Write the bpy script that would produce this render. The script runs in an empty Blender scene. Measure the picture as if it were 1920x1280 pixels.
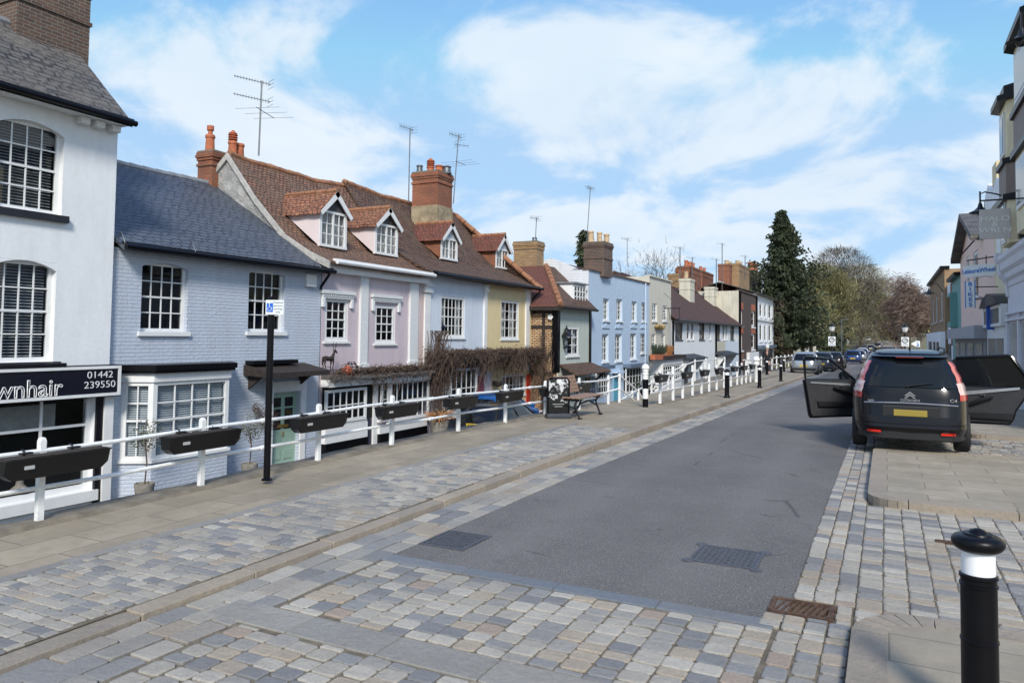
import bpy, bmesh, math, random
from mathutils import Vector as V, Matrix
SC = bpy.context.scene
COL = SC.collection
rnd = random.Random(11)
RD = math.radians
# ---------------------------------------------------------------- camera
FPX, CX, CY, EYE = 1400., 960., 565., 1.8
_y, _p, _r = RD(26.6), RD(2.6), RD(0.7)
FW = V((-math.sin(_y)*math.cos(_p), math.cos(_y)*math.cos(_p), math.sin(_p)))
_rt = V((math.cos(_y), math.sin(_y), 0)); _up = _rt.cross(FW)
RT = _rt*math.cos(_r)+_up*math.sin(_r); UP = -_rt*math.sin(_r)+_up*math.cos(_r)
CAM = V((0, 0, EYE))
cd = bpy.data.cameras.new('camera'); cam = bpy.data.objects.new('camera', cd); COL.objects.link(cam)
mw = Matrix.Identity(4)
for i in range(3):
    mw[i][0] = RT[i]; mw[i][1] = UP[i]; mw[i][2] = -FW[i]; mw[i][3] = CAM[i]
cam.matrix_world = mw
cd.sensor_width = 36; cd.lens = 36*FPX/1920; cd.shift_y = -75/1920; cd.clip_end = 3000; cd.clip_start = .05
SC.camera = cam
# ---------------------------------------------------------------- sky and sun
SUN_EL, SUN_AZ = RD(38), RD(150)      # azimuth clockwise from +Y: the sun stands behind the viewer and to the right
W = bpy.data.worlds.new("World"); SC.world = W; W.use_nodes = True
nt = W.node_tree; N = nt.nodes; L = nt.links; N.clear()
sky = N.new('ShaderNodeTexSky'); sky.sky_type = 'NISHITA'; sky.sun_disc = False
sky.sun_elevation = SUN_EL; sky.sun_rotation = SUN_AZ; sky.air_density = 1.0; sky.dust_density = .6; sky.ozone_density = 2.2
tc = N.new('ShaderNodeTexCoord'); sep = N.new('ShaderNodeSeparateXYZ'); L.new(tc.outputs['Generated'], sep.inputs[0])
def wm(op, a, b=None, c=None):
    n = N.new('ShaderNodeMath'); n.operation = op
    for i, v in enumerate((a, b, c)):
        if v is None: continue
        if isinstance(v, (int, float)): n.inputs[i].default_value = v
        else: L.new(v, n.inputs[i])
    return n.outputs[0]
zz = wm('ADD', wm('MAXIMUM', sep.outputs[2], 0.0), .36)
cmb = N.new('ShaderNodeCombineXYZ')
L.new(wm('DIVIDE', sep.outputs[0], zz), cmb.inputs[0]); L.new(wm('DIVIDE', sep.outputs[1], zz), cmb.inputs[1])
mp = N.new('ShaderNodeMapping'); mp.inputs['Rotation'].default_value = (0, 0, RD(60)); mp.inputs['Scale'].default_value = (.95, 1.1, 1)
mp.inputs['Location'].default_value = (9.1, 3.1, 0)
L.new(cmb.outputs[0], mp.inputs[0])
n1 = N.new('ShaderNodeTexNoise'); n1.inputs['Scale'].default_value = 2.3; n1.inputs['Detail'].default_value = 9; n1.inputs['Roughness'].default_value = .56; n1.inputs['Distortion'].default_value = .35
L.new(mp.outputs[0], n1.inputs['Vector'])
hz = wm('MULTIPLY', wm('SUBTRACT', 1.0, wm('MINIMUM', wm('MULTIPLY', wm('MAXIMUM', sep.outputs[2], 0), 2.4), 1.0)), .17)
cr = N.new('ShaderNodeValToRGB'); L.new(wm('ADD', n1.outputs[0], hz), cr.inputs[0])
cr.color_ramp.elements[0].position = .495; cr.color_ramp.elements[0].color = (0, 0, 0, 1)
cr.color_ramp.elements[1].position = .64; cr.color_ramp.elements[1].color = (1, 1, 1, 1)
cr.color_ramp.interpolation = 'EASE'
n2 = N.new('ShaderNodeTexNoise'); n2.inputs['Scale'].default_value = 2.6; n2.inputs['Detail'].default_value = 5
L.new(mp.outputs[0], n2.inputs['Vector'])
cc = N.new('ShaderNodeMix'); cc.data_type = 'RGBA'; L.new(n2.outputs[0], cc.inputs['Factor'])
cc.inputs['A'].default_value = (2.5, 3.05, 3.6, 1); cc.inputs['B'].default_value = (3.9, 4.05, 4.2, 1)
tint = N.new('ShaderNodeMix'); tint.data_type = 'RGBA'; tint.blend_type = 'MULTIPLY'; tint.inputs['Factor'].default_value = 1
L.new(sky.outputs[0], tint.inputs['A']); tint.inputs['B'].default_value = (.74, .9, 1.12, 1)
cap = N.new('ShaderNodeMix'); cap.data_type = 'RGBA'; cap.blend_type = 'DARKEN'; cap.inputs['Factor'].default_value = .92
L.new(tint.outputs['Result'], cap.inputs['A']); cap.inputs['B'].default_value = (1.65, 2.5, 3.45, 1)
mx = N.new('ShaderNodeMix'); mx.data_type = 'RGBA'
L.new(wm('MULTIPLY', cr.outputs[0], .88), mx.inputs['Factor']); L.new(cap.outputs['Result'], mx.inputs['A']); L.new(cc.outputs['Result'], mx.inputs['B'])
bg = N.new('ShaderNodeBackground'); L.new(mx.outputs['Result'], bg.inputs[0]); bg.inputs[1].default_value = .115
wo = N.new('ShaderNodeOutputWorld'); L.new(bg.outputs[0], wo.inputs[0])
sl = bpy.data.lights.new('sun', 'SUN'); sl.energy = 1.8; sl.angle = RD(12); sl.color = (1, .95, .87)
so = bpy.data.objects.new('sun', sl); COL.objects.link(so)
sd = V((math.sin(SUN_AZ)*math.cos(SUN_EL), math.cos(SUN_AZ)*math.cos(SUN_EL), math.sin(SUN_EL)))
so.rotation_euler = sd.to_track_quat('Z', 'Y').to_euler(); so.location = (0, 0, 30)
SC.view_settings.view_transform = 'Standard'; SC.view_settings.look = 'None'; SC.view_settings.gamma = 1
SC.view_settings.exposure = 1.16
SC.cycles.max_bounces = 6; SC.cycles.transparent_max_bounces = 12
# ---------------------------------------------------------------- measuring: photo pixel (1920x1280) -> point on a real plane
def ray(x, y): return FW + RT*((x-CX)/FPX) + UP*((CY-y)/FPX)
def onX(x, y, X): d = ray(x, y); return CAM + d*(X/d.x)
def onY(x, y, Y): d = ray(x, y); return CAM + d*(Y/d.y)
def onZ(x, y, Z): d = ray(x, y); return CAM + d*((Z-EYE)/d.z)
GP = [(9, 0), (60, -.60), (100, -.9), (140, -.9), (180, -.3), (230, 1.0), (280, 2.2), (400, 4.5), (700, 9)]
def g(Y):
    if Y < 9: return 0.
    for (a, b), (c, d) in zip(GP, GP[1:]):
        if Y <= c: return b+(d-b)*(Y-a)/(c-a)
    return 9.
def PH(Y): return .028+.072*max(0., min(1., (Y-2.)/10.))
def onG(x, y, dz=.1):
    d = ray(x, y); t = 1.
    while t < 900:
        P = CAM+d*t
        if P.z < g(P.y)+dz: return P
        t *= 1.002
    return P
# ---------------------------------------------------------------- object helpers
WMAT = {}
def put(o, parent, root_m=None):
    COL.objects.link(o)
    if parent is not None:
        o.parent = parent
        o.matrix_parent_inverse = WMAT.get(parent.name, Matrix.Identity(4)).inverted()
    return o
def tag(o, label=None, cat=None, group=None, kind=None):
    if label: o['label'] = label
    if cat: o['category'] = cat
    if group: o['group'] = group
    if kind: o['kind'] = kind
    return o
def thing(name, label, cat, loc=(0, 0, 0), rz=0, group=None):
    o = bpy.data.objects.new(name, None); COL.objects.link(o); o.empty_display_size = .2
    o.location = loc; o.rotation_euler = (0, 0, rz)
    WMAT[o.name] = Matrix.Translation(V(loc)) @ Matrix.Rotation(rz, 4, 'Z')
    return tag(o, label, cat, group)
def copy_tree(o, parent=None):
    c = o.copy(); COL.objects.link(c)
    if parent is not None: c.parent = parent; c.matrix_parent_inverse = o.matrix_parent_inverse.copy()
    for ch in KIDS.get(o.name, []): 
        copy_tree(ch, c)
    return c
KIDS = {}
def dup(root, loc, rz=0, label=None, scale=None):
    c = copy_tree(root); c.location = loc; c.rotation_euler = (0, 0, rz)
    if scale: c.scale = (scale,)*3 if isinstance(scale, (int, float)) else scale
    if label: c['label'] = label
    return c
class MB:
    def __init__(s, M=None): s.v = []; s.f = []; s.M = M
    def add(s, vs, fs):
        n = len(s.v)
        for p in vs:
            p = V(p); s.v.append(s.M @ p if s.M is not None else p)
        s.f += [tuple(i+n for i in f) for f in fs]; return s
    def box(s, a, b, bev=0):
        (x0, y0, z0), (x1, y1, z1) = a, b
        if x0 > x1: x0, x1 = x1, x0
        if y0 > y1: y0, y1 = y1, y0
        if z0 > z1: z0, z1 = z1, z0
        if bev <= 0:
            return s.add([(x0,y0,z0),(x1,y0,z0),(x1,y1,z0),(x0,y1,z0),(x0,y0,z1),(x1,y0,z1),(x1,y1,z1),(x0,y1,z1)],
                         [(0,3,2,1),(4,5,6,7),(0,1,5,4),(1,2,6,5),(2,3,7,6),(3,0,4,7)])
        bev = min(bev, (x1-x0)*.45, (y1-y0)*.45, (z1-z0)*.45)
        pts = []; fs = []
        def ring(z, i):
            k = len(pts); e = i
            pts.extend([(x0+e,y0+e,z),(x1-e,y0+e,z),(x1-e,y1-e,z),(x0+e,y1-e,z)]); return k
        def ring8(z, e):
            k = len(pts); b = bev
            pts.extend([(x0+e+b,y0+e,z),(x1-e-b,y0+e,z),(x1-e,y0+e+b,z),(x1-e,y1-e-b,z),(x1-e-b,y1-e,z),(x0+e+b,y1-e,z),(x0+e,y1-e-b,z),(x0+e,y0+e+b,z)]); return k
        ks = [ring8(z0, bev*.6), ring8(z0+bev, 0), ring8(z1-bev, 0), ring8(z1, bev*.6)]
        for a_, b_ in zip(ks, ks[1:]):
            for i in range(8): fs.append((a_+i, a_+(i+1) % 8, b_+(i+1) % 8, b_+i))
        fs.append(tuple(ks[0]+i for i in range(7, -1, -1))); fs.append(tuple(ks[3]+i for i in range(8)))
        return s.add(pts, fs)
    def poly(s, pts): return s.add(pts, [tuple(range(len(pts)))])
    def prism(s, pts, vec):
        n = len(pts); vec = V(vec)
        ps = [V(p) for p in pts]
        return s.add(ps+[p+vec for p in ps], [tuple(range(n-1, -1, -1)), tuple(range(n, 2*n))]+[(i, (i+1) % n, n+(i+1) % n, n+i) for i in range(n)])
    def tube(s, path, r, n=8, cap=True):
        P = [V(p) for p in path]; rs = r if isinstance(r, (list, tuple)) else [r]*len(P)
        vs = []; fs = []; pa = None
        for i, p in enumerate(P):
            t = (P[min(i+1, len(P)-1)]-P[max(i-1, 0)])
            if t.length < 1e-9: t = V((0, 0, 1))
            t.normalize()
            if pa is None: pa = t.orthogonal().normalized()
            else:
                pa = pa - t*pa.dot(t)
                pa = pa.normalized() if pa.length > 1e-6 else t.orthogonal().normalized()
            q = t.cross(pa)
            for k in range(n):
                a = 2*math.pi*k/n; vs.append(p+(pa*math.cos(a)+q*math.sin(a))*rs[i])
        for i in range(len(P)-1):
            for k in range(n): fs.append((i*n+k, i*n+(k+1) % n, (i+1)*n+(k+1) % n, (i+1)*n+k))
        if cap and n > 2: fs.append(tuple(range(n-1, -1, -1))); fs.append(tuple((len(P)-1)*n+k for k in range(n)))
        return s.add(vs, fs)
    def lathe(s, prof, at=(0, 0, 0), n=16, sq=False):
        at = V(at); vs = []; fs = []
        for r, z in prof:
            for k in range(n):
                a = 2*math.pi*(k+(.5 if sq else 0))/n; vs.append(at+V((r*math.cos(a), r*math.sin(a), z)))
        for i in range(len(prof)-1):
            for k in range(n): fs.append((i*n+k, i*n+(k+1) % n, (i+1)*n+(k+1) % n, (i+1)*n+k))
        fs.append(tuple(range(n-1, -1, -1))); fs.append(tuple((len(prof)-1)*n+k for k in range(n)))
        return s.add(vs, fs)
    def grid(s, fn, nu, nv):
        vs = [fn(i/nu, j/nv) for j in range(nv+1) for i in range(nu+1)]
        fs = [(j*(nu+1)+i, j*(nu+1)+i+1, (j+1)*(nu+1)+i+1, (j+1)*(nu+1)+i) for j in range(nv) for i in range(nu)]
        return s.add(vs, fs)
    def build(s, name, mat, parent=None, smooth=False, recalc=True, uv=True):
        me = bpy.data.meshes.new(name); me.from_pydata([tuple(p) for p in s.v], [], s.f)
        bm = bmesh.new(); bm.from_mesh(me)
        if recalc: bmesh.ops.recalc_face_normals(bm, faces=bm.faces)
        if smooth:
            bmesh.ops.remove_doubles(bm, verts=bm.verts, dist=1e-4)
            for f in bm.faces: f.smooth = True
            for e in bm.edges:
                if len(e.link_faces) == 2 and e.calc_face_angle(0) > RD(38): e.smooth = False
        if uv:
            ul = bm.loops.layers.uv.new('UVMap')
            for f in bm.faces:
                n = f.normal
                if abs(n.z) > .96: t = V((1, 0, 0)); b = V((0, 1, 0))
                else:
                    t = V((0, 0, 1)).cross(n).normalized(); b = n.cross(t)
                    if t.y+t.x*.3 < 0: t = -t
                    if b.z < 0: b = -b
                for l in f.loops: l[ul].uv = (l.vert.co.dot(t), l.vert.co.dot(b))
        bm.to_mesh(me); bm.free()
        for m in (mat if isinstance(mat, (list, tuple)) else [mat]): me.materials.append(m)
        o = bpy.data.objects.new(name, me); put(o, parent)
        if parent is not None: KIDS.setdefault(parent.name, []).append(o)
        return o
def text(name, body, mat, M, size, parent, depth=.004, outline=0, align='CENTER', sx=1, font_off=0):
    c = bpy.data.curves.new(name, 'FONT'); c.body = body; c.size = size; c.align_x = align; c.align_y = 'CENTER'; c.extrude = depth; c.offset = font_off
    if outline: c.fill_mode = 'NONE'; c.extrude = 0; c.bevel_depth = outline; c.bevel_resolution = 0; c.resolution_u = 4
    o = bpy.data.objects.new(name, c); COL.objects.link(o)
    bpy.context.view_layer.update()
    me = bpy.data.meshes.new_from_object(o.evaluated_get(bpy.context.evaluated_depsgraph_get()))
    bpy.data.objects.remove(o); me.name = name
    me.transform(M @ Matrix.Diagonal((sx, 1, 1, 1)))
    me.materials.clear(); me.materials.append(mat)
    o = bpy.data.objects.new(name, me); put(o, parent)
    if parent is not None: KIDS.setdefault(parent.name, []).append(o)
    return o
def frame_m(origin, xd, yd):
    xd = V(xd).normalized(); yd = V(yd).normalized(); zd = xd.cross(yd); M = Matrix.Identity(4)
    for i in range(3): M[i][0] = xd[i]; M[i][1] = yd[i]; M[i][2] = zd[i]; M[i][3] = origin[i]
    return M
# ---------------------------------------------------------------- materials
MATS = {}
class NT:
    def __init__(s, name):
        s.m = bpy.data.materials.new(name); s.m.use_nodes = True; s.t = s.m.node_tree; s.N = s.t.nodes; s.L = s.t.links
        s.b = s.N['Principled BSDF']
    def n(s, ty, **kw):
        x = s.N.new('ShaderNode'+ty)
        for k, v in kw.items():
            if k in x.inputs: x.inputs[k].default_value = v
            else: setattr(x, k, v)
        return x
    def lk(s, a, b): s.L.new(a, b)
    def math(s, op, a, b=0.):
        x = s.N.new('ShaderNodeMath'); x.operation = op
        for i, v in enumerate((a, b)):
            if isinstance(v, (int, float)): x.inputs[i].default_value = v
            else: s.L.new(v, x.inputs[i])
        return x.outputs[0]
    def mix(s, f, a, b, bt='MIX'):
        x = s.N.new('ShaderNodeMix'); x.data_type = 'RGBA'; x.blend_type = bt
        for k, v in (('Factor', f), ('A', a), ('B', b)):
            if isinstance(v, (int, float)): x.inputs[k].default_value = v
            elif isinstance(v, tuple): x.inputs[k].default_value = v if len(v) == 4 else v+(1,)
            else: s.L.new(v, x.inputs[k])
        return x.outputs['Result']
    def noise(s, vec, sc, det=4, rough=.6):
        x = s.n('TexNoise', Scale=sc, Detail=det, Roughness=rough)
        if vec is not None: s.lk(vec, x.inputs['Vector'])
        return x.outputs[0]
    def ramp(s, f, pts, const=False):
        x = s.N.new('ShaderNodeValToRGB'); s.L.new(f, x.inputs[0]); r = x.color_ramp
        if const: r.interpolation = 'CONSTANT'
        while len(r.elements) < len(pts): r.elements.new(.5)
        for e, (p, c) in zip(r.elements, pts):
            e.position = p; e.color = (c, c, c, 1) if isinstance(c, (int, float)) else tuple(c)+(1,)
        return x.outputs[0]
    def bump(s, h, dist=.01, strength=1., prev=None):
        x = s.n('Bump', Distance=dist, Strength=strength); s.lk(h, x.inputs['Height'])
        if prev is not None: s.lk(prev, x.inputs['Normal'])
        s.lk(x.outputs[0], s.b.inputs['Normal']); return x.outputs[0]
def dk(c, k): return tuple(min(1, x*k) for x in c)
def mat(name, col, rough=.6, var=.12, sc=3., bump=.0, bsc=60, metal=0, coat=0, spec=.5, emit=None):
    if name in MATS: return MATS[name]
    t = NT(name); b = t.b; b.inputs['Roughness'].default_value = rough; b.inputs['Metallic'].default_value = metal
    b.inputs['Coat Weight'].default_value = coat; b.inputs['Coat Roughness'].default_value = .03; b.inputs['Specular IOR Level'].default_value = spec
    co = t.n('TexCoord').outputs['Object']
    nz = t.noise(co, sc, 5)
    c = t.mix(t.ramp(nz, [(.3, 0.), (.7, 1.)]), dk(col, 1-var), dk(col, 1+var))
    t.lk(c, b.inputs['Base Color'])
    if bump: t.bump(t.noise(co, bsc, 3), bump)
    if emit: b.inputs['Emission Color'].default_value = tuple(col)+(1,); b.inputs['Emission Strength'].default_value = emit
    MATS[name] = t.m; return t.m
def brickmat(name, c1, c2, mortar, bw=.225, rh=.075, ms=.012, bump=.006, rough=.85, stain=None, stv=.5):
    if name in MATS: return MATS[name]
    t = NT(name); uv = t.n('TexCoord').outputs['UV']
    br = t.n('TexBrick', **{'Scale': 1., 'Mortar Size': ms, 'Brick Width': bw, 'Row Height': rh, 'Mortar Smooth': .2, 'Bias': 0.})
    t.lk(uv, br.inputs['Vector'])
    br.inputs['Color1'].default_value = c1+(1,); br.inputs['Color2'].default_value = c2+(1,); br.inputs['Mortar'].default_value = mortar+(1,)
    col = t.mix(t.math('MULTIPLY', t.ramp(t.noise(uv, 1.1, 6), [(.35, 0.), (.7, 1.)]), stv), br.outputs['Color'], stain or dk(c1, .55))
    col = t.mix(.5, col, t.mix(t.noise(uv, 24, 2), (.72, .72, .72), (1.25, 1.22, 1.2)), 'MULTIPLY') if True else col
    t.lk(col, t.b.inputs['Base Color']); t.b.inputs['Roughness'].default_value = rough
    h = t.math('ADD', t.math('MULTIPLY', br.outputs['Fac'], -1.), t.math('MULTIPLY', t.noise(uv, 30, 3), .5))
    t.bump(h, bump); MATS[name] = t.m; return t.m
def paint(name, col, brick=True, rough=.62, dirt=.22, bump=.004):
    """painted wall: faint brick relief, rain dirt running down"""
    if name in MATS: return MATS[name]
    t = NT(name); uv = t.n('TexCoord').outputs['UV']
    mpn = t.n('Mapping'); mpn.inputs['Scale'].default_value = (2.2, .5, 1); t.lk(uv, mpn.inputs[0])
    d = t.ramp(t.noise(mpn.outputs[0], 1.6, 7, .68), [(.40, 0.), (.68, 1.)])
    c = t.mix(t.math('MULTIPLY', d, min(.85, dirt*2.4)), dk(col, 1.0), tuple(x*.55+y for x, y in zip(col, (.05, .045, .035))))
    c = t.mix(.35, c, t.mix(t.noise(uv, 9, 4), (.88, .88, .88), (1.08, 1.08, 1.08)), 'MULTIPLY')
    t.lk(c, t.b.inputs['Base Color']); t.b.inputs['Roughness'].default_value = rough
    h = t.noise(uv, 14, 5)
    if brick:
        wob = t.mix(.012, uv, t.n('TexNoise', Scale=3.).outputs['Color'], 'ADD')
        br = t.n('TexBrick', **{'Scale': 1., 'Mortar Size': .014, 'Brick Width': .23, 'Row Height': .078, 'Mortar Smooth': .6})
        t.lk(uv, br.inputs['Vector']); h = t.math('ADD', t.math('MULTIPLY', br.outputs['Fac'], -1.), t.math('MULTIPLY', h, 1.6))
    t.bump(h, bump if not brick else bump*1.6); MATS[name] = t.m; return t.m
def tilemat(name, c1, c2, dark, w=.17, rh=.11, moss=None, mossv=.4, rough=.85, bump=.02, wob=.05):
    if name in MATS: return MATS[name]
    t = NT(name); uv = t.n('TexCoord').outputs['UV']
    nz = t.n('TexNoise', Scale=1.7, Detail=3.); t.lk(uv, nz.inputs['Vector'])
    wob = t.mix(wob, uv, nz.outputs['Color'], 'ADD')
    br = t.n('TexBrick', **{'Scale': 1., 'Mortar Size': rh*.16, 'Brick Width': w, 'Row Height': rh, 'Mortar Smooth': .15, 'Bias': .1})
    t.lk(wob, br.inputs['Vector'])
    br.inputs['Color1'].default_value = c1+(1,); br.inputs['Color2'].default_value = c2+(1,); br.inputs['Mortar'].default_value = dark+(1,)
    c = t.mix(t.math('MULTIPLY', t.ramp(t.noise(uv, 1.2, 8, .75), [(.42, 0.), (.6, 1.)]), mossv), br.outputs['Color'], moss or dark)
    c = t.mix(.6, c, t.mix(t.noise(uv, 13, 3, .8), (.42, .40, .40), (1.7, 1.65, 1.6)), 'MULTIPLY')
    t.lk(c, t.b.inputs['Base Color']); t.b.inputs['Roughness'].default_value = rough
    sp = t.n('SeparateXYZ'); t.lk(wob, sp.inputs[0])
    saw = t.math('FRACT', t.math('DIVIDE', sp.outputs[1], rh))
    h = t.math('ADD', t.math('MULTIPLY', saw, -1.), t.math('ADD', t.math('MULTIPLY', br.outputs['Fac'], -.5), t.math('MULTIPLY', t.noise(uv, 8, 3), .9)))
    t.bump(h, bump); MATS[name] = t.m; return t.m
def lin(r, g_, b): return tuple(((x/255)/12.92 if x/255 <= .04045 else ((x/255+.055)/1.055)**2.4) for x in (r, g_, b))
WHITE = mat('white_paint', (.74, .74, .73), .45, .06, 4, .002, 30)
BLACKP = mat('black_paint', (.003, .003, .0045), .36, .3, 6, .001, 20, spec=.22)
IRON = mat('black_iron', (.006, .006, .008), .38, .3, 9, .002, 60)
DARK = mat('interior_shade', (.008, .008, .009), .9, .5, 1.2)  # near-black colour that stands for missing light indoors
LEAD = mat('lead_flashing', (.22, .23, .25), .5, .25, 4, .004, 20)
CONC = mat('old_concrete', (.17, .145, .11), .9, .35, 5, .008, 30)
CURT = mat('curtain_cloth', (.5, .48, .45), .8, .2, 5)
BLIND = mat('blind_slats', (.42, .43, .45), .6, .1, 5)
WOOD = mat('weathered_wood', (.16, .105, .07), .7, .4, 12, .004, 30)
GALV = mat('aerial_metal', (.16, .17, .18), .45, .2, 8, metal=.6)
TERRA = mat('terracotta', (.42, .13, .06), .8, .25, 8, .004, 20)
BUFF = mat('buff_clay', (.5, .36, .22), .8, .25, 8, .004, 20)
def glassmat():
    t = NT('window_glass'); t.N.remove(t.b); out = t.N['Material Output']
    tr = t.n('BsdfTransparent'); tr.inputs[0].default_value = (.72, .76, .78, 1)
    gl = t.n('BsdfGlossy'); gl.inputs['Roughness'].default_value = .02; gl.inputs[0].default_value = (1, 1, 1, 1)
    geo = t.n('NewGeometry'); vm = t.n('VectorMath', operation='DOT_PRODUCT'); t.lk(geo.outputs['Incoming'], vm.inputs[0]); t.lk(geo.outputs['Normal'], vm.inputs[1])
    fr = t.math('MULTIPLY', t.math('POWER', t.math('SUBTRACT', 1., t.math('ABSOLUTE', vm.outputs['Value'])), 5.), .9)
    mxn = t.n('MixShader'); t.lk(t.math('ADD', fr, .05), mxn.inputs[0]); t.lk(tr.outputs[0], mxn.inputs[1]); t.lk(gl.outputs[0], mxn.inputs[2])
    t.lk(mxn.outputs[0], out.inputs[0]); return t.m
GLASS = glassmat()
# ---------------------------------------------------------------- ground, road and pavements
def asphalt(name, c, sp):
    t = NT(name); co = t.n('TexCoord').outputs['Object']
    base = t.mix(t.ramp(t.noise(co, .45, 8, .7), [(.3, 0.), (.7, 1.)]), dk(c, .74), dk(c, 1.24))
    vo = t.n('TexVoronoi', Scale=58.); t.lk(co, vo.inputs['Vector'])
    base = t.mix(t.math('MULTIPLY', t.ramp(vo.outputs['Distance'], [(.10, 1.), (.34, 0.)]), .75), base, sp)
    base = t.mix(t.ramp(t.noise(co, 75, 3), [(.36, .75), (.52, 0.)]), base, dk(c, .35))
    v2 = t.n('TexVoronoi', Scale=2.3); t.lk(co, v2.inputs['Vector'])
    base = t.mix(t.ramp(v2.outputs['Distance'], [(.018, 1.), (.022, 0.)]), base, (.5, .5, .48))
    sp_ = t.n('SeparateXYZ'); t.lk(co, sp_.inputs[0])
    off = t.math('ADD', sp_.outputs[0], t.math('MULTIPLY', t.noise(co, .25, 2), .5))
    tr = t.math('ABSOLUTE', t.math('SUBTRACT', t.math('ABSOLUTE', t.math('ADD', off, 1.9)), .78))
    base = t.mix(t.math('MULTIPLY', t.ramp(tr, [(.05, 1.), (.38, 0.)]), .22), base, dk(c, 1.45))
    base = t.mix(t.math('MULTIPLY', t.ramp(t.noise(co, 1.9, 5, .7), [(.62, 0.), (.70, 1.)]), .5), base, dk(c, .45))
    ck = t.n('TexVoronoi', Scale=.42, feature='DISTANCE_TO_EDGE'); wv_ = t.mix(.35, co, t.n('TexNoise', Scale=1.6, Detail=4.).outputs['Color'], 'ADD'); t.lk(wv_, ck.inputs['Vector'])
    base = t.mix(t.math('MULTIPLY', t.ramp(ck.outputs['Distance'], [(.0025, 1.), (.006, 0.)]), t.ramp(t.noise(co, .8, 2), [(.5, 0.), (.56, .8)])), base, dk(c, .3))
    t.lk(base, t.b.inputs['Base Color']); t.b.inputs['Roughness'].default_value = .8
    t.bump(t.noise(co, 60, 4), .012); return t.m
ASPH = asphalt('asphalt', (.145, .134, .126), (.42, .39, .36))
ASPHF = asphalt('sunlit_asphalt', (.30, .255, .21), (.36, .3, .25))  # sunlight on the hill road is put into this tan colour
ASPHL = asphalt('lane_asphalt', (.07, .068, .066), (.15, .15, .15))
def settmat(name, pal):
    t = NT(name); geo = t.n('NewGeometry'); co = t.n('TexCoord').outputs['Object']
    pts = [(i/len(pal), p) for i, p in enumerate(pal)]
    c = t.ramp(geo.outputs['Random Per Island'], pts, True)
    c = t.mix(.8, c, t.mix(t.noise(co, 48, 6, .8), (.45, .45, .45), (1.6, 1.58, 1.55)), 'MULTIPLY')
    c = t.mix(t.ramp(t.noise(co, 1.1, 6), [(.42, 0.), (.75, .45)]), c, (.14, .12, .10))
    t.lk(c, t.b.inputs['Base Color']); t.b.inputs['Roughness'].default_value = .82
    b1 = t.bump(t.noise(co, 14, 3), .012); t.bump(t.noise(co, 90, 4, .7), .006, prev=b1); return t.m
_b1, _b2, _g1, _w1, _w2, _t1, _r1 = (.185, .185, .188), (.235, .232, .228), (.285, .27, .245), (.35, .322, .275), (.40, .37, .32), (.35, .295, .23), (.315, .25, .20)
SETT = settmat('granite_setts', [_w2, _b1, _w1, _t1, _b2, _w2, _g1, _b1, _t1, _w1, _b2, _w1, _r1, _b1, _g1, _w2])
SETTL = settmat('pale_granite_setts', [_w1, _g1, _t1, _b2, _g1, _w1, _b2, _w2, (.31, .28, .245), _g1, _b1, _w1])
KERBM = settmat('granite_kerb', [(.31, .26, .205), (.28, .24, .195), (.34, .285, .22)])
BANDB = settmat('blue_stone_band', [(.14, .16, .185), (.16, .175, .195), (.125, .145, .165)])
BANDG = settmat('grey_stone_band', [(.25, .24, .22), (.285, .27, .245), (.225, .215, .20)])
def slabmat(name, c, bw, rh, rot=False):
    t = NT(name); co = t.n('TexCoord').outputs['UV']
    if rot:
        mpn = t.n('Mapping'); mpn.inputs['Rotation'].default_value = (0, 0, math.pi/2); t.lk(co, mpn.inputs[0]); co2 = mpn.outputs[0]
    else: co2 = co
    br = t.n('TexBrick', **{'Scale': 1., 'Mortar Size': .006, 'Brick Width': bw, 'Row Height': rh, 'Mortar Smooth': .1})
    t.lk(co2, br.inputs['Vector']); br.inputs['Color1'].default_value = dk(c, .88)+(1,); br.inputs['Color2'].default_value = dk(c, 1.14)+(1,); br.inputs['Mortar'].default_value = dk(c, .5)+(1,)
    d = t.mix(t.ramp(t.noise(co, .9, 9, .75), [(.38, 0.), (.66, .85)]), br.outputs['Color'], dk(c, .55))
    d = t.mix(t.ramp(t.noise(co, 3.7, 6, .7), [(.5, 0.), (.72, .5)]), d, (.23, .21, .13))
    d = t.mix(.55, d, t.mix(t.noise(co, 90, 4), (.65, .65, .65), (1.35, 1.35, 1.35)), 'MULTIPLY')
    v2 = t.n('TexVoronoi', Scale=1.9); t.lk(co, v2.inputs['Vector'])
    d = t.mix(t.ramp(v2.outputs['Distance'], [(.022, .7), (.03, 0.)]), d, dk(c, .3))
    t.lk(d, t.b.inputs['Base Color']); t.b.inputs['Roughness'].default_value = .8
    t.bump(t.math('ADD', t.math('MULTIPLY', br.outputs['Fac'], -1.), t.math('MULTIPLY', t.noise(co, 50, 4), .6)), .004); return t.m
SLABL = slabmat('sandstone_slabs', (.33, .275, .20), .75, .45, True)
SLABR = slabmat('york_slabs', (.35, .30, .23), .8, .42)
GRASS = mat('dry_grass', (.16, .145, .07), .9, .35, .4, .03, 8)
def gh(x, y):
    far = max(0, min(1, (y-95)/20))
    base = g(y)-.03
    if x < -7.2: 
        low = -1.76
        base = low*(1-far)+(base-.02)*far
    if y > 170: base += max(0, abs(x-2)-12)*.02
    return base
xs = [-1500, -600, -250, -120, -60, -30, -20, -14, -7.3, -7.1, -4, 0, 4, 8, 14, 30, 60, 120, 250, 600, 1500]
ys = [-300, -60, -20, -8, 0, 9, 20, 40, 60, 80, 95, 100, 105, 115, 128, 140, 160, 180, 200, 230, 255, 280, 340, 400, 700, 1500]
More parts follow.
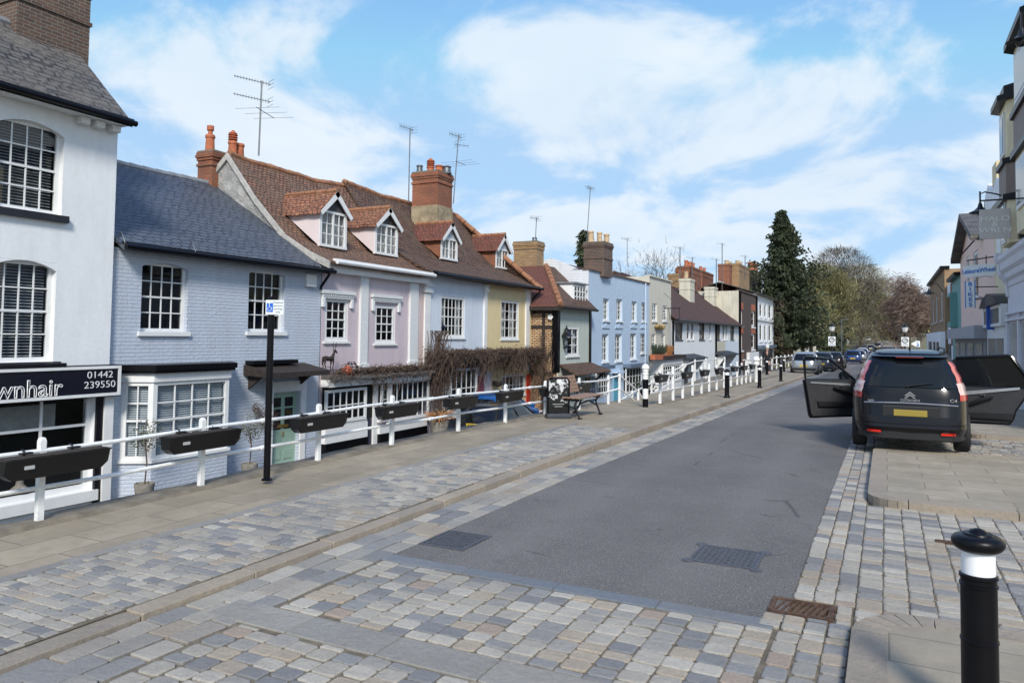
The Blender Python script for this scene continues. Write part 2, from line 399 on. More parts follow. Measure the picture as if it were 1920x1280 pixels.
b = MB(); b.add([(x, y, gh(x, y) if y < 700 else g(700)+6) for y in ys for x in xs],
    [(j*len(xs)+i, j*len(xs)+i+1, (j+1)*len(xs)+i+1, (j+1)*len(xs)+i) for j in range(len(ys)-1) for i in range(len(xs)-1)])
tag(b.build('ground', GRASS), kind='structure')
def strip(name, xl, xr, yy, dz, m, **kw):
    b = MB(); n = len(yy)
    fl = xl if callable(xl) else (lambda y: xl); fr = xr if callable(xr) else (lambda y: xr)
    zf = kw.get('zf', g)
    b.add([p for y in yy for p in ((fl(y), y, zf(y)+dz), (fr(y), y, zf(y)+dz))], [(2*i, 2*i+1, 2*i+3, 2*i+2) for i in range(n-1)])
    return tag(b.build(name, m), kind='structure')
def rng(a, b_, st): n = max(1, int((b_-a)/st)); return [a+(b_-a)*i/n for i in range(n+1)]
strip('road', -3.62, -.6, [5.1, 9]+rng(10, 96, 4), 0, ASPH)
def rc(y):
    P = [(95, -2.1), (140, -2.0), (190, -.3), (230, -.6), (260, .6), (290, 5), (330, 17), (380, 40)]
    for (a, c), (d, e) in zip(P, P[1:]):
        if y <= d: t = max(0, (y-a)/(d-a)); t = t*t*(3-2*t); return c+(e-c)*t
    return 40
strip('road', lambda y: rc(y)-3.6, lambda y: rc(y)+3.6, rng(96, 200, 4), .02, ASPH)
strip('road', lambda y: rc(y)-4., lambda y: rc(y)+4., rng(200, 380, 5), .02, ASPHF)
strip('pavement', lambda y: rc(y)-6.2, lambda y: rc(y)-3.7, rng(96, 330, 5), .12, ASPHL)
strip('pavement', lambda y: rc(y)+3.7, lambda y: rc(y)+5.2, rng(96, 330, 5), .12, SLABR)
# lower lane in front of the houses
LZ = -1.7
strip('lane', -14.5, -7.15, [-8, 30, 60, 96], 0, ASPHL, zf=lambda y: LZ)
# left pavement
b = MB(); yy = [-6, 0, 9]+rng(12, 96, 4)
yy = [-6, 0, 2, 5, 8, 9]+rng(12, 96, 4); b.add([p for y in yy for p in ((-6.98, y, g(y)+PH(y)), (-4.3, y, g(y)+PH(y)))], [(2*i, 2*i+1, 2*i+3, 2*i+2) for i in range(len(yy)-1)])
tag(b.build('pavement', SLABL), kind='structure')
# setts: every stone its own rounded block
def setts(name, m, x0, x1, y0, y1, dz, w, ln, run='Y', gap=.012, rough_=.004, par=None, skip=None, th=.02, rad=.14):
    b = MB()
    A0, A1, B0, B1 = (x0, x1, y0, y1) if run == 'Y' else (y0, y1, x0, x1)   # A across courses, B along a course
    nc = max(1, round((A1-A0)/w)); cw = (A1-A0)/nc
    for c in range(nc):
        p = B0 - rnd.random()*ln
        while p < B1:
            l = ln*rnd.uniform(.78, 1.25); a = max(p, B0); e = min(p+l, B1); p += l
            if e-a < ln*.3: continue
            ca = A0+c*cw
            if run == 'Y': X0, X1, Y0, Y1 = ca, ca+cw, a, e
            else: X0, X1, Y0, Y1 = a, e, ca, ca+cw
            mx_, my_ = (X0+X1)/2, (Y0+Y1)/2
            if skip and skip(mx_, my_): continue
            j = lambda: rnd.uniform(-rough_, rough_)
            X0 += gap/2+j(); X1 -= gap/2+j(); Y0 += gap/2+j(); Y1 -= gap/2+j()
            hh = g(my_)+(PH(my_)-.1 if x1 < -4.2 else 0)+dz+rnd.uniform(-.004, .003); tx = rnd.uniform(-.03, .03); ty = rnd.uniform(-.03, .03)
            r = min(X1-X0, Y1-Y0)*rad*rnd.uniform(.6, 1.2)
            def ring(e, zz_):
                c_ = max(r-e*.5, .003)+e
                q = [(X0+c_, Y0+e), (X1-c_, Y0+e), (X1-e, Y0+c_), (X1-e, Y1-c_), (X1-c_, Y1-e), (X0+c_, Y1-e), (X0+e, Y1-c_), (X0+e, Y0+c_)]
                return [(qx, qy, hh-zz_+(qx-mx_)*tx+(qy-my_)*ty) for qx, qy in q]
            vs = ring(0, th)+ring(0, .005)+ring(.004, .0015)+ring(.011, 0)
            fs = [(k*8+i, k*8+(i+1) % 8, k*8+8+(i+1) % 8, k*8+8+i) for k in range(3) for i in range(8)]+[tuple(24+i for i in range(8))]
            b.add(vs, fs)
    return tag(b.build(name, m, parent=par, smooth=False, recalc=False), kind='structure')
MORT = mat('sett_joints', (.15, .125, .09), .95, .4, 12, .01, 60)
def bed(x0, x1, y0, y1, dz):
    b = MB(); yy = rng(y0, y1, 3)
    b.add([p for y in yy for p in ((x0, y, g(y)+dz+(PH(y)-.1 if x1 < -4.2 else 0)), (x1, y, g(y)+dz+(PH(y)-.1 if x1 < -4.2 else 0)))], [(2*i, 2*i+1, 2*i+3, 2*i+2) for i in range(len(yy)-1)])
    tag(b.build('sett_bed', MORT), kind='structure')
bed(-5.62, -4.3, -2, 13.7, .106); setts('setts', SETTL, -5.5, -4.31, -1.5, 13.7, .117, .10, .145, 'X', gap=.005, rough_=.002)
b = MB(); 
for i in range(20): b.box((-5.62, -2+i*.8+.004, -.05), (-5.5, -2+i*.8+.796, PH(-2+i*.8)+.014+min(0, g(-2+i*.8)))) if -2+i*.8 < 13.4 else None
tag(b.build('edging_strip', BANDG), kind='structure')
bed(-4.16, -3.6, -2, 5.1, -.01); bed(-3.62, -.2, -2, 4.97, -.003)
setts('setts', SETT, -3.58, -.64, 3.78, 4.94, .008, .168, .135, 'Y', gap=.009)
setts('setts', SETT, -3.58, -.64, -1.0, 3.47, .008, .168, .135, 'Y', gap=.009)
setts('gutter_setts', SETTL, -4.15, -3.62, -1, 30, .006, .17, .30, 'Y', gap=.01, rad=.08)
strip('gutter_setts', -4.15, -3.62, rng(30, 96, 5), .002, SETTL); bed(-4.16, -3.6, 5.1, 30, -.01)
setts('gutter_setts', SETT, -.62, -.21, -1, 4.97, .008, .135, .17, 'Y', gap=.012, rad=.15, skip=None)
bed(-.76, -.19, 4.9, 5.66, -.012); bed(-.63, -.19, 5.6, 34, -.008); setts('gutter_setts', SETT, -.6, -.2, 5.62, 30, .006, .133, .17, 'Y', gap=.01, rad=.15)
setts('gutter_setts', SETT, -.74, -.21, 4.98, 5.25, .008, .135, .17, 'Y', gap=.012); setts('gutter_setts', SETT, -.31, -.21, 5.25, 5.62, .008, .1, .16, 'Y', gap=.01); bed(-.2, 7, 5.3, 9.1, -.002); setts('setts', SETT, -.2, 5.2, 5.35, 9.1, .008, .165, .125, 'Y', gap=.009)
bed(-.2, 7, 13.8, 17.15, -.006); setts('setts', SETT, -.2, 5.2, 13.8, 17.1, .008, .13, .16, 'X', gap=.012)
bed(-.2, 1.4, 17.1, 24, -.006); setts('setts', SETT, -.2, 1.35, 17.1, 24, .008, .13, .16, 'X', gap=.012)
def stones(name, m, cells, bev=.012):
    b = MB()
    for a, e in cells: b.box(a, e, bev)
    return tag(b.build(name, m, smooth=False), kind='structure')
stones('stone_band', BANDB, [((-3.62+i*.745, 4.95, -.05), (-3.62+(i+1)*.745-.006, 5.1, .009)) for i in range(4)], .006)
stones('stone_band', BANDG, [((-3.9+i*.66, 3.48, -.05), (-3.9+(i+1)*.66-.008, 3.76, .009)) for i in range(5)], .006)
cells = []
y = -4.
while y < 92:
    l = .92*rnd.uniform(.9, 1.05); zt = g(y)+PH(y)+.006; cells.append(((-4.31, y, zt-.2), (-4.15, y+l-.008, zt+rnd.uniform(-.003, .003)))); y += l
stones('kerb', KERBM, cells, .007)
# right-hand pavements: raised platforms with kerb stones and one rounded corner each
def platform(x0, x1, y0, y1, h, near_r, far_r, kw=.19):
    b = MB(); k = MB(); zf = lambda y: g(y)+h
    def corner(cx_, cy_, a0, a1, r): return [(cx_+r*math.cos(a), cy_+r*math.sin(a)) for a in [a0+(a1-a0)*i/6 for i in range(7)]]
    out = []; inn = []
    if near_r: out += corner(x0+near_r, y0+near_r, 1.5*math.pi, math.pi, near_r); inn += corner(x0+near_r, y0+near_r, 1.5*math.pi, math.pi, max(.02, near_r-kw))
    else: out.append((x0, y0)); inn.append((x0+kw, y0))
    ym = y0+(near_r or 0); ye = y1-(far_r or 0)
    for yv in rng(ym, ye, .9)[1:-1]: out.append((x0, yv)); inn.append((x0+kw, yv))
    if far_r: out += corner(x0+far_r, y1-far_r, math.pi, .5*math.pi, far_r); inn += corner(x0+far_r, y1-far_r, math.pi, .5*math.pi, max(.02, far_r-kw))
    else: out.append((x0, y1)); inn.append((x0+kw, y1))
    if near_r:
        for xv in rng(x0+near_r, x1, .9)[1:]: out.insert(0, (xv, y0)); inn.insert(0, (xv, y0+kw))
    if far_r:
        for xv in rng(x0+far_r, x1, .9)[1:]: out.append((xv, y1)); inn.append((xv, y1-kw))
    for i in range(len(out)-1):
        (ax, ay), (bx, by), (cx_, cy_), (dx, dy) = out[i], out[i+1], inn[i+1], inn[i]
        s_ = 1-.004/max(.02, math.hypot(bx-ax, by-ay))
        q = [(ax+(bx-ax)*(1-s_), ay+(by-ay)*(1-s_)), (ax+(bx-ax)*s_, ay+(by-ay)*s_), (dx+(cx_-dx)*s_, dy+(cy_-dy)*s_), (dx+(cx_-dx)*(1-s_), dy+(cy_-dy)*(1-s_))]
        zz_ = zf((ay+by)/2)
        k.prism([(u, v, zz_-.2) for u, v in q], (0, 0, .2))
    b.add([(u, v, zf(v)-.003) for u, v in inn]+[(x1, v, zf(v)-.003) for u, v in inn], [(i, i+1, len(inn)+i+1, len(inn)+i) for i in range(len(inn)-1)])
    tag(k.build('kerb', KERBM), kind='structure'); tag(b.build('pavement', SLABR), kind='structure')
platform(-.2, 9, -3, 5.45, .07, 0, .45)
platform(-.2, 9, 9.05, 13.85, .085, .4, .3)
platform(1.4, 9, 17.1, 95, .085, .3, 0)
platform(-.2, 1.38, 24, 92, .08, .35, 0, .15)
# retaining wall and rough coping under the railings
def ledge(x0, x1, ya, yb):
    b = MB(); yy = rng(ya, yb, .35); n = len(yy)
    vs = []
    for y in yy:
        w1, w2, w3 = (rnd.uniform(-.015, .015) for _ in range(3)); zt = g(y)+PH(y)
        vs += [(x0-.02, y, LZ-.1), (x0+w1, y, zt+.0+w2), (x0+.06+w1, y, zt+.035+w3), (x1-.05+w3, y, zt+.03+w1), (x1+w2, y, zt-.01)]
    fs = [(i*5+k, i*5+k+1, i*5+k+6, i*5+k+5) for i in range(n-1) for k in range(4)]
    fs += [(4, 3, 2, 1, 0), tuple((n-1)*5+k for k in range(5))]
    return b.add(vs, fs)
bb = ledge(-7.12, -6.72, -6, 19.3)
o = bb.build('retaining_wall', CONC); tag(o, 'rough brown concrete retaining wall under the near white railing', 'wall')
tag(ledge(-5.72, -5.42, 20.0, 48).build('retaining_wall', CONC), 'low concrete wall edge under the long run of white railings beyond the striped post', 'wall')
# manhole covers, gully grate
COVER = mat('cast_iron_cover', (.085, .085, .095), .5, .3, 20, .004, 70, metal=.3)
def cover(x0, x1, y0, y1, lbl, frame_=False, cut=0):
    t = thing('manhole_cover', lbl, 'manhole cover', (x0, y0, 0), group='manhole covers in the road')
    b = MB(); z0 = g(y0)
    b.box((x0, y0, z0-.02), (x1, y1, z0+.004))
    nx, ny = int((x1-x0)/.045), int((y1-y0)/.045)
    for i in range(nx):
        for j in range(ny):
            u = x0+.02+(x1-x0-.04)*(i+.5)/nx; v = y0+.02+(y1-y0-.04)*(j+.5)/ny
            d = .014
            (b.box((u-d, v-.006, z0), (u+d, v+.006, z0+.009)) if (i+j) % 2 else b.box((u-.006, v-d, z0), (u+.006, v+d, z0+.009)))
    b.build('plate', COVER, t)
    f = MB(); w = .03
    c = .05 if frame_ else 0
    f.box((x0-w, y0-w, z0-.02), (x1+w, y0-.004, z0+.008)); f.box((x0-w, y1+.004, z0-.02), (x1+w, y1+w, z0+.008))
    f.box((x0-w, y0-.003, z0-.02), (x0-.004, y1+.003, z0+.0085)); f.box((x1+.004, y0-.003, z0-.02), (x1+w, y1+.003, z0+.0085))
    if frame_:
        for u in (x0-w, x1+w):
            for v in (y0-w, y1+w): f.lathe([(.05, z0-.02), (.05, z0+.0075)], (u, v, 0), 8)
    f.build('frame', COVER, t)
cover(-3.58, -3.2, 5.5, 5.95, 'square patterned iron cover in the asphalt near the left gutter')
cover(-1.42, -.95, 6.16, 6.62, 'iron cover with lugged frame in the asphalt near the right gutter', True)
RUST = mat('rusty_iron', (.10, .055, .034), .8, .6, 22, .004, 50, metal=.3)
t = thing('drain_grate', 'rusty slotted iron drain grate at the corner of the right kerb', 'drain', (-.62, 5.05, 0))
b = MB(); X0, X1, Y0, Y1 = -.72, -.32, 5.26, 5.56
b.box((X0, Y0, -.03), (X0+.035, Y1, .012)); b.box((X1-.035, Y0, -.03), (X1, Y1, .012))
b.box((X0+.036, Y0, -.03), (X1-.036, Y0+.03, .0115)); b.box((X0+.036, Y1-.03, -.03), (X1-.036, Y1, .0115)); b.build('frame', RUST, t)
b = MB()
for i in range(9):
    u = X0+.03+i*.04; b.prism([(u, Y0+.03, -.02), (u+.016, Y0+.03, -.02), (u+.066, Y1-.03, -.02), (u+.05, Y1-.03, -.02)], (0, 0, .028))
b.build('bars', RUST, t)
b = MB(); b.box((X0+.01, Y0+.01, -.09), (X1-.01, Y1-.01, -.028)); b.build('gully', DARK, t)
b = MB(); b.box((.38, 7.72, -.01), (.62, 7.82, .016)); 
for i in range(5): b.box((.395+i*.045, 7.735, .015), (.42+i*.045, 7.805, .02))
tag(b.build('channel_drain', RUST), 'small rusty iron plate set in the setts behind the near bollard', 'drain')
# ---------------------------------------------------------------- building kit
def pr(X, a, b_, c, d):
    """photo rectangle on a facade plane -> y0,y1,z0,z1 (metres)"""
    ym, xm = (b_+d)/2, (a+c)/2
    y0, y1 = sorted((onX(a, ym, X).y, onX(c, ym, X).y)); z0, z1 = sorted((onX(xm, d, X).z, onX(xm, b_, X).z))
    return y0, y1, z0, z1
class House:
    def __init__(s, name, label, X, Y0, Y1, z0, z1, m, sg=1, cat='house', depth=8., group=None):
        s.X, s.Y0, s.Y1, s.z0, s.z1, s.m, s.sg, s.depth = X, Y0, Y1, z0, z1, m, sg, depth
        s.root = thing(name, label, cat, (X-sg*1.0, (Y0+Y1)/2, z0), group=group)
        s.M = Matrix.Translation((X, 0, 0)) @ Matrix.Diagonal((sg, 1, 1, 1))   # local x = out of the facade
        s.op = []; s.extra = []
    def mb(s): return MB(s.M)
    def part(s, name, b, m, parent=None, **kw): return b.build(name, m, parent or s.root, **kw)
    def win(s, rect, cols=2, rows=2, px=True, reveal=.1, fw=.055, bar=.024, sash=True, sill=.06, silm=None, cur=None, m=None, arch=0, hole=True, x=0, panel=0, silh=.07, sides=None):
        y0, y1, z0, z1 = pr(s.X+s.sg*x, *rect) if px else rect
        m = m or WHITE
        if hole: s.op.append((y0, y1, z0, z1, reveal, arch))
        b = s.mb(); xo = x-reveal; f0, f1 = xo-.05, xo+.012
        b.box((f0, y0, z0), (f1, y0+fw, z1)); b.box((f0, y1-fw, z0), (f1, y1, z1))
        b.box((f0, y0+fw, z1-fw), (f1-.002, y1-fw, z1)); b.box((f0, y0+fw, z0), (f1-.002, y1-fw, z0+fw*1.2))
        gy0, gy1, gz0, gz1 = y0+fw, y1-fw, z0+fw*1.2, z1-fw
        if sides:
            w = (gy1-gy0)*sides
            for yc in (gy0+w, gy1-w): b.box((f0, yc-fw*.4, gz0), (f1-.004, yc+fw*.4, gz1))
        for i in range(1, cols):
            yc = gy0+(gy1-gy0)*i/cols; b.box((xo-.03, yc-bar/2, gz0), (xo-.006, yc+bar/2, gz1))
        for j in range(1, rows):
            zc = gz0+(gz1-gz0)*j/rows; k = 1.7 if (sash and j == rows//2) else 1
            b.box((xo-.033, gy0, zc-bar*k/2), (xo-.004-(.0 if k == 1 else -.006), gy1, zc+bar*k/2))
        if sill: b.box((xo-.02, y0-.07, z0-silh), (x+sill, y1+.07, z0-.001)) if silm is None else None
        w = s.part('window', b, m)
        if sill and silm is not None:
            q = s.mb(); q.box((xo-.02, y0-.1, z0-silh), (x+sill, y1+.1, z0-.001)); s.part('sill', q, silm, w)
        q = s.mb(); xg = xo-.022; q.add([(xg, gy0, gz0), (xg, gy1, gz0), (xg, gy1, gz1), (xg, gy0, gz1)], [(0, 1, 2, 3)])
        s.part('pane', q, GLASS, w)
        if cur == 'blind':
            q = s.mb(); n = int((gz1-gz0)/.055)
            for k in range(n):
                zc = gz0+(k+.5)*(gz1-gz0)/n; q.add([(xo-.13, gy0+.01, zc+.014), (xo-.13, gy1-.01, zc+.014), (xo-.10, gy1-.01, zc-.01), (xo-.10, gy0+.01, zc-.01)], [(0, 1, 2, 3)])
            s.part('blind', q, BLIND, w)
        elif cur in ('curtain', 'net', 'left', 'half'):
            q = s.mb(); W_ = gy1-gy0
            spans = {'curtain': [(0, .3), (.72, 1)], 'net': [(0, 1)], 'left': [(0, .42)], 'half': [(0, .22), (.8, 1)]}[cur]
            for a, e in spans:
                q.grid(lambda u, v: (xo-.14+.03*math.sin((gy0+W_*(a+(e-a)*u))*46), gy0+W_*(a+(e-a)*u), gz0+(gz1-gz0)*v), max(8, int(W_*(e-a)*26)), 1)
            s.part('curtain', q, CURT, w, recalc=False)
        return w, (y0, y1, z0, z1)
    def finish(s, gable=None, wall_sides=True, inner=.75):
        """front wall with real openings and reveals, side and back walls"""
        b = s.mb()
        ys = sorted({s.Y0, s.Y1, *[v for o in s.op for v in o[:2] if s.Y0 < v < s.Y1]}); zs = sorted({s.z0, s.z1, *[v for o in s.op for v in o[2:4] if s.z0 < v < s.z1]})
        # subdivided cells
        idx = {}; vs = []; fs = []
        def vid(y, z):
            if (y, z) not in idx: idx[(y, z)] = len(vs); vs.append((0, y, z))
            return idx[(y, z)]
        for ya, yb in zip(ys, ys[1:]):
            for za, zb in zip(zs, zs[1:]):
                ym, zm = (ya+yb)/2, (za+zb)/2
                if any(o[0] < ym < o[1] and o[2] < zm < o[3] for o in s.op): continue
                fs.append((vid(ya, za), vid(yb, za), vid(yb, zb), vid(ya, zb)))
        b.add(vs, fs)
        for y0, y1, z0, z1, rv, ar in s.op:
            y0, y1 = max(y0, s.Y0), min(y1, s.Y1); rv = rv+.06
            b.add([(0, y0, z0), (0, y1, z0), (0, y1, z1), (0, y0, z1), (-rv, y0, z0), (-rv, y1, z0), (-rv, y1, z1), (-rv, y0, z1)],
                  [(0, 1, 5, 4), (1, 2, 6, 5), (2, 3, 7, 6), (3, 0, 4, 7)])
            if ar:
                for sd_ in (0, 1):
                    pts = []
                    ye = y0 if sd_ == 0 else y1; yc = (y0+y1)/2; hw = (y1-y0)/2
                    R_ = (hw*hw+ar*ar)/(2*ar)
                    arc = [(yc+(-1 if sd_ == 0 else 1)*hw*t, z1-R_+math.sqrt(max(0, R_*R_-(hw*t)**2))) for t in [1-i/8 for i in range(9)]]
                    pts = [(ye, z1+.0005)]+arc
                    pts = [(-.0, p, q) for p, q in pts]; b.prism([(x_-.002, p, q) for x_, p, q in pts], (-rv+.075, 0, 0))
        D = s.depth
        if wall_sides:
            for yv in (s.Y0, s.Y1):
                pts = [(0, yv, s.z0), (0, yv, s.z1)]
                if gable: pts.append((gable[0], yv, gable[1])); pts.append((gable[0]*2, yv, s.z1)); pts.append((gable[0]*2, yv, s.z0))
                else: pts += [(-D, yv, s.z1), (-D, yv, s.z0)]
                b.add(pts, [tuple(range(len(pts)))])
            xb = gable[0]*2 if gable else -D
            b.add([(xb, s.Y0, s.z0), (xb, s.Y1, s.z0), (xb, s.Y1, s.z1), (xb, s.Y0, s.z1)], [(0, 1, 2, 3)])
        s.part('wall', b, s.m, recalc=False)
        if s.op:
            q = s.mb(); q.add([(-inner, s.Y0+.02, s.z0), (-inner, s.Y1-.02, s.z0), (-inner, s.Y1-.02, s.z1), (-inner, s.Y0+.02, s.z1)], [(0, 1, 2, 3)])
            s.part('dark_room_sheet', q, DARK)  # near-black sheet paints the unlit rooms behind the windows
        return s
    def roof(s, y0, y1, ov, ze, xr, zr, m, sag=.04, hip0=0, hip1=0, back=True, th=.09, ridge=None, name='roof', wav=.02, prof=None):
        """pitched roof: eave at local x=ov, ridge at local x=xr; hip0/hip1 shorten the ridge"""
        ph = rnd.random()*9
        def nz(u, v): return wav*(math.sin(u*1.9+ph)*math.sin(v*2.7+ph)+.5*math.sin(u*4.3+v*3.1+ph))
        b = s.mb(); nu = max(6, int((y1-y0)/.5)); nv = 8
        def front(u, v, lo=0):
            ya, yb = y0+hip0*v, y1-hip1*v; y = ya+(yb-ya)*u
            sg_ = sag*math.sin(math.pi*u)*(.4+.6*v)+nz(y, v*5)*(1 if 0 < v else .4)
            px_, pz_ = (ov+(xr-ov)*v, ze+(zr-ze)*v) if not prof else prof(v)
            return (px_, y, pz_-sg_-lo)
        xb = 2*xr-ov
        def backf(u, v, lo=0):
            ya, yb = y0+hip0*v, y1-hip1*v; y = ya+(yb-ya)*u
            return (xb+(xr-xb)*v, y, ze+(zr-ze)*v-sag*math.sin(math.pi*u)*v-nz(y, v*5)*v-lo)
        for f in (front, backf) if back else (front,):
            b.grid(lambda u, v: f(u, v), nu, nv); b.grid(lambda u, v: f(u, v, th), nu, nv)
            for u in (0, 1):
                b.grid(lambda a, v: f(u, v, a*th), 1, nv)
            b.grid(lambda u, a: f(u, 0, a*th), nu, 1)
        for h, ye, sgn in ((hip0, y0, 1), (hip1, y1, -1)):
            if h: b.add([(ov, ye, ze), (xb, ye, ze), (xr, ye+sgn*h, zr)], [(0, 1, 2)])
        r = s.part(name, b, m, recalc=False)
        if ridge:
            q = s.mb(); n = max(2, int((y1-y0-hip0-hip1)/.4))
            for i in range(n):
                P = [V(front((i+t)/n, 1))+V((0, 0, .0)) for t in (0.02, 1.0)]
                q.tube([P[0]+V((0, 0, -.03)), P[1]+V((0, 0, -.03))], [.115, .1], 8)
            for h, u in ((hip0, 0), (hip1, 1)):
                if h:
                    a, e = V(front(u, 0)), V(front(u, 1)); n = 9
                    for i in range(n): q.tube([a+(e-a)*(i/n), a+(e-a)*((i+.96)/n)], [.12, .1], 8)
            s.part('ridge_tiles', q, ridge, r, smooth=False)
        return r
    def gutter(s, y0, y1, x, z, m=None, r=.06, pipe=None, zb=None):
        b = s.mb(); b.tube([(x, y0, z), (x, y1, z)], r, 8)
        b.box((x-.16, y0, z-.03), (x-.06, y1, z+.1))
        o = s.part('gutter', b, m or BLACKP)
        if pipe is not None:
            q = s.mb(); q.tube([(x, pipe, z), (x-.02, pipe, z-.12), (.06, pipe, z-.42), (.06, pipe, zb if zb is not None else s.z0)], .038, 8); s.part('downpipe', q, m or BLACKP)
    def box(s, name, a, e, m, bev=0, parent=None):
        b = s.mb(); b.box(a, e, bev); return s.part(name, b, m, parent)
def chimney(parent, cx_, cy_, w, d, z0, z1, m, pots=(), bands=(.0, .35), name='chimney', render=None, cap=.05):
    b = MB(); b.box((cx_-w/2, cy_-d/2, z0), (cx_+w/2, cy_+d/2, z1-.2))
    H_ = .085
    for k, e in enumerate((.03, .06, .04)):
        b.box((cx_-w/2-e, cy_-d/2-e, z1-.2+k*H_), (cx_+w/2+e, cy_+d/2+e, z1-.2+(k+1)*H_-.001))
    for bz in bands:
        if bz: b.box((cx_-w/2-.035, cy_-d/2-.035, z1-.2-bz-.08), (cx_+w/2+.035, cy_+d/2+.035, z1-.2-bz))
    c = b.build(name, m, parent)
    q = MB(); q.prism([(cx_-w/2-.02, cy_-d/2-.02, z1+.054), (cx_+w/2+.02, cy_-d/2-.02, z1+.054), (cx_+w/2+.02, cy_+d/2+.02, z1+.054), (cx_-w/2-.02, cy_+d/2+.02, z1+.054)], (0, 0, .05))
    q.build('flaunching', CONC, c)
    for dx, dy, h, r, pm, kind in pots:
        q = MB()
        pf = [(r*1.15, 0), (r*1.15, .05), (r, .07), (r*.88, h*.8), (r*1.02, h*.82), (r*1.08, h*.9), (r*.95, h), (r*.7, h), (r*.65, h*.5)]
        q.lathe([(a, e+z1+.09) for a, e in pf], (cx_+dx, cy_+dy, 0), 14)
        if kind == 'cowl':
            for zc in range(3): q.lathe([(r*.8, z1+.09+h+.02+zc*.07), (r*1.1, z1+.09+h+.05+zc*.07), (r*.8, z1+.09+h+.08+zc*.07)], (cx_+dx, cy_+dy, 0), 12)
            q.lathe([(r*.5, z1+.09+h+.2), (r*1.0, z1+.09+h+.24), (r*.1, z1+.09+h+.36)], (cx_+dx, cy_+dy, 0), 12)
        if kind == 'flue':
            q.lathe([(r*.5, z1+.09+h), (r*.5, z1+.09+h+.14), (r*.75, z1+.09+h+.14), (r*.75, z1+.09+h+.28), (r*.2, z1+.09+h+.3)], (cx_+dx, cy_+dy, 0), 12)
        q.build('chimney_pot', pm, c, smooth=True)
    return c
def dormer(parent, P, Q, mr, mf, xF, yc, w, zb, ze, za, roofz, xback, cols=2, rows=3, mcheek=None, dark=False, sg=1, X=0, over=.16, bargem=None):
    """gabled dormer: front face at world x=xF, centred on y=yc, sill zb, eaves ze, apex za; roofz(x) gives the main roof height"""
    d = None
    b = MB(); y0, y1 = yc-w/2, yc+w/2
    root = b
    # cheeks
    def xat(z):   # where the main roof reaches height z
        x_ = xF
        while roofz(x_) < z and x_ > xF-6: x_ -= .02
        return x_
    xe, xa = xat(ze), xat(za)
    b.prism([(xF, y0, zb-.05), (xF, y0, ze), (xe-.1, y0, ze)], (0, .05, 0)); d = b.build('dormer_cheek', mcheek, parent)
    b = MB(); b.prism([(xF, y1, zb-.05), (xF, y1, ze), (xe-.1, y1, ze)], (0, -.05, 0)); b.build('dormer_cheek', mcheek, parent)
    # front with window
    f = MB(); fx = xF
    f.box((fx-.05, y0+.001, zb-.06), (fx+.05, y1-.001, zb+.02))
    f.box((fx-.05, y0+.001, zb+.0205), (fx+.03, y0+.1, ze)); f.box((fx-.05, y1-.1, zb+.0205), (fx+.03, y1-.001, ze))
    f.box((fx-.05, y0+.1, ze-.07), (fx+.029, y1-.1, ze)); f.box((fx-.045, yc-.03, zb+.02), (fx+.024, yc+.03, ze-.07))
    for half in ((y0+.1, yc-.03), (yc+.03, y1-.1)):
        for i in range(1, cols): v = half[0]+(half[1]-half[0])*i/cols; f.box((fx-.02, v-.012, zb+.02), (fx+.01, v+.012, ze-.07))
        for j in range(1, rows): zc = zb+.02+(ze-.09-zb)*j/rows; f.box((fx-.022, half[0], zc-.012), (fx+.008, half[1], zc+.012))
    wdw = f.build('window', WHITE, d)
    q = MB(); q.add([(fx-.01, y0+.1, zb), (fx-.01, y1-.1, zb), (fx-.01, y1-.1, ze-.05), (fx-.01, y0+.1, ze-.05)], [(0, 1, 2, 3)]); q.build('pane', GLASS, d)
    q = MB(); q.grid(lambda u, v: (fx-.14+.03*math.sin(u*50), y0+.1+(w-.2)*u, zb+(ze-zb-.06)*v), 40, 1); q.build('curtain', CURT, d, recalc=False)
    # pediment and barge boards
    q = MB(); q.prism([(fx-.04, y0+.02, ze+.001), (fx-.04, y1-.02, ze+.001), (fx-.04, yc, za-.08)], (.05, 0, 0)); q.build('pediment', mf, d)
    q = MB()
    for s_ in (-1, 1):
        e = V((fx+over-.03, yc+s_*(w/2+.13), ze-.10)); a = V((fx+over-.03, yc, za+.03))
        n_ = V((0, -(a-e).z, (a-e).y)).normalized()*.13
        if n_.z > 0: n_ = -n_
        q.prism([e, a, a+n_*1.3, e+n_], (.035, 0, 0))
    q.build('barge_boards', bargem or WHITE, d)
    # little tiled roof
    q = MB()
    for s_ in (-1, 1):
        e = lambda xx: V((xx, yc+s_*(w/2+.16), ze-.10)); a = lambda xx: V((xx, yc, za+.04))
        xe2, xa2 = xat(ze-.1)-.1, xa-.15
        def fn(u, v, lo=0):
            A = e(fx+over+(xe2-fx-over)*u); B_ = a(fx+over+(xa2-fx-over)*u)
            p = A+(B_-A)*v; p.z += -lo+.012*math.sin(p.x*9+v*7); return p
        q.grid(lambda u, v: fn(u, v), 8, 5); q.grid(lambda u, v: fn(u, v, .06), 8, 5)
        q.grid(lambda v, l: fn(0, v, l*.06), 5, 1); q.grid(lambda u, l: fn(u, 0, l*.06), 8, 1)
    rr = q.build('dormer_roof', mr, parent, recalc=False)
    q = MB(); n = 5
    for i in range(n):
        xa_, xb_ = fx+over+(xa-fx-over)*i/n, fx+over+(xa-fx-over)*(i+.95)/n
        q.tube([(xa_, yc, za+.04), (xb_, yc, za+.04)], [.085, .075], 8)
    q.build('ridge_tiles', TILEO, rr)
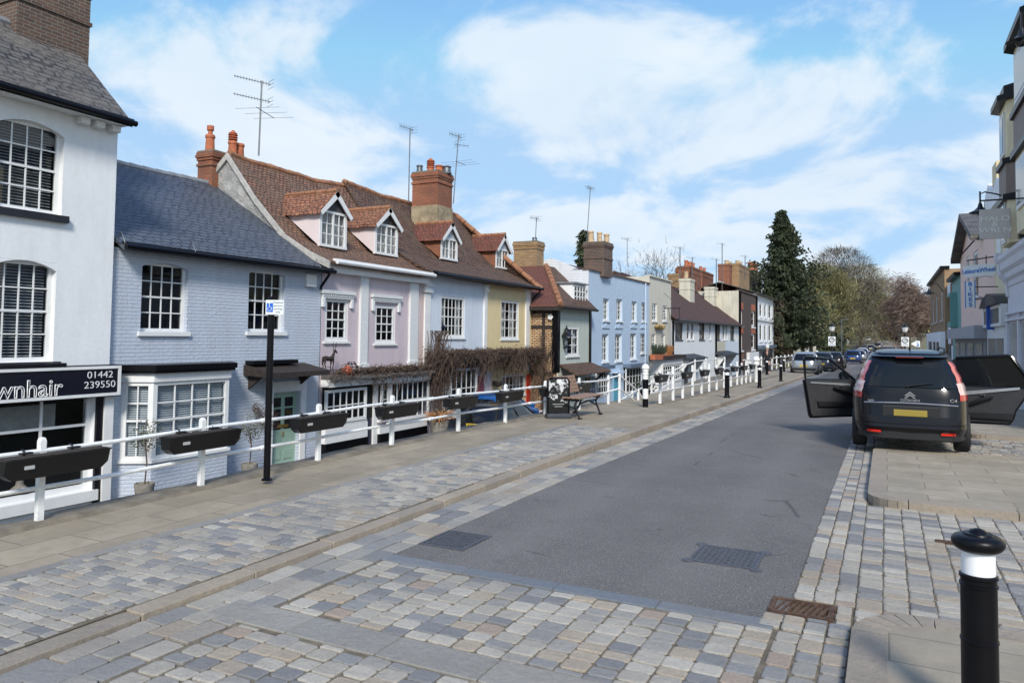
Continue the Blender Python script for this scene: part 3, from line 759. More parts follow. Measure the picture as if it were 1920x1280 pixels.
def aerial(x, y, z0, z1, label, els=((1.0, 10, .5, 0, .0, 'v'),), lean=(0, 0), r=.018):
    """mast with yagi arrays: (length, number, element length, azimuth, drop below top, 'v'|'h')"""
    t = thing('tv_aerial', label, 'aerial', (x, y, z0), group='television aerials on the roofs')
    top = V((x+lean[0], y+lean[1], z1)); b = MB(); b.tube([(x, y, z0), top], r, 6); b.build('mast', GALV, t)
    for ln, n, el, az, drop, pol in els:
        b = MB(); c = top+V((0, 0, -drop)); dv = V((math.cos(az), math.sin(az), 0)); pv = V((-math.sin(az), math.cos(az), 0)) if pol == 'h' else V((0, 0, 1))
        b.tube([c-dv*ln*.25, c+dv*ln*.75], .012, 5)
        for i in range(n):
            p = c-dv*ln*.2+dv*ln*.93*i/max(1, n-1); e = el*(1-.03*i)
            b.tube([p-pv*e/2, p+pv*e/2], .006, 4)
        if pol == 'v' or n > 7:
            p = c-dv*ln*.25
            for k in (-1, 0, 1): b.tube([p+V((0, 0, k*.12))-V((-dv.y, dv.x, 0))*.22, p+V((0, 0, k*.12))+V((-dv.y, dv.x, 0))*.22], .006, 4)
        b.build('antenna', GALV, t)
    return t
# ---------------------------------------------------------------- wall and roof finishes
BRDARK = brickmat('dark_chimney_brick', (.16, .085, .055), (.10, .06, .045), (.20, .18, .155), stain=(.035, .028, .024), stv=.5)
BRRED = brickmat('red_brick', (.42, .13, .055), (.30, .095, .045), (.17, .13, .1), stain=(.07, .03, .02), stv=.5)
BRBUFF = brickmat('buff_brick', (.48, .29, .12), (.36, .20, .085), (.22, .2, .17), stain=(.11, .07, .035), stv=.4)
BROLD = brickmat('old_yellow_brick', (.80, .60, .34), (.58, .36, .2), (.13, .07, .05), ms=.018, stain=(.12, .07, .045), stv=.45)
BRBROWN = brickmat('brown_brick', (.10, .058, .048), (.075, .045, .04), (.07, .06, .055), stain=(.05, .03, .028), stv=.3)
SLATE = tilemat('blue_slate', (.088, .105, .135), (.068, .083, .112), (.02, .025, .035), w=.27, rh=.17, moss=(.1, .115, .13), mossv=.3, rough=.55, bump=.012, wob=.01)
SLATEO = tilemat('weathered_slate', (.115, .11, .11), (.07, .068, .07), (.018, .018, .02), w=.25, rh=.17, moss=(.17, .155, .13), mossv=.6, rough=.75, bump=.016, wob=.015)
TILER = tilemat('brown_clay_tiles', (.31, .15, .09), (.16, .082, .053), (.025, .014, .01), rh=.125, moss=(.17, .125, .085), mossv=.5, bump=.035)
TILED = tilemat('dark_clay_tiles', (.21, .10, .062), (.09, .05, .036), (.016, .01, .008), rh=.125, moss=(.115, .085, .06), mossv=.6, bump=.035)
TILEB = tilemat('red_brown_tiles', (.145, .06, .045), (.085, .042, .034), (.02, .012, .01), moss=(.07, .04, .03), mossv=.5, bump=.03)
TILEN = tilemat('orange_clay_tiles', (.40, .175, .10), (.25, .105, .065), (.05, .022, .015), rh=.125, moss=(.22, .12, .07), mossv=.5, bump=.035)
TILEX = tilemat('reddish_clay_tiles', (.26, .085, .055), (.19, .065, .045), (.04, .018, .014), moss=(.10, .06, .045), mossv=.35, bump=.03)
TILEO = mat('orange_ridge_tiles', (.30, .14, .075), .85, .35, 4, .006, 30)
P_WHT = paint('white_render', (.80, .81, .82), False, dirt=.10)
P_BLU = paint('pale_blue_paint', (.50, .55, .64), True, dirt=.12)
P_LIL = paint('lilac_paint', (.60, .51, .545), False, dirt=.15)
P_ICE = paint('ice_blue_paint', (.64, .70, .78), False, dirt=.12)
P_YEL = paint('mustard_paint', (.74, .60, .34), False, dirt=.12)
P_GRN = paint('sage_paint', (.52, .57, .51), False, dirt=.12)
P_SKY = paint('sky_blue_paint', (.50, .62, .76), True, dirt=.10)
P_BGE = paint('beige_paint', (.64, .60, .50), False, dirt=.2)
P_WH2 = paint('white_brick_paint', (.72, .74, .77), True, dirt=.15)
P_CRM = paint('cream_plaster', (.62, .58, .47), False, dirt=.35)
P_PNK = paint('pink_paint', (.62, .50, .47), False, dirt=.15)
P_PRP = paint('grey_purple_render', (.36, .35, .41), False, dirt=.3)
STUC = mat('stucco_ornament', (.70, .71, .71), .7, .12, 30, .02, 26)
TIMB = mat('dark_timber', (.03, .021, .018), .8, .4, 8, .006, 20)
TWIG = mat('bare_vine_stems', (.092, .06, .045), .9, .4, 5)
# ================================================================ LEFT ROW, from the near end
ZB = LZ
# ---- white three-storey house with the hairdresser's shop
h = House('white_house', 'tall white rendered three storey house with a hairdresser on its ground floor', -13.9, 1.5, 9.80, ZB, 5.95, P_WHT, depth=4.2)
BS = mat('black_sill', (.012, .013, .02), .5, .2, 8)
h.win((-10, 226, 119, 396), 4, 4, arch=.16, reveal=.13, cur='blind', silm=BS, sill=.09, silh=.13, fw=.07)
h.win((-24, 487, 103, 679), 4, 4, arch=.16, reveal=.13, cur='blind', silm=BS, sill=.09, silh=.13, fw=.07)
y0, y1, z0, z1 = pr(-13.9, -130, 752, 174, 975)
_, (sy0, sy1, sz0, sz1) = h.win((2.4, y1, -1.3, z1+.1), 8, 3, px=False, reveal=.12, fw=.09, bar=.05, sash=False, sill=.1, silh=.2)
y2 = onX(187, 850, -13.9).y; y3 = onX(204, 850, -13.9).y
h.box('pilaster', (.001, y1+.01, ZB), (.06, y2, z1+.1), mat('black_gloss', (.005, .005, .009), .3, .1)); h.box('pilaster', (.001, y2+.005, ZB), (.1, y3, z1+.1), WHITE)
# fascia sign
fx = -13.62
fy1 = onX(231, 712, fx).y; fzt = onX(200, 684, fx).z; fzb = onX(200, 744, fx).z
b = h.mb(); b.box((.0, 1.6, fzb), (.22, fy1, fzt)); sign = h.part('fascia_sign', b, mat('navy_board', (.003, .0035, .012), .35, .15, 5))
b = h.mb(); w_ = .055
b.box((.22, 1.6, fzt-w_-.02), (.245, fy1-.02, fzt-.02)); b.box((.22, 1.6, fzb+.02), (.245, fy1-.02, fzb+.02+w_)); b.box((.22, fy1-.02-w_, fzb+.02+w_+.001), (.245, fy1-.02, fzt-.021-w_)); h.part('sign_border', b, WHITE, sign)
X_ = -13.9+.225
LETW = mat('sign_white', (.8, .8, .8), .5, .03)
def yz(x, y, X=X_): p = onX(x, y, X); return p.y, p.z
ya, za = yz(2, 740); yb, zb_ = yz(110, 738)
text('lettering', 'wnhair', LETW, frame_m((X_, (ya+yb)/2-.02, (fzt+fzb)/2-.09), (0, 1, 0), (0, 0, 1)), .43, sign, outline=.009, sx=1.0)
for i, (s_, zo) in enumerate((('01442', .12), ('239550', -.07))):
    yc = yz(188, 712)[0]
    text('lettering', s_, LETW, frame_m((X_, yc, (fzt+fzb)/2+zo), (0, 1, 0), (0, 0, 1)), .19, sign, depth=.003, sx=1.15, font_off=-.002)
h.box('string_course', (-.01, 1.5, fzt+.002), (.26, fy1-1.15, fzt+.06), mat('black_gloss', (.005, .005, .009)))
# cornice, corbels, roof
rp = onY(135, 85, 9.85); xr = rp.x+13.9; ez = 5.98
h.finish(gable=(xr, rp.z-.1))
h.box('soffit', (.001, 1.5, 5.90), (.36, 9.8, 5.96), WHITE)
for xx in (160, 188, 218):
    yy_ = onX(xx, 225, -13.75).y; b = h.mb(); b.box((.002, yy_-.09, 5.76), (.2, yy_+.09, 5.9), .02); h.part('corbel', b, WHITE)
h.roof(1.0, 9.86, .36, 5.98, xr, rp.z, SLATEO, sag=.02, wav=.008, ridge=LEAD)
h.gutter(1.0, 9.9, .42, 5.96)
c1 = onY(119, 90, 9.3); cz = 9.9
chimney(h.root, -15.75, 9.28, .95, 1.5, 6.6, 9.55, BRDARK, bands=(.35, .95))
# indoor things seen through the shop window
b = MB(); b.box((-14.35, 3.2, fzb-.55), (-14.3, 9.0, fzb-.12)); bb_ = b.build('window_blind', CURT, h.root)
b = MB(); b.lathe([(.17, 0), (.15, .05), (.07, .12), (.06, .2), (.1, .27), (.12, .36), (.1, .46), (.03, .52)], (-14.15, 8.3, -1.15), 14)
b.build('display_bust', mat('plaster_bust', (.45, .37, .3), .7), h.root, smooth=True)
# lower railing by the shop steps
t = thing('step_railing', 'low white railing on steps in front of the hairdresser window', 'railing', (-7.9, 4.5, LZ))
b = MB(); b.tube([(-8.1, .5, -.35), (-8.1, 7.2, -.35)], .03); b.build('rail', WHITE, t)
b = MB(); b.tube([(-8.1, .5, -.75), (-8.1, 7.2, -.62)], .03); b.build('rail', WHITE, t)
for yv in (1.2, 3.2, 5.6): b = MB(); b.box((-8.15, yv-.05, LZ), (-8.05, yv+.05, -.22), .02); b.build('post', WHITE, t)
# ---- pale blue cottage with slate roof
h = House('blue_cottage', 'pale blue painted brick house with slate roof and pale green front door', -14.0, 9.81, 16.12, ZB, 3.5, P_BLU)
h.win((265, 494, 352, 622), 4, 4, reveal=.12, fw=.06, arch=.1, silh=.09)
h.win((466, 508, 534, 622), 4, 4, reveal=.12, fw=.06, arch=.1, silh=.09)
rz = onY(400, 345, 16.1); xr = rz.x+14
# door
dy0, dy1, dz0, dz1 = pr(-14, 509, 736, 560, 905); dz0 = ZB+.05
fy0, fy1_, _, fz1 = pr(-14, 503, 722, 590, 760)
h.op.append((dy0, dy1, dz0, dz1, .15, 0))
GRND = mat('pale_green_paint', (.30, .43, .34), .5, .08, 3, .001)
b = h.mb(); b.box((-.17, dy0, dz0), (-.12, dy1, dz1)); 
wd = dy1-dy0
for r0, r1 in ((.08, .2), (.26, .40)): b.box((-.12, dy0+.12, dz0+r0*2), (-.105, dy0+wd/2-.05, dz0+r1*2)); b.box((-.12, dy0+wd/2+.05, dz0+r0*2), (-.105, dy1-.12, dz0+r1*2))
door = h.part('door', b, GRND)
for i in range(2):
    for j in range(3):
        q = h.mb(); ya_ = dy0+.13+i*(wd/2-.06); q.box((-.119, ya_, dz1-.95+j*.29), (-.112, ya_+wd/2-.2, dz1-.95+j*.29+.24)); h.part('pane', q, DARK if (i+j) % 2 else mat('dark_glass', (.02, .022, .026), .08, .3), door)
BRASS = mat('brass', (.45, .28, .08), .35, .2, 8, metal=.8)
q = h.mb(); q.box((-.105, dy0+wd*.3, dz0+.98), (-.09, dy0+wd*.7, dz0+1.06)); h.part('letter_plate', q, BRASS, door)
q = h.mb(); q.tube([(-.09, dy0+wd*.5+.04*math.sin(a), dz0+.82+.05*math.cos(a)) for a in [i*math.pi/4 for i in range(9)]], .008, 5); h.part('knocker', q, BRASS, door)
b = h.mb(); b.box((.001, dy0-.12, ZB), (.05, dy0-.01, dz1+.04)); b.box((.001, dy1+.01, ZB), (.05, dy1+.2, dz1+.04)); b.box((.001, dy0-.13, dz1+.041), (.055, dy1+.21, dz1+.3)); h.part('door_surround', b, WHITE)
# porch canopy
cy0, cy1, _, cz1 = pr(-13.4, 505, 690, 600, 710)
b = h.mb(); b.prism([(.0, cy0-.25, cz1+.1), (.85, cy0-.2, cz1-.08), (.85, cy0-.2, cz1-.2), (0, cy0-.25, cz1-.15)], (0, cy1-cy0+.3, 0)); h.part('canopy', b, TIMB)
b = h.mb(); b.box((0, cy0-.2, cz1+.11), (.3, cy1-.5, cz1+.2)); h.part('canopy_top', b, BLACKP)
for yv in (cy0-.1, cy1-.15): b = h.mb(); b.prism([(.01, yv, cz1-.15), (.5, yv, cz1-.16), (.01, yv, cz1-.5)], (0, .06, 0)); h.part('bracket', b, TIMB)
# bay window
by0, by1, bz0, bz1 = pr(-13.55, 283, 712, 425, 850)
b = h.mb(); o1, xo = .5, .5
ybl, ybr = by0-.35, by1+.35
fl = lambda z0_, z1_, e=0: [(0, ybl-e, z0_), (o1+e, by0-e*.5, z0_), (o1+e, by1+e*.5, z0_), (0, ybr+e, z0_)]
b.prism([(p[0], p[1], ZB) for p in fl(0, 0)], (0, 0, bz0-ZB-.06)); h.part('bay_base', b, P_BLU)
b = h.mb(); b.prism([(p[0], p[1], bz0-.059) for p in fl(0, 0, .06)], (0, 0, .06)); h.part('bay_sill', b, WHITE); b = h.mb(); b.prism([(p[0], p[1], bz1) for p in fl(0, 0, .04)], (0, 0, .18)); h.part('bay_frame', b, WHITE)
b = h.mb(); b.prism([(p[0], p[1], bz1+.181) for p in fl(0, 0, .12)], (0, 0, .05)); b.prism([(p[0], p[1], bz1+.232) for p in fl(0, 0, .16)], (0, 0, .12)); h.part('bay_roof', b, BLACKP)
def bayface(A, B_, cols, rows, cur=None):
    A = V(A); B_ = V(B_); d = (B_-A); Ln = d.length; d.normalize(); n_ = V((d.y, -d.x, 0)); M = Matrix.Identity(4)
    for i in range(3): M[i][0] = n_[i]; M[i][1] = d[i]; M[i][2] = (0, 0, 1)[i]; M[i][3] = A[i]
    MM = h.M @ M; b = MB(MM); H_ = bz1-bz0; f = .1
    b.box((-.08, 0, 0), (0, f, H_)); b.box((-.08, Ln-f, 0), (0, Ln, H_)); b.box((-.08, f, H_-.08), (-.002, Ln-f, H_)); b.box((-.08, f, 0), (-.002, Ln-f, .08))
    for i in range(1, cols): yv = f+(Ln-2*f)*i/cols; b.box((-.05, yv-.012, .08), (-.02, yv+.012, H_-.08))
    for j in range(1, rows): zv = .08+(H_-.16)*j/rows; w_ = .022 if j == rows//2 else .012; b.box((-.052, f, zv-w_), (-.018, Ln-f, zv+w_))
    w = h.part('window', b, WHITE)
    q = MB(MM); q.add([(-.04, f, .08), (-.04, Ln-f, .08), (-.04, Ln-f, H_-.08), (-.04, f, H_-.08)], [(0, 1, 2, 3)]); h.part('pane', q, GLASS, w)
    q = MB(MM); n = int(H_/.05)
    for k in range(n): zc = .08+(k+.5)*(H_-.16)/n; q.add([(-.13, f, zc+.016), (-.13, Ln-f, zc+.016), (-.105, Ln-f, zc-.014), (-.105, f, zc-.014)], [(0, 1, 2, 3)])
    h.part('blind', q, mat('white_blind', (.6, .62, .64), .6, .05), w)
bayface((0, ybl, bz0), (o1, by0, bz0), 2, 4); bayface((o1, by0, bz0), (o1, by1, bz0), 4, 4); bayface((o1, by1, bz0), (0, ybr, bz0), 2, 4)
h.finish(gable=(xr, rz.z-.12))
h.roof(9.88, 16.2, .3, 3.52, xr, rz.z, SLATE, sag=.02, wav=.006, ridge=LEAD)
h.gutter(9.9, 16.3, .34, 3.5, pipe=16.05, zb=3.0)
ay0, ay1, az0, az1 = pr(-13.95, 574, 514, 592, 538); b = h.mb(); b.box((0, ay0, az0), (.1, ay1, az1), .015); h.part('alarm_box', b, WHITE)
for xx in (232, 365, 600):   # snow guard brackets
    p = onX(xx, 475, -13.66); b = MB(); b.tube([(p.x-.2, p.y, 3.62), (p.x-.1, p.y, 3.8), (p.x+.03, p.y, 3.56), (p.x-.02, p.y, 3.42)], .008, 4); b.build('gutter_bracket', GALV, h.root)
# ---- lilac house, red tiled roof with two dormers
gp = onY(432, 287, 16.15)
h = House('lilac_house', 'lilac fronted old house with stucco pilasters and steep brown tiled roof', -14.0, 16.14, 21.35, ZB, 3.72, P_LIL, depth=7)
h.win((609, 560, 652, 640), 3, 4, reveal=.03, fw=.1, silh=.06)
h.win((703, 572, 741, 644), 3, 4, reveal=.03, fw=.1, silh=.06)
for rc_ in ((603, 545, 664, 569), (697, 553, 752, 577)):
    y0, y1, z0, z1 = pr(-13.95, *rc_); b = h.mb(); b.box((.001, y0, z1-.1), (.12, y1, z1)); b.box((.001, y0+.05, z1-.23), (.07, y1-.05, z1-.101))
    for yv in (y0+.03, y1-.15): b.box((.001, yv, z0-.12), (.075, yv+.12, z1-.232), .01)
    n = int((y1-y0)/.09)
    for i in range(n): b.box((.071, y0+.06+i*.09, z1-.17), (.1, y0+.1+i*.09, z1-.102))
    h.part('window_hood', b, STUC)
for a, c, t0, t1 in ((676, 690, 513, 697), (769, 784, 522, 690)):
    y0, y1, z0, z1 = pr(-13.93, a, t0, c, t1); b = h.mb(); b.box((.001, y0, z0), (.08, y1, z1-.12)); b.box((.001, y0-.06, z1-.119), (.13, y1+.06, z1)); b.box((.001, y0-.05, z0), (.12, y1+.05, z0+.25)); h.part('pilaster', b, STUC)
y0, y1, z0, z1 = pr(-14, 786, 530, 797, 690); h.box('pink_strip', (.001, y0, z0), (.012, y1+.02, 3.6), P_PNK)
cz_ = onX(700, 703, -13.7).z   # ledge over the shopfront
b = h.mb(); b.prism([(0, 16.2, cz_+.12), (.5, 16.2, cz_+.02), (.5, 16.2, cz_-.06), (0, 16.2, cz_-.06)], (0, 5.1, 0)); h.part('ledge', b, mat('ledge_lead', (.12, .11, .105), .8, .3, 5, .01, 10))
b = h.mb(); b.box((0, 16.2, cz_-.26), (.34, 21.3, cz_-.061)); h.part('shop_fascia', b, WHITE)
_, r1 = h.win((600, 728, 677, 790), 6, 2, reveal=-.2, fw=.08, bar=.035, sash=False, hole=False, x=0, sill=.1)
_, r2 = h.win((722, 712, 795, 785), 7, 2, reveal=-.2, fw=.08, bar=.035, sash=False, hole=False, sill=.1)
_, r3 = h.win((705, 712, 720, 785), 1, 2, reveal=-.2, fw=.08, sash=False, hole=False, sill=.1)
b = h.mb(); b.box((0, 16.2, -1.25), (.2, r1[1]+.08, r1[2]-.08)); b.box((0, r3[0]-.05, -1.25), (.2, 21.3, r2[2]-.08)); h.part('stall_riser', b, WHITE)
b = h.mb(); b.box((0, 16.2, ZB), (.22, r1[1]+.08, -1.251)); b.box((0, r3[0]-.05, ZB), (.22, 21.3, -1.251)); h.part('plinth', b, BLACKP)
b = h.mb(); b.box((.0, r1[1]+.0, ZB), (.05, r3[0]-.05, cz_-.27)); dd = h.part('door', b, mat('dark_blue_door', (.02, .025, .05), .4, .2))
b = h.mb(); b.box((.0, r3[0]-.25, ZB), (.12, r3[0]-.06, cz_-.27)); h.part('door_frame', b, WHITE)
b = h.mb(); b.box((.015, 16.25, r1[2]), (.06, 21.3, r1[3]+.15)); h.part('shop_shade_panel', b, DARK)  # dark panel paints the shade inside the shop, close behind the panes
xr = gp.x+14
h.finish(wall_sides=False)
PR3 = [(.35, 3.80), (-.40, 4.12), (-1.3, 4.62), (-2.5, 5.80), (xr, gp.z)]
def prof3(v):
    t = v*4; i = min(3, int(t)); t -= i; a, c = PR3[i], PR3[i+1]; return a[0]+(c[0]-a[0])*t, a[1]+(c[1]-a[1])*t
ro = h.roof(16.08, 21.5, .35, 3.82, xr, gp.z, TILER, sag=.1, wav=.03, ridge=TILEO, prof=prof3)
b = h.mb()
for s_ in (1,):
    dn = V((0, 0, -.2)); e2 = V((2*xr-.35, 16.0, 3.74)); a = V((xr, 16.0, gp.z-.03))
    for p_, q_ in zip(PR3, PR3[1:]): p_ = V((p_[0], 16.0, p_[1]-.02)); q_ = V((q_[0], 16.0, q_[1]-.02)); b.prism([p_, q_, q_+dn, p_+dn], (0, .07, 0))
    b.prism([e2, a, a+dn, e2+dn], (0, .07, 0))
h.part('barge_boards', b, mat('grey_bargeboard', (.42, .40, .37), .8, .25, 6, .004, 20))
XR3 = xr
def gz3(x_):
    if x_ < XR3: x_ = 2*XR3-x_
    for (a0, a1), (c0, c1) in zip(PR3, PR3[1:]):
        if x_ >= c0: return a1+(c1-a1)*(x_-a0)/(c0-a0)
    return gp.z
b = h.mb(); b.grid(lambda u, v: (.3+(xr*2-.6)*u, 16.09+.03*math.sin(u*30+v*17)*math.sin(v*23), 3.6+(gz3(.3+(xr*2-.6)*u)-3.66)*v), 60, 14)
h.part('gable_plaster', b, mat('rough_grey_plaster', (.33, .325, .31), .95, .45, 1.6, .12, 3.2))
h.gutter(16.3, 21.35, .4, 3.78, m=WHITE); h.box('cornice', (.001, 16.2, 3.5), (.2, 21.3, 3.74), WHITE)
SL3 = lambda x: gz3(x+14)
def onslope(x, y, slope, it=60):
    d = ray(x, y); t = 13.6/abs(d.x)
    while t < 90:
        p = CAM+d*t
        if p.z < slope(p.x): return p
        t += .01
    return p
def add_dormer(root, slope, bot, l, r, eave, apex, mr, mf, mc, rows=3, cols=2):
    p = onslope((l+r)/2, bot, slope); xF = p.x+.02
    y0 = onX(l, (bot+eave)/2, xF).y; y1 = onX(r, (bot+eave)/2, xF).y
    ze = onX((l+r)/2, eave, xF).z; za = onX((l+r)/2, apex, xF).z; zb_ = onX((l+r)/2, bot, xF).z+.06
    dormer(root, None, None, mr, mf, xF, (y0+y1)/2, y1-y0, zb_, ze, za, slope, None, cols=cols, rows=rows, mcheek=mc)
PNKC = mat('pink_cheek', (.70, .60, .60), .7, .05)
PEDI = mat('leaded_pediment', (.07, .07, .075), .7, .4, 9, .02, 9)
add_dormer(h.root, SL3, 465, 598, 649, 397, 360, TILEN, PEDI, PNKC)
add_dormer(h.root, SL3, 479, 702, 745, 421, 391, TILEN, PEDI, PNKC)
c = onX(415, 300, gp.x-.2)
chimney(h.root, gp.x-.72, 16.6, .62, 1.5, 5.6, onY(385, 279, 16.).z-.2, BRDARK if False else BRRED, [(-.1, -.5, .55, .14, TERRA, 'flue'), (.1, .2, .5, .14, TERRA, 'cowl'), (.05, .52, .5, .15, TERRA, '')], bands=(.1,))
LILAC = h
# ---- ice blue and mustard houses share one tiled roof: the roof belongs to the blue one's block
rp5 = onX(905, 415, -17.6)
h = House('blue_and_mustard_house', 'ice blue and mustard house pair with bare vine along its canopy and dark tiled roof', -14.0, 21.37, 29.85, ZB, 3.85, P_ICE, depth=7.2)
ysp = onX(908, 600, -14).y
_, r = h.win((826, 556, 871, 633), 6, 4, reveal=.03, fw=.09, sill=.05, cur='curtain', silh=.06)
h.win((939, 564, 972, 636), 4, 4, reveal=.03, fw=.09, sill=.05, cur='curtain', silh=.06)
for a, w_ in ((802, 1.2), (911, .8), (990, 1.3)):
    p = onX(a, 560, -13.95); yv = p.y; zc = onX(a, 540, -13.95).z
    b = h.mb(); b.box((.003, yv-.14*w_, .3), (.07, yv+.14*w_, zc-.15)); b.box((.003, yv-.2*w_, zc-.149), (.13, yv+.2*w_, zc-.05)); b.box((.003, yv-.17*w_, zc-.049), (.1, yv+.17*w_, zc+.06)); b.box((.003, yv-.22*w_, zc+.061), (.15, yv+.22*w_, zc+.13)); b.box((.003, yv-.13*w_, zc+.131), (.08, yv+.13*w_, 3.6)); h.part('pilaster', b, WHITE)
h.box('mustard_front', (.001, ysp, ZB), (.006, 29.83, 3.84), P_YEL) if False else None
cz2 = onX(850, 668, -13.8).z
b = h.mb(); b.prism([(0, 21.4, cz2+.12), (.6, 21.4, cz2-.1), (.6, 21.4, cz2-.2), (0, 21.4, cz2-.2)], (0, 8.4, 0)); h.part('canopy', b, TIMB)
h.box('lower_front', (.002, 21.39, ZB), (.014, onX(818, 720, -14).y, cz2-.2), P_PRP)
# ground floor: bay, door, window, door
_, r1 = h.win((829, 690, 879, 764), 5, 2, reveal=-.35, fw=.07, bar=.035, sash=False, hole=False, sill=.05)
_, r0 = h.win((815, 690, 828, 764), 2, 2, reveal=-.33, fw=.07, bar=.03, sash=False, hole=False, sill=.05)
b = h.mb(); b.box((0, r0[0], r1[2]-.3), (.33, r1[1], r1[2]-.08)); h.part('bay_base', b, WHITE)
b = h.mb(); b.box((.2, r0[0]+.05, r1[2]), (.22, r1[1]-.05, r1[3])); h.part('bay_shade_panel', b, DARK)  # dark panel paints the shade behind the bay's glass
y0, y1, z0, z1 = pr(-14, 891, 704, 905, 760); z0 = ZB+.1
ye = onX(919, 720, -14).y
b = h.mb(); b.box((.002, y0, z0), (.05, y1, z1)); dd = h.part('door', b, mat('rose_pink_paint', (.42, .10, .13), .45, .1))
b = h.mb(); b.box((.002, y0-.14, z0), (.07, y0-.01, z1+.12)); b.box((.002, y1+.01, z0), (.05, ye-.14, z1)); b.box((.002, ye-.135, z0), (.07, ye, z1+.12)); b.box((.002, y0-.01, z1+.001), (.07, ye-.14, z1+.12)); h.part('door_frame', b, mat('pale_pink_white', (.62, .56, .58), .5, .05))
_, r = h.win((941, 702, 984, 742), 6, 2, reveal=.03, fw=.08, bar=.03, sash=False, sill=.05, cur='curtain')
y0, y1, z0, z1 = pr(-14, 986, 702, 993, 760); b = h.mb(); b.box((.0015, y0, ZB+.1), (.05, y1, z1)); h.part('door', b, mat('red_paint', (.45, .03, .02), .4, .1))
h.finish()
yel = h.mb(); yel.box((.0, 0, 0), (.001, .001, .001))
# mustard half is its own wall skin, cut round the windows
op = [o for o in h.op if o[0] > ysp]; ysl = sorted({ysp, 29.84, *[v for o in op for v in o[:2]]}); zsl = sorted({ZB, 3.84, *[v for o in op for v in o[2:4]]})
b = h.mb()
for ya, yb in zip(ysl, ysl[1:]):
    for za, zb_ in zip(zsl, zsl[1:]):
        if not any(o[0] < (ya+yb)/2 < o[1] and o[2] < (za+zb_)/2 < o[3] for o in op): b.box((.001, ya, za), (.008, yb, zb_))
h.part('mustard_render', b, P_YEL)
xr5 = -17.6+14; zr5 = rp5.z
PR5 = [(.35, 3.88), (-.40, 4.22), (-1.3, 4.75), (-2.5, 5.85), (xr5, zr5-.05)]
def prof5(v):
    t = v*4; i = min(3, int(t)); t -= i; a, c = PR5[i], PR5[i+1]; return a[0]+(c[0]-a[0])*t, a[1]+(c[1]-a[1])*t
h.roof(21.35, 30.15, .35, 3.88, xr5, zr5-.05, TILED, sag=.1, wav=.03, hip1=.9, ridge=TILEO, prof=prof5)
h.gutter(21.4, 30.2, .42, 3.86, pipe=29.9, zb=3.3)
def SL5(x):
    x_ = x+14
    for (a0, a1), (c0, c1) in zip(PR5, PR5[1:]):
        if x_ >= c0: return a1+(c1-a1)*(x_-a0)/(c0-a0)
    return zr5
PALE = mat('pale_blue_boards', (.50, .56, .62), .6, .06)
add_dormer(h.root, SL5, 488, 826, 857, 447, 418, TILEX, PALE, BRRED, rows=2)
add_dormer(h.root, SL5, 504, 929, 953, 467, 441, TILEX, PALE, BRRED, rows=2)
# brick stack between the two roofs
ct = onX(812, 325, -16.2)
yc0, yc1 = onX(848, 340, -15.9).y, onX(853, 340, -15.9).y
yA = onX(822, 330, -15.75).y; cxx = (onY(772, 345, yA-.0).x+onY(822, 345, yA).x)/2; cw = abs(onY(772, 345, yA).x-onY(822, 345, yA).x)
chimney(h.root, cxx, yA+.55, cw*.95, 1.1, 4.8, onY(800, 325, yA).z, BRRED, [(-.5, -.2, .35, .13, GALV, ''), (-.1, 0, .3, .16, TERRA, 'cowl'), (.25, .1, .34, .17, TERRA, ''), (.55, .2, .3, .17, GALV, '')], bands=(.12,))
zlow = onY(800, 385, yA).z
b = MB(); b.box((cxx-cw*.49, yA-.012, 4.8), (cxx+cw*.49, yA+1.13, zlow)); b.build('chimney_render', mat('stained_render', (.30, .24, .155), .9, .4, 3, .01, 12), h.root)
MUST = h
# ---- timber framed house with sage front
h = House('timber_framed_house', 'timber framed brick cottage with sage green front, black corner post and tiled hip roof', -12.75, 29.9, 34.0, ZB, 3.15, P_GRN, depth=6.5)
h.win((1062, 613, 1085, 667), 2, 3, reveal=.02, fw=.1, bar=.05, sash=False, sill=.06, cur='curtain')
h.win((1096, 703, 1122, 745), 4, 3, reveal=.03, fw=.07, sash=False, sill=.05)
h.finish(wall_sides=False)
b = h.mb(); b.box((-6.5, 29.9, ZB), (-.002, 29.95, 3.15)); b.box((-6.5, 33.95, ZB), (-.002, 34, 3.15)); b.box((-6.5, 29.96, ZB), (-6.45, 33.94, 3.15)); h.part('brick_wall', b, BROLD)
b = h.mb()
yw = 29.86
def xon(px_, py_): return onY(px_, py_, yw).x+12.75
zz1 = onY(1020, 613, yw).z; zz2 = onY(1020, 700, yw).z
b.box((xon(1016, 650), yw, ZB), (xon(1021, 650), yw+.06, 3.12)); b.box((-6.4, yw+.005, zz1-.07), (-.2, yw+.06, zz1+.07)); b.box((-6.4, yw+.005, zz2-.08), (-.2, yw+.06, zz2+.08))
b.prism([(xon(1021, 672), yw+.002, onY(1021, 672, yw).z), (xon(1040, 648), yw+.002, onY(1040, 648, yw).z), (xon(1040, 655), yw+.002, onY(1040, 655, yw).z), (xon(1021, 680), yw+.002, onY(1021, 680, yw).z)], (0, .055, 0))
b.box((-6.4, yw+.003, 2.78), (.03, yw+.06, 3.12))
h.part('timber_frame', b, TIMB)
b = h.mb(); b.box((-.22, 29.83, .2), (.05, 30.1, 3.14)); h.part('corner_post', b, BLACKP); b = h.mb(); b.box((.001, 33.75, .2), (.05, 33.98, 3.14)); h.part('corner_post', b, BLACKP)
b = h.mb(); b.box((.03, 29.8, ZB), (.09, 30.2, .2)); h.part('corner_stone', b, P_CRM)
ay0, ay1, az0, az1 = 0, 0, onY(1032, 600, yw).z, onY(1032, 588, yw).z
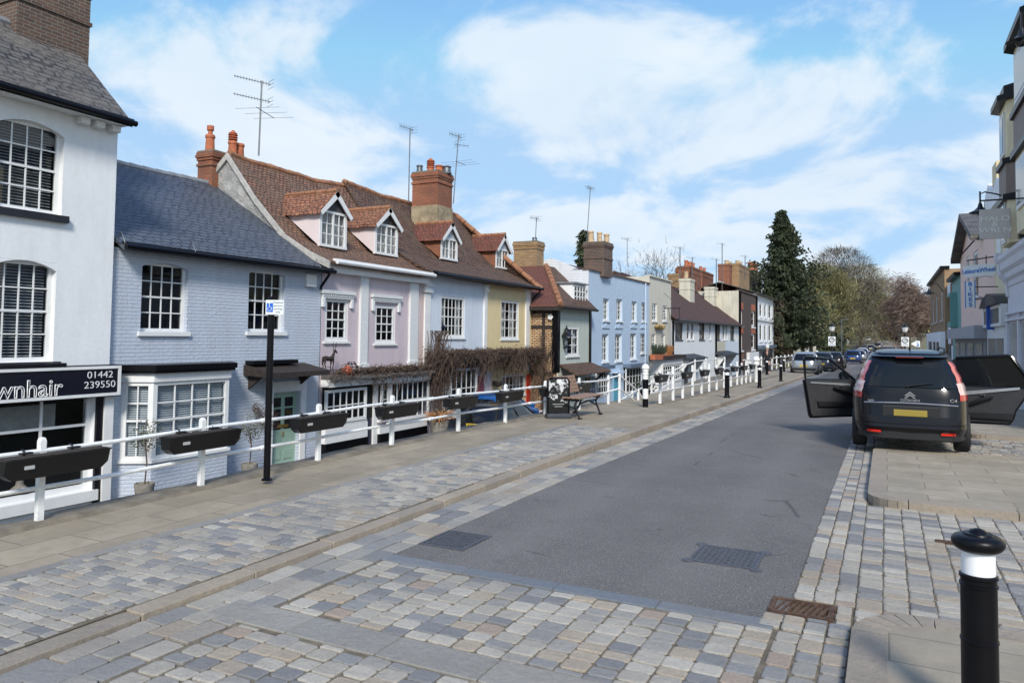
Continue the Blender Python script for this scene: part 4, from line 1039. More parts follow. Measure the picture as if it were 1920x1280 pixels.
b = MB(); xx_ = onY(1032, 594, yw-.05).x; b.lathe([(.001, 0), (.12, 0), (.14, .05), (.001, .05)], (0, 0, 0), 5); 
b.v = [V((xx_+p.x, yw-.02-p.z, (az0+az1)/2+p.y)) for p in b.v]; b.build('alarm_box', WHITE, h.root)
# hip roof
e = .3; X0 = -12.75
zE, zR = 3.12, 5.2; A = V((X0+e, 29.55, zE)); Bv = V((X0+e, 34.05, zE)); Cr = V((-14.7, 34.05, zR)); Dr = V((-14.7, 33.0, zR)); Er = V((-19.5, 33.0, zR)); Fr = V((-19.5, 29.55, zE))
def slab(name, pts, m, parent, th=.09):
    b = MB(); q = [V(p) for p in pts]; b.add(q+[p-V((0, 0, th)) for p in q], [tuple(range(len(q))), tuple(range(2*len(q)-1, len(q)-1, -1))]+[(i, (i+1) % len(q), len(q)+(i+1) % len(q), len(q)+i) for i in range(len(q))]); return b.build(name, m, parent)
rfr = slab('roof', [A, Bv, Cr, Dr], TILED, h.root); slab('roof_side', [Fr, A, Dr, Er], TILEX, h.root)
slab('roof_back', [Er, Dr, Cr, V((-14.7, 36, zR)), V((-19.5, 36, zR))], TILED, h.root)
b = MB()
for i in range(10): b.tube([A+(Dr-A)*(i/10)+V((0, 0, .02)), A+(Dr-A)*((i+.94)/10)+V((0, 0, .02))], [.15, .12], 8)
b.build('hip_tiles', TILEO, rfr)
h.gutter(29.5, 34.0, e+.05, zE-.08, m=TIMB)
b = MB(); b.box((-19.5, 29.52, zE-.22), (X0+e, 29.6, zE-.04)); b.build('eaves_board', TIMB, h.root)
# white box dormer
dxF = X0-.15; y0, y1 = onX(1074, 548, dxF).y, onX(1098, 548, dxF).y; zt_ = onX(1086, 533, dxF).z; zb_ = onX(1086, 569, dxF).z
b = MB(); b.box((dxF-1.9, y0, zb_-.2), (dxF, y1, zt_)); dm = b.build('dormer', P_WHT, h.root)
b = MB(); b.box((dxF-2.1, y0-.1, zt_+.001), (dxF+.12, y1+.1, zt_+.07)); b.build('dormer_roof', LEAD, dm)
b = MB(); w = y1-y0
for i in range(5): yv = y0+.1+(w-.2)*i/4; b.box((dxF+.001, yv-.03, zb_+.05), (dxF+.04, yv+.03, zt_-.1))
for i in range(4): zv = zb_+.05+(zt_-.15-zb_)*i/3; b.box((dxF+.001, y0+.1, zv-.025), (dxF+.036, y1-.1, zv+.025))
b.build('window', WHITE, dm); b = MB(); b.box((dxF+.0005, y0+.1, zb_+.05), (dxF+.012, y1-.1, zt_-.1)); b.build('pane', mat('dark_glass', (.02, .022, .026)), dm)
# tiled lean-to canopy
cz = onX(1085, 680, X0).z; ce = onX(1090, 700, X0+.9).z; y0 = onX(1062, 697, X0+.9).y; y1 = 34.4
b = MB(); q = [V((X0, 30.2, cz)), V((X0, 34.0, cz)), V((X0+.9, y1, ce)), V((X0+.9, 29.9, ce))]; b.add(q+[p-V((0, 0, .08)) for p in q], [(0, 1, 2, 3), (7, 6, 5, 4), (0, 4, 5, 1), (1, 5, 6, 2), (2, 6, 7, 3), (3, 7, 4, 0)]); cn = b.build('canopy', TILED, h.root)
for yv in (30.3, 33.8): b = MB(); b.prism([(X0+.01, yv, ce-.7), (X0+.08, yv, ce-.72), (X0+.8, yv, ce-.12), (X0+.7, yv, ce-.08)], (0, .08, 0)); b.build('bracket', TIMB, h.root)
c = onY(985, 470, 33.2); wch = abs(onY(960, 470, 33.2).x-onY(1003, 470, 33.2).x)
chimney(h.root, c.x, 33.6, wch, .85, 4.6, onY(985, 456, 33.2).z, BRBUFF, [(wch*.25, 0, .22, .13, GALV, '')], bands=(.02,))
# ---- sky blue three-storey house
XB = -12.9
h = House('sky_blue_house', 'long sky blue three storey brick house with four columns of sash windows', XB, 34.05, onX(1217, 600, XB).y, ZB, onX(1160, 519, XB).z, P_SKY, depth=7)
zt_ = h.z1
for rc_ in ((1131, 560, 1142, 601), (1156, 561, 1167, 602), (1184.5, 565, 1194, 603), (1203, 567, 1212, 603)): h.win(rc_, 2, 4, reveal=.1, fw=.09, sill=.08, bar=.035, cur='half')
for rc_ in ((1129, 626, 1141, 678), (1153.5, 626, 1166, 677), (1182, 625, 1193, 673), (1201, 625, 1211, 662)):
    _, r = h.win(rc_, 2, 4, reveal=.1, fw=.09, sill=.08, bar=.035, cur='curtain')
    b = h.mb(); ym = (r[0]+r[1])/2; b.prism([(.001, r[0]-.05, r[3]+.3), (.001, r[1]+.05, r[3]+.3), (.001, r[1]+.05, r[3]+.4), (.001, ym+.2, r[3]+.42), (.001, ym, r[3]+.6), (.001, ym-.2, r[3]+.42), (.001, r[0]-.05, r[3]+.4)], (.05, 0, 0)); h.part('pediment', b, P_SKY)
for rc_, cl in (((1112, 692, 1137, 742), 5), ((1169, 688, 1199, 735), 5)):
    _, r = h.win(rc_, cl, 3, reveal=-.15, fw=.09, bar=.04, sash=False, sill=.05, hole=False)
    b = h.mb(); b.box((0.002, r[0]-.1, r[3]+.02), (.45, r[1]+.1, r[3]+.2)); h.part('shop_canopy', b, mat('slate_blue_lead', (.11, .15, .21), .6, .2))
    b = h.mb(); b.box((0.002, r[0], ZB), (.16, r[1], r[2]-.08)); h.part('stall_riser', b, P_SKY)
    b = h.mb(); b.box((.004, r[0]+.05, r[2]), (.05, r[1]-.05, r[3])); h.part('shop_shade_panel', b, DARK)  # shade inside the shop painted as a near-black panel
y0, y1, z0, z1 = pr(XB, 1150, 702, 1159, 745); b = h.mb(); b.box((.002, y0, ZB+.1), (.04, y1, z1)); h.part('door', b, mat('turquoise_paint', (.12, .38, .52), .4, .1))
b = h.mb(); b.box((.002, y0-.3, z1+.1), (.35, y1+.3, z1+.17)); h.part('door_hood', b, P_SKY)
# parapet gable on the near side
ap = onY(1035, 484, 34.05); sh = onY(1083, 521, 34.05)
b = MB(); b.add([(XB-.004, 34.05, ZB), (XB-.004, 34.05, zt_), (XB-.9, 34.05, zt_+.02), (sh.x-.1, 34.05, zt_+.1), (ap.x, 34.05, ap.z), (ap.x-3.4, 34.05, zt_), (ap.x-3.4, 34.05, ZB)], [(0, 1, 2, 3, 4, 5, 6)]); b.v += [v+V((0, .35, 0)) for v in b.v]; b.f += [(13, 12, 11, 10, 9, 8, 7)]+[(i, (i+1) % 7, 7+(i+1) % 7, 7+i) for i in range(7)]; b.build('gable_wall', P_WH2, h.root)
h.finish(wall_sides=False)
b = MB(); yE = h.Y1; q = [V((XB-1., 34.4, zt_-.1)), V((XB-1., yE, zt_-.1)), V((ap.x, yE, ap.z-.15)), V((ap.x, 34.4, ap.z-.1))]; b.add(q, [(0, 1, 2, 3)]); q2 = [q[3], q[2], V((ap.x-3.4, yE, zt_)), V((ap.x-3.4, 34.4, zt_))]; b.add(q2, [(0, 1, 2, 3)]); b.add([(XB-1, 34.4, zt_-.1), (XB-1, yE, zt_-.1), (XB+.05, yE, zt_+.02), (XB+.05, 34.4, zt_+.02)], [(0, 1, 2, 3)]); b.build('roof', TILEB, h.root, recalc=False)
h.box('parapet_coping', (-.3, 34.0, zt_+.001), (.08, yE, zt_+.07), mat('brown_coping', (.14, .09, .07), .8, .3))
p = onY(1118, 470, 36.0); wch = abs(onY(1101, 470, 35.6).x-onY(1121, 470, 35.6).x)
chimney(h.root, p.x, 36.3, 1.1, 1.3, zt_-.2, onY(1118, 456, 35.6).z, BRDARK, [(-.3, -.3, .6, .15, BUFF, ''), (0.1, -.1, .55, .14, BUFF, ''), (.32, .35, .5, .15, BUFF, '')], bands=(.5,))
b = MB(); p = onX(1210, 600, XB+.06); b.tube([(XB+.06, p.y, zt_), (XB+.06, p.y, ZB)], .05, 6); b.build('downpipe', P_SKY, h.root)
SKYH = h
# ---- beige house
h = House('beige_house', 'narrow beige three storey house with white bow shopfront and flower boxes', XB, h.Y1+.02, onX(1258, 600, XB).y, ZB, onX(1240, 524, XB).z, P_BGE, depth=7)
for rc_ in ((1223, 569, 1232, 602), (1242.5, 573, 1250.5, 602)): h.win(rc_, 2, 4, reveal=.06, fw=.1, sill=.08, bar=.04)
for rc_ in ((1221.7, 626, 1229.5, 657), (1240, 627, 1247, 656)): h.win(rc_, 2, 4, reveal=.06, fw=.1, sill=.08, bar=.04)
h.finish(); h.box('coping', (-.3, h.Y0, h.z1+.001), (.1, h.Y1, h.z1+.08), P_BGE)
zc = onX(1240, 674, XB+.8).z; zs = onX(1230, 722, XB+.8).z
y0, y1 = h.Y0+.2, h.Y1-.1
_, r = h.win((y0, y1, zs, zc-.35), 9, 4, px=False, reveal=-.8, hole=False, fw=.12, bar=.06, sash=False, sill=.1)
b = h.mb(); b.box((.0, y0, ZB), (.78, y1, zs-.08)); b.box((.0, y0, zc-.349), (.85, y1, zc)); h.part('shopfront', b, WHITE)
b = h.mb(); b.box((.0, y0-.3, zc+.001), (1.0, y1+.2, zc+.22)); h.part('shop_canopy', b, TIMB)
b = h.mb(); b.box((.6, y0+.05, zs), (.62, y1-.05, zc-.35)); h.part('shop_shade_panel', b, DARK)  # near-black panel in place of the shaded room behind the shopfront
b = h.mb(); b.box((0, y0-.02, zs-.079), (.79, y0, zc-.35)); h.part('shop_side', b, WHITE)
GOLD = mat('gilded_sign', (.36, .24, .09), .5, .3, 9, .03, 12)
p = onX(1238, 613, XB+.15); b = MB()
for i in range(9): b.lathe([(.02, -.12), (.16+.04*math.sin(i*2), 0), (.02, .12)], (XB+.15, p.y-.75+i*.19, p.z+.08*math.sin(i*1.7)), 8)
b.build('gilded_ornament', GOLD, h.root, smooth=True)
b = MB(); p = onX(1245, 578, XB); b.tube([(XB, p.y, p.z), (XB+1.1, p.y, p.z)], .03, 6); b.tube([(XB, p.y, p.z+1.), (XB+1.1, p.y, p.z)], .015, 5); b.tube([(XB+1., p.y, p.z), (XB+1., p.y, p.z-1.), (XB+.4, p.y, p.z-.7), (XB+.3, p.y, p.z)], .02, 5); b.build('sign_bracket', IRON, h.root)
BEIGE = h
# ---- white cottages
h = House('white_cottages', 'row of white two storey cottages under a long red brown tiled roof with dark porches', XB, h.Y1+.02, onX(1385, 620, XB).y, ZB, onX(1320, 605, XB).z, P_WHT, depth=7)
zt_ = h.z1
for a, c, n in ((1266, 1280, 4), (1288, 1293, 1), (1296, 1301, 1), (1311, 1321, 3), (1330, 1333, 1), (1341.5, 1350, 3), (1355, 1359, 1), (1361, 1364, 1), (1369.5, 1376.5, 3)):
    h.win((a, 604.5, c, 637), n, 2, reveal=.04, fw=.08, sill=.05, bar=.07, sash=False, m=mat('dark_window_frame', (.05, .05, .055), .5, .1) if n > 1 else WHITE, cur='net')
for a, c, d in ((1274, 1279, 720), (1319, 1322, 700), (1340, 1347, 698), (1361, 1370, 695)): h.win((a, 672, c, d), 2, 2, reveal=.04, fw=.08, sash=False, sill=.05)
for a, c, zt2 in ((1285, 1317, 668), (1354, 1377, 661)):
    y0, y1 = onX(a, 680, XB+.6).y, onX(c, 680, XB+.6).y; z2 = onX((a+c)/2, zt2, XB+.6).z
    b = h.mb(); b.prism([(0, y0, z2+.15), (1., y0, z2-.1), (1., y0, z2-.22), (0, y0, z2-.1)], (0, y1-y0, 0)); h.part('porch_roof', b, mat('dark_porch', (.03, .035, .045), .6, .2))
    for yv in (y0+.3, y1-.4): b = h.mb(); b.prism([(.01, yv, z2-1.3), (.12, yv, z2-1.3), (.85, yv, z2-.25), (.7, yv, z2-.2), (.01, yv, z2-.3)], (0, .12, 0)); h.part('porch_bracket', b, WHITE)
    ym = (y0+y1)/2; b = h.mb(); b.box((.001, ym-.5, ZB), (.03, ym+.5, z2-.35)); h.part('door', b, mat('grey_door', (.07, .075, .09), .5, .2))
ya, yb = onX(1341, 650, XB).y, onX(1360, 650, XB).y
h.finish(wall_sides=False)
zs_ = onX(1350, 640, XB).z
b = h.mb(); b.box((.001, ya, ZB+.01), (.01, yb, zs_)); h.part('cream_front', b, P_CRM); b = h.mb(); b.box((.001, yb+.01, ZB+.01), (.01, h.Y1, zs_)); h.part('blue_front', b, P_ICE)
b = h.mb(); b.tube([(.08, ya, zt_), (.08, ya, ZB)], .09, 6); h.part('downpipe', b, BLACKP)
b = h.mb(); b.tube([(.08, h.Y0+.3, zt_), (.08, h.Y0+.3, ZB)], .07, 6); h.part('downpipe', b, BLACKP)
rr_ = onX(1262, 537, XB-4); xr = -4; zr = rr_.z
h.roof(h.Y0-.1, h.Y1+.3, .4, zt_+.05, xr, zr, TILEB, sag=.1, wav=.03, ridge=TILEB)
h.gutter(h.Y0, h.Y1, .45, zt_-.02)
cX = XB-2.6
for yv, w_, ht in ((onX(1288, 550, cX).y, 1.0, 525), (onX(1333, 560, cX).y, 1.1, 540)):
    c = chimney(h.root, cX, yv, .95, 1.6, zt_+1, onX(1288 if ht == 525 else 1333, ht, cX).z, P_CRM, [(0, -.3, .6, .2, BUFF, '')] if ht == 525 else [], bands=(.6,))
# big brick stacks behind
for xa, xc, tp, dep, mm, np_ in ((1280, 1305, 504, -19., BRRED, 3), (1303, 1330, 512, -21., BRRED, 2), (1262, 1282, 517, -20., BRBUFF, 2)):
    ya, yb = onX(xa, tp+15, dep).y, onX(xc, tp+15, dep).y; z_ = onX((xa+xc)/2, tp, dep).z
    chimney(h.root, dep, (ya+yb)/2, 1.4, (yb-ya)*.8, zt_, z_, mm, [(0, (i-(np_-1)/2)*(yb-ya)*.25, .7, .22, TERRA, '') for i in range(np_)], bands=(.4,))
COTT = h
# ---- dark brick three-storey house
h = House('brown_brick_house', 'dark brown brick three storey house with cream plastered side wall and white window reveals', XB, h.Y1+.02, onX(1418, 620, XB).y, ZB, onX(1398, 549, XB).z, BRBROWN, depth=9)
for rc_ in ((1386.5, 580, 1393, 610), (1409, 583, 1415.5, 613), (1386.5, 625, 1393, 657), (1409, 625, 1415.5, 655)):
    w_, r = h.win(rc_, 1, 2, reveal=.12, fw=.22, sill=.1, silh=.15)
    b = h.mb(); b.box((.001, r[0]-.1, r[3]), (.03, r[1]+.1, r[3]+.7)); h.part('brick_arch', b, mat('orange_brick', (.36, .11, .05), .8, .3, 8))
b = h.mb(); b.box((-.001, h.Y0-.03, 2.5), (-9., h.Y0-.005, h.z1-.02)); h.part('plaster_side', b, P_CRM)
h.finish(); h.box('coping', (-.3, h.Y0, h.z1+.001), (.12, h.Y1, h.z1+.12), BRDARK); y_ = onX(1393, 690, XB).y
h.box('door', (.001, h.Y0+.6, ZB), (.05, h.Y0+2.6, onX(1390, 662, XB).z), mat('brown_door', (.16, .07, .04), .5, .2)); h.box('shopfront', (.001, onX(1400, 680, XB).y, ZB), (.3, h.Y1-.1, onX(1408, 660, XB).z), WHITE)
b = h.mb()
for yv in (h.Y0+.3, h.Y1-.2): b.tube([(.1, yv, h.z1), (.1, yv, ZB)], .1, 6)
h.part('downpipe', b, BLACKP)
for xa, xc, tp, dep in ((1356, 1374, 500, XB-4), (1374, 1396, 500, XB-3.2)):
    ya, yb = onX(xa, tp+15, dep).y, onX(xc, tp+15, dep).y
    chimney(h.root, dep, (ya+yb)/2, 1.3, (yb-ya)*.92, h.z1-.5, onX((xa+xc)/2, tp, dep).z, BRRED if xa == 1356 else BRBUFF, [(0, (i-.5)*1.8, .6, .28, BUFF, '') for i in range(2)], bands=(.5,))
# ---- tall white shop house
h = House('white_shop_house', 'white three storey house with slate roof at the far end of the left row', XB, h.Y1+.02, onX(1450, 620, XB).y, ZB, onX(1434, 556, XB).z, P_WHT, depth=9)
for rc_ in ((1424, 568, 1429, 595), (1433, 570, 1437, 596), (1441, 570, 1446, 598), (1424, 607, 1429, 640), (1433, 608, 1437, 640), (1441, 608, 1446, 640)):
    h.win(rc_, 1, 2, reveal=.05, fw=.2, sill=.1, silh=.1, cur='net')
b = h.mb(); z_ = onX(1434, 647, XB).z; b.box((.001, h.Y0+.5, z_-.3), (.5, h.Y1-.5, z_)); h.part('shop_canopy', b, mat('slate_blue_lead', (.11, .15, .21)))
b = h.mb(); b.box((.001, h.Y0+1, ZB), (.05, h.Y1-1, z_-.5)); h.part('shop_window', b, mat('shop_glass_grey', (.12, .14, .16), .2, .3, 1.))
z3 = onX(1434, 600, XB).z; h.box('string_course', (.001, h.Y0, z3-.15), (.15, h.Y1, z3), WHITE)
h.finish(); rt_ = onX(1402, 524, XB-4.)
h.roof(h.Y0-.2, h.Y1+.5, .5, h.z1, -4, onY(1400, 522, h.Y0).z-.3, SLATEO, sag=.02, wav=.01, ridge=WHITE)
ya, yb = onX(1400, 520, XB-5).y, onX(1422, 520, XB-5).y
chimney(h.root, XB-5, (ya+yb)/2, 1.5, (yb-ya)*.6, h.z1, onX(1411, 510, XB-5).z, BRBROWN, [(0, (i-.5)*3.2, 1.3, .5, TERRA, '') for i in range(2)], bands=(.3,))
WSH = h
# ================================================================ RIGHT ROW
XR = 3.7
P_GRY = paint('grey_shop_paint', (.70, .69, .73), False, dirt=.1)
P_PN2 = paint('warm_pink_paint', (.88, .62, .52), False, dirt=.15)
P_WHR = paint('bright_white_render', (.88, .88, .88), False, dirt=.08)
P_CR2 = paint('cream_stone', (.86, .74, .48), False, dirt=.2)
P_BRN = paint('brown_render', (.24, .18, .15), False, dirt=.3)
P_GN2 = paint('green_tile_front', (.16, .36, .34), False, dirt=.2)
def RH(*a, **k): return House(*a, sg=-1, **k)
YA, YE = 17.5, 28.
h = RH('grey_shop_building', 'tall building with grey shopfront, cream bays, brown panels and black eaves at the right edge', XR, YA, YE, -.35, 8.3, P_CR2, cat='shop building', depth=8)
b = h.mb(); b.box((.002, YA, -.3), (.25, YE, 3.55)); h.part('shopfront', b, P_GRY)
b = h.mb()
for i in range(4): b.box((.251, YE-2.2-i*2.3, .35), (.29, YE-.4-i*2.3, 2.35))
h.part('shop_window', b, mat('pale_shop_glass', (.42, .43, .46), .15, .15, 1))
b = h.mb()
for i in range(5): b.box((.251, YE-.28-i*2.3, -.3), (.33, YE-.02-i*2.3, 2.6))
for zc in (2.42, 2.62): b.box((.251, YA, zc), (.36, YE, zc+.06))
h.part('shop_pilasters', b, P_GRY)
pf = [(.25, 3.5), (.28, 3.5), (.30, 3.66), (.38, 3.74), (.40, 3.9), (.48, 4.0), (.50, 4.2), (.56, 4.3), (.56, 4.42), (.0, 4.5), (.0, 3.5)]
b = h.mb(); b.prism([(x_, YA, z_) for x_, z_ in pf], (0, YE-YA-.35, 0)); cor = h.part('cornice', b, P_GRY)
b = h.mb(); b.prism([(.0, YE-.34, 3.2), (.3, YE-.34, 3.2), (.33, YE-.34, 3.6), (.5, YE-.34, 3.85), (.52, YE-.34, 4.2), (.6, YE-.34, 4.36), (.6, YE-.34, 4.56), (.0, YE-.34, 4.56)], (0, .36, 0)); h.part('cornice_console', b, P_GRY)
b = h.mb(); b.box((.26, 24.6, 2.85), (.27, 24.9, 3.1)); h.part('fascia_letter', b, WHITE)
h.finish()
for y0_, y1_, xb, zt_ in ((19.2, 23.0, .72, 9.15), (23.7, 26.3, .66, 8.45)):
    fl = lambda e=0: [(0, y0_-e, 0), (xb+e, y0_+.6, 0), (xb+e, y1_-.6, 0), (0, y1_+e, 0)]
    def lay(z0, z1, e, m, nm, par=None):
        b = h.mb(); b.prism([(p[0], p[1], z0) for p in fl(e)], (0, 0, z1-z0)); return h.part(nm, b, m, par)
    k = zt_; bay = lay(4.51, k, 0, P_CR2, 'bay')
    lay(k+.001, k+.16, .22, BLACKP, 'bay_eaves', bay); lay(k+.161, k+.42, .06, BLACKP, 'bay_roof', bay); lay(k-1.75, k-1.6, .12, BLACKP, 'bay_band', bay); lay(k-2.6, k-1.751, .04, P_BRN, 'bay_panel', bay); lay(k-2.76, k-2.601, .12, BLACKP, 'bay_band', bay)
    for z0 in (k-1.45, k-4.1 if k > 9 else k-3.9):
        b = h.mb(); b.box((xb+.001, y0_+.9, z0), (xb+.05, y1_-.9, z0+1.2)); h.part('window', b, WHITE, bay)
        b = h.mb(); b.box((xb+.051, y0_+1.0, z0+.1), (xb+.06, y1_-1.0, z0+1.1)); h.part('pane', b, mat('dark_glass', (.02, .022, .026)), bay)
        b = h.mb(); b.prism([(xb+.03, y0_+.52, z0), (.1, y0_+.0, z0), (.1, y0_+.0, z0+1.2), (xb+.03, y0_+.52, z0+1.2)], (0, .1, 0)) if False else b.box((.2, y0_+.06, z0), (.5, y0_+.3, z0+1.2)); h.part('side_window', b, mat('dark_glass', (.02, .022, .026)), bay)
b = h.mb(); b.prism([(.1, YA, 8.31), (.1, YA, 8.45), (-3, YA, 10.0), (-3, YA, 9.8)], (0, YE-YA, 0)); h.part('roof', b, SLATEO)
h = RH('white_gabled_shop', 'narrow cream building with ornate white gable and black arched shop canopy', XR, YE+.05, 33.2, -.45, 6.8, P_CR2, cat='shop building', depth=8)
h.finish()
b = h.mb(); b.box((.002, 28.3, -.4), (.3, 33.1, 2.3)); b.box((.002, 28.2, 2.301), (.42, 33.2, 3.0)); h.part('shopfront', b, WHITE)
b = h.mb(); b.box((.301, 28.7, .4), (.32, 30.4, 1.9)); b.box((.301, 30.7, .4), (.32, 32.7, 1.9)); b.box((.421, 28.7, 2.4), (.43, 32.7, 2.9)); h.part('shop_window', b, mat('shop_glass_grey', (.12, .14, .16)))
b = h.mb(); b.prism([(.0, y_, z_) for y_, z_ in ((28.2, 3.01), (29., 3.3), (30.6, 3.45), (32.2, 3.3), (33.1, 3.01))], (.55, 0, 0)); h.part('arched_canopy', b, BLACKP)
g0, g1 = onX(1849, 372, 3.4), onX(1868, 352, 3.4)
b = h.mb(); zt_ = g1.z; b.prism([(.002, y_, z_) for y_, z_ in ((28.4, 6.5), (28.7, 7.0), (29.6, 7.3), (30.7, zt_), (31.8, 7.5), (32.8, 7.2), (33.1, 6.5))], (.32, 0, 0)); h.part('ornate_gable', b, P_WHR)
b = h.mb(); b.box((.28, 29.9, onX(1870, 345, 3.5).z), (-.6, 31., onX(1870, 306, 3.5).z)); h.part('yellow_parapet', b, P_YEL)
for yv in (29.0, 31.2): h_ = h.mb(); h_.box((.002, yv, 4.3), (.05, yv+1., 5.9)); h.part('window', h_, WHITE)
c1, c2 = onY(1849, 590, 31.), onY(1862, 590, 31.); b = MB(); b.box((c1.x, 30.9, onY(1855, 618, 31.).z), (c2.x, 31.1, onY(1855, 570, 31.).z)); b.build('blue_sign_box', mat('blue_sign', (.02, .09, .42), .4, .1), h.root)
h = RH('pink_building', 'pale pink gabled building carrying the bicycle shop signs', XR, 33.25, 47.6, -.5, 6.5, P_PN2, cat='shop building', depth=8)
for rc_ in ((1812, 480, 1818, 560), (1825, 470, 1834, 560)): h.win(rc_, 1, 2, reveal=.05, fw=.15, sill=.08, cur='net')
h.finish()
b = h.mb(); b.prism([(.45, y_, z_) for y_, z_ in ((36.8, 6.3), (42.2, 8.0), (47.8, 6.3), (47.8, 6.05), (42.2, 7.75), (36.8, 6.05))], (-6, 0, 0)); h.part('roof', b, SLATEO)
b = h.mb(); b.prism([(.0, y_, z_) for y_, z_ in ((37, 6.4), (42.2, 7.8), (47.6, 6.4))], (-.1, 0, 0)); h.part('gable', b, P_PN2)
b = h.mb(); b.box((.002, 33.4, -.4), (.3, 47.5, 1.9)); h.part('shopfront', b, mat('grey_blue_shopfront', (.16, .18, .21), .5, .15)); b = h.mb(); b.box((.002, 33.3, 1.901), (.7, 47.6, 2.4)); h.part('shop_fascia', b, mat('grey_fascia', (.36, .36, .38), .6, .15))
for yv in (34.5, 38, 41.6, 45): b = h.mb(); b.box((.301, yv, .2), (.32, yv+2.2, 1.7)); h.part('shop_window', b, mat('shop_glass_grey', (.12, .14, .16)))
b = h.mb(); b.box((-2, 45, 6.5), (-3, 46, 9.0)); h.part('chimney', b, BRRED)
h = RH('green_building', 'narrow green fronted building beside the pink one on the right', XR, 47.65, 53.5, -.6, 5.4, P_GN2, cat='shop building', depth=8)
h.finish(); b = h.mb(); b.box((-.3, 47.7, 5.401), (.3, 53.6, 5.6)); h.part('cornice', b, BLACKP); b = h.mb(); b.box((.001, 50, 2.6), (.35, 52.6, 4.6)); h.part('oriel', b, P_GN2); b = h.mb(); b.box((.351, 50.2, 2.9), (.36, 52.4, 4.4)); h.part('pane', b, mat('dark_glass', (.02, .022, .026)))
b = h.mb(); b.box((-.5, 50, 5.4), (-1.1, 51, 6.6)); h.part('chimney', b, BRRED)
h = RH('white_strip_building', 'narrow white building with an orange brick edge beyond the green front', XR, 53.55, 57.5, -.6, 5.5, P_WHR, cat='shop building', depth=8)
h.finish(); b = h.mb(); b.box((.001, 53.6, 1.5), (.02, 54.6, 5.4)); h.part('brick_pier', b, BRRED); b = h.mb(); b.box((.001, 54.8, -.5), (.03, 57, 1.6)); h.part('shop_window', b, BLACKP)
h = RH('yellow_brick_building', 'yellow brick building with white ground floor at the far end of the right row', XR-.15, 57.6, 76., -.7, 6.6, BRBUFF, cat='shop building', depth=8)
b = h.mb(); b.box((.002, 57.5, -.6), (.3, 76, 2.4)); h.part('ground_floor', b, P_WHR); 
for yv in (60, 66, 71): h.win((yv, yv+1.6, 3.2, 5.2), 2, 2, px=False, reveal=.05, fw=.15, sill=.1)
h.finish(); b = h.mb(); b.box((-.3, 57.5, 6.601), (.25, 76.1, 6.8)); h.part('coping', b, BLACKP)
b = h.mb(); b.box((.301, 59, 0), (.32, 61.5, 1.7)); b.box((.301, 63, 0), (.32, 65.5, 1.7)); b.box((.301, 68, 0), (.32, 72, 1.7)); h.part('shop_window', b, BLACKP)
# hanging signs
SG = mat('taupe_sign', (.60, .55, .51), .6, .04)
Ys = 24.; a, c = onY(1836.5, 420, Ys), onY(1895, 420, Ys); zt_, zb_ = onY(1865, 392, Ys).z, onY(1865, 447.5, Ys).z
t = thing('hanging_sign', 'square taupe hanging sign reading HALO & WREN under a black swan neck lamp', 'sign', (XR-.0, Ys, zb_))
b = MB(); b.box((a.x, Ys-.04, zb_), (c.x, Ys+.04, zt_), .01); bd = b.build('sign_board', SG, t)
cxm = (a.x+c.x)/2; hh = zt_-zb_
HLW = mat('halo_letters', (.95, .95, .93), .4, .01)
for s_, zo in (('HALO', .16), ('&', -.02), ('WREN', -.22)): text('lettering', s_, HLW, frame_m((cxm, Ys-.045, (zt_+zb_)/2+zo*hh), (1, 0, 0), (0, 0, 1)), hh*.235, bd, depth=.012, sx=1.35, font_off=-.002)
b = MB(); b.tube([(c.x+.7, Ys, zt_+.25), (a.x, Ys, zt_+.25)], .022, 6); b.tube([(a.x+.12, Ys, zt_+.25), (a.x+.12, Ys, zt_)], .01, 4); b.tube([(c.x-.12, Ys, zt_+.25), (c.x-.12, Ys, zt_)], .01, 4); b.build('bracket', IRON, t)
def swan_lamp(x, y, z, arm, label, s=1.):
    t = thing('swan_neck_lamp', label, 'lamp', (x, y, z), group='swan neck lamps on the right hand shops')
    b = MB(); b.tube([(arm, y, z+.1*s), (x+.5*s, y, z+.62*s), (x+.15*s, y, z+.72*s), (x, y, z+.66*s), (x, y, z+.3*s)], .025*s, 6); b.tube([(x, y, z+.75*s), (x, y, z+.3*s)], .03*s, 6); b.build('arm', IRON, t)
    b = MB(); b.lathe([(.03*s, .36*s), (.06*s, .3*s), (.09*s, .18*s), (.2*s, .07*s), (.36*s, 0), (.33*s, -.03*s), (.1*s, .05*s)], (x, y, z), 20); b.build('shade', IRON, t, smooth=True)
    b = MB(); b.lathe([(.02*s, -.14*s), (.12*s, -.1*s), (.15*s, -.02*s), (.1*s, .04*s)], (x, y, z), 14); b.build('lamp_glass', GLASS, t, smooth=True)
p = onY(1838, 398, 25.); swan_lamp(p.x, 25., p.z, XR, 'black swan neck lamp above the taupe square sign', .8)
p = onY(1916, 78, 19.); swan_lamp(p.x, 19., p.z, XR, 'black swan neck lamp cut by the top right corner of the photo', .85)
p = onY(1742, 550, 58.); swan_lamp(p.x, 58., p.z, XR-.2, 'black swan neck lamp on the far yellow brick building', 1.)
Ys = 33.; BL = mat('sign_blue', (.03, .2, .62), .5, .05); BN = mat('sign_board_white', (.88, .9, .92), .5, .02)
a, c = onY(1807, 507, Ys), onY(1867, 507, Ys); z0, z1 = onY(1837, 520, Ys).z, onY(1837, 494, Ys).z
t = thing('hanging_banner', 'white banner reading LeisureWheels in blue on the pink building', 'sign', (XR, Ys, z0))
M_ = frame_m(((a.x+c.x)/2, Ys, (z0+z1)/2), V((1, 0, .09)), V((-.09, 0, 1))); w_ = (c.x-a.x)/2; hh = (z1-z0)/2
b = MB(M_); b.box((-w_, -hh*.85, -.03), (w_, hh*.85, .03)); bd = b.build('sign_board', BN, t)
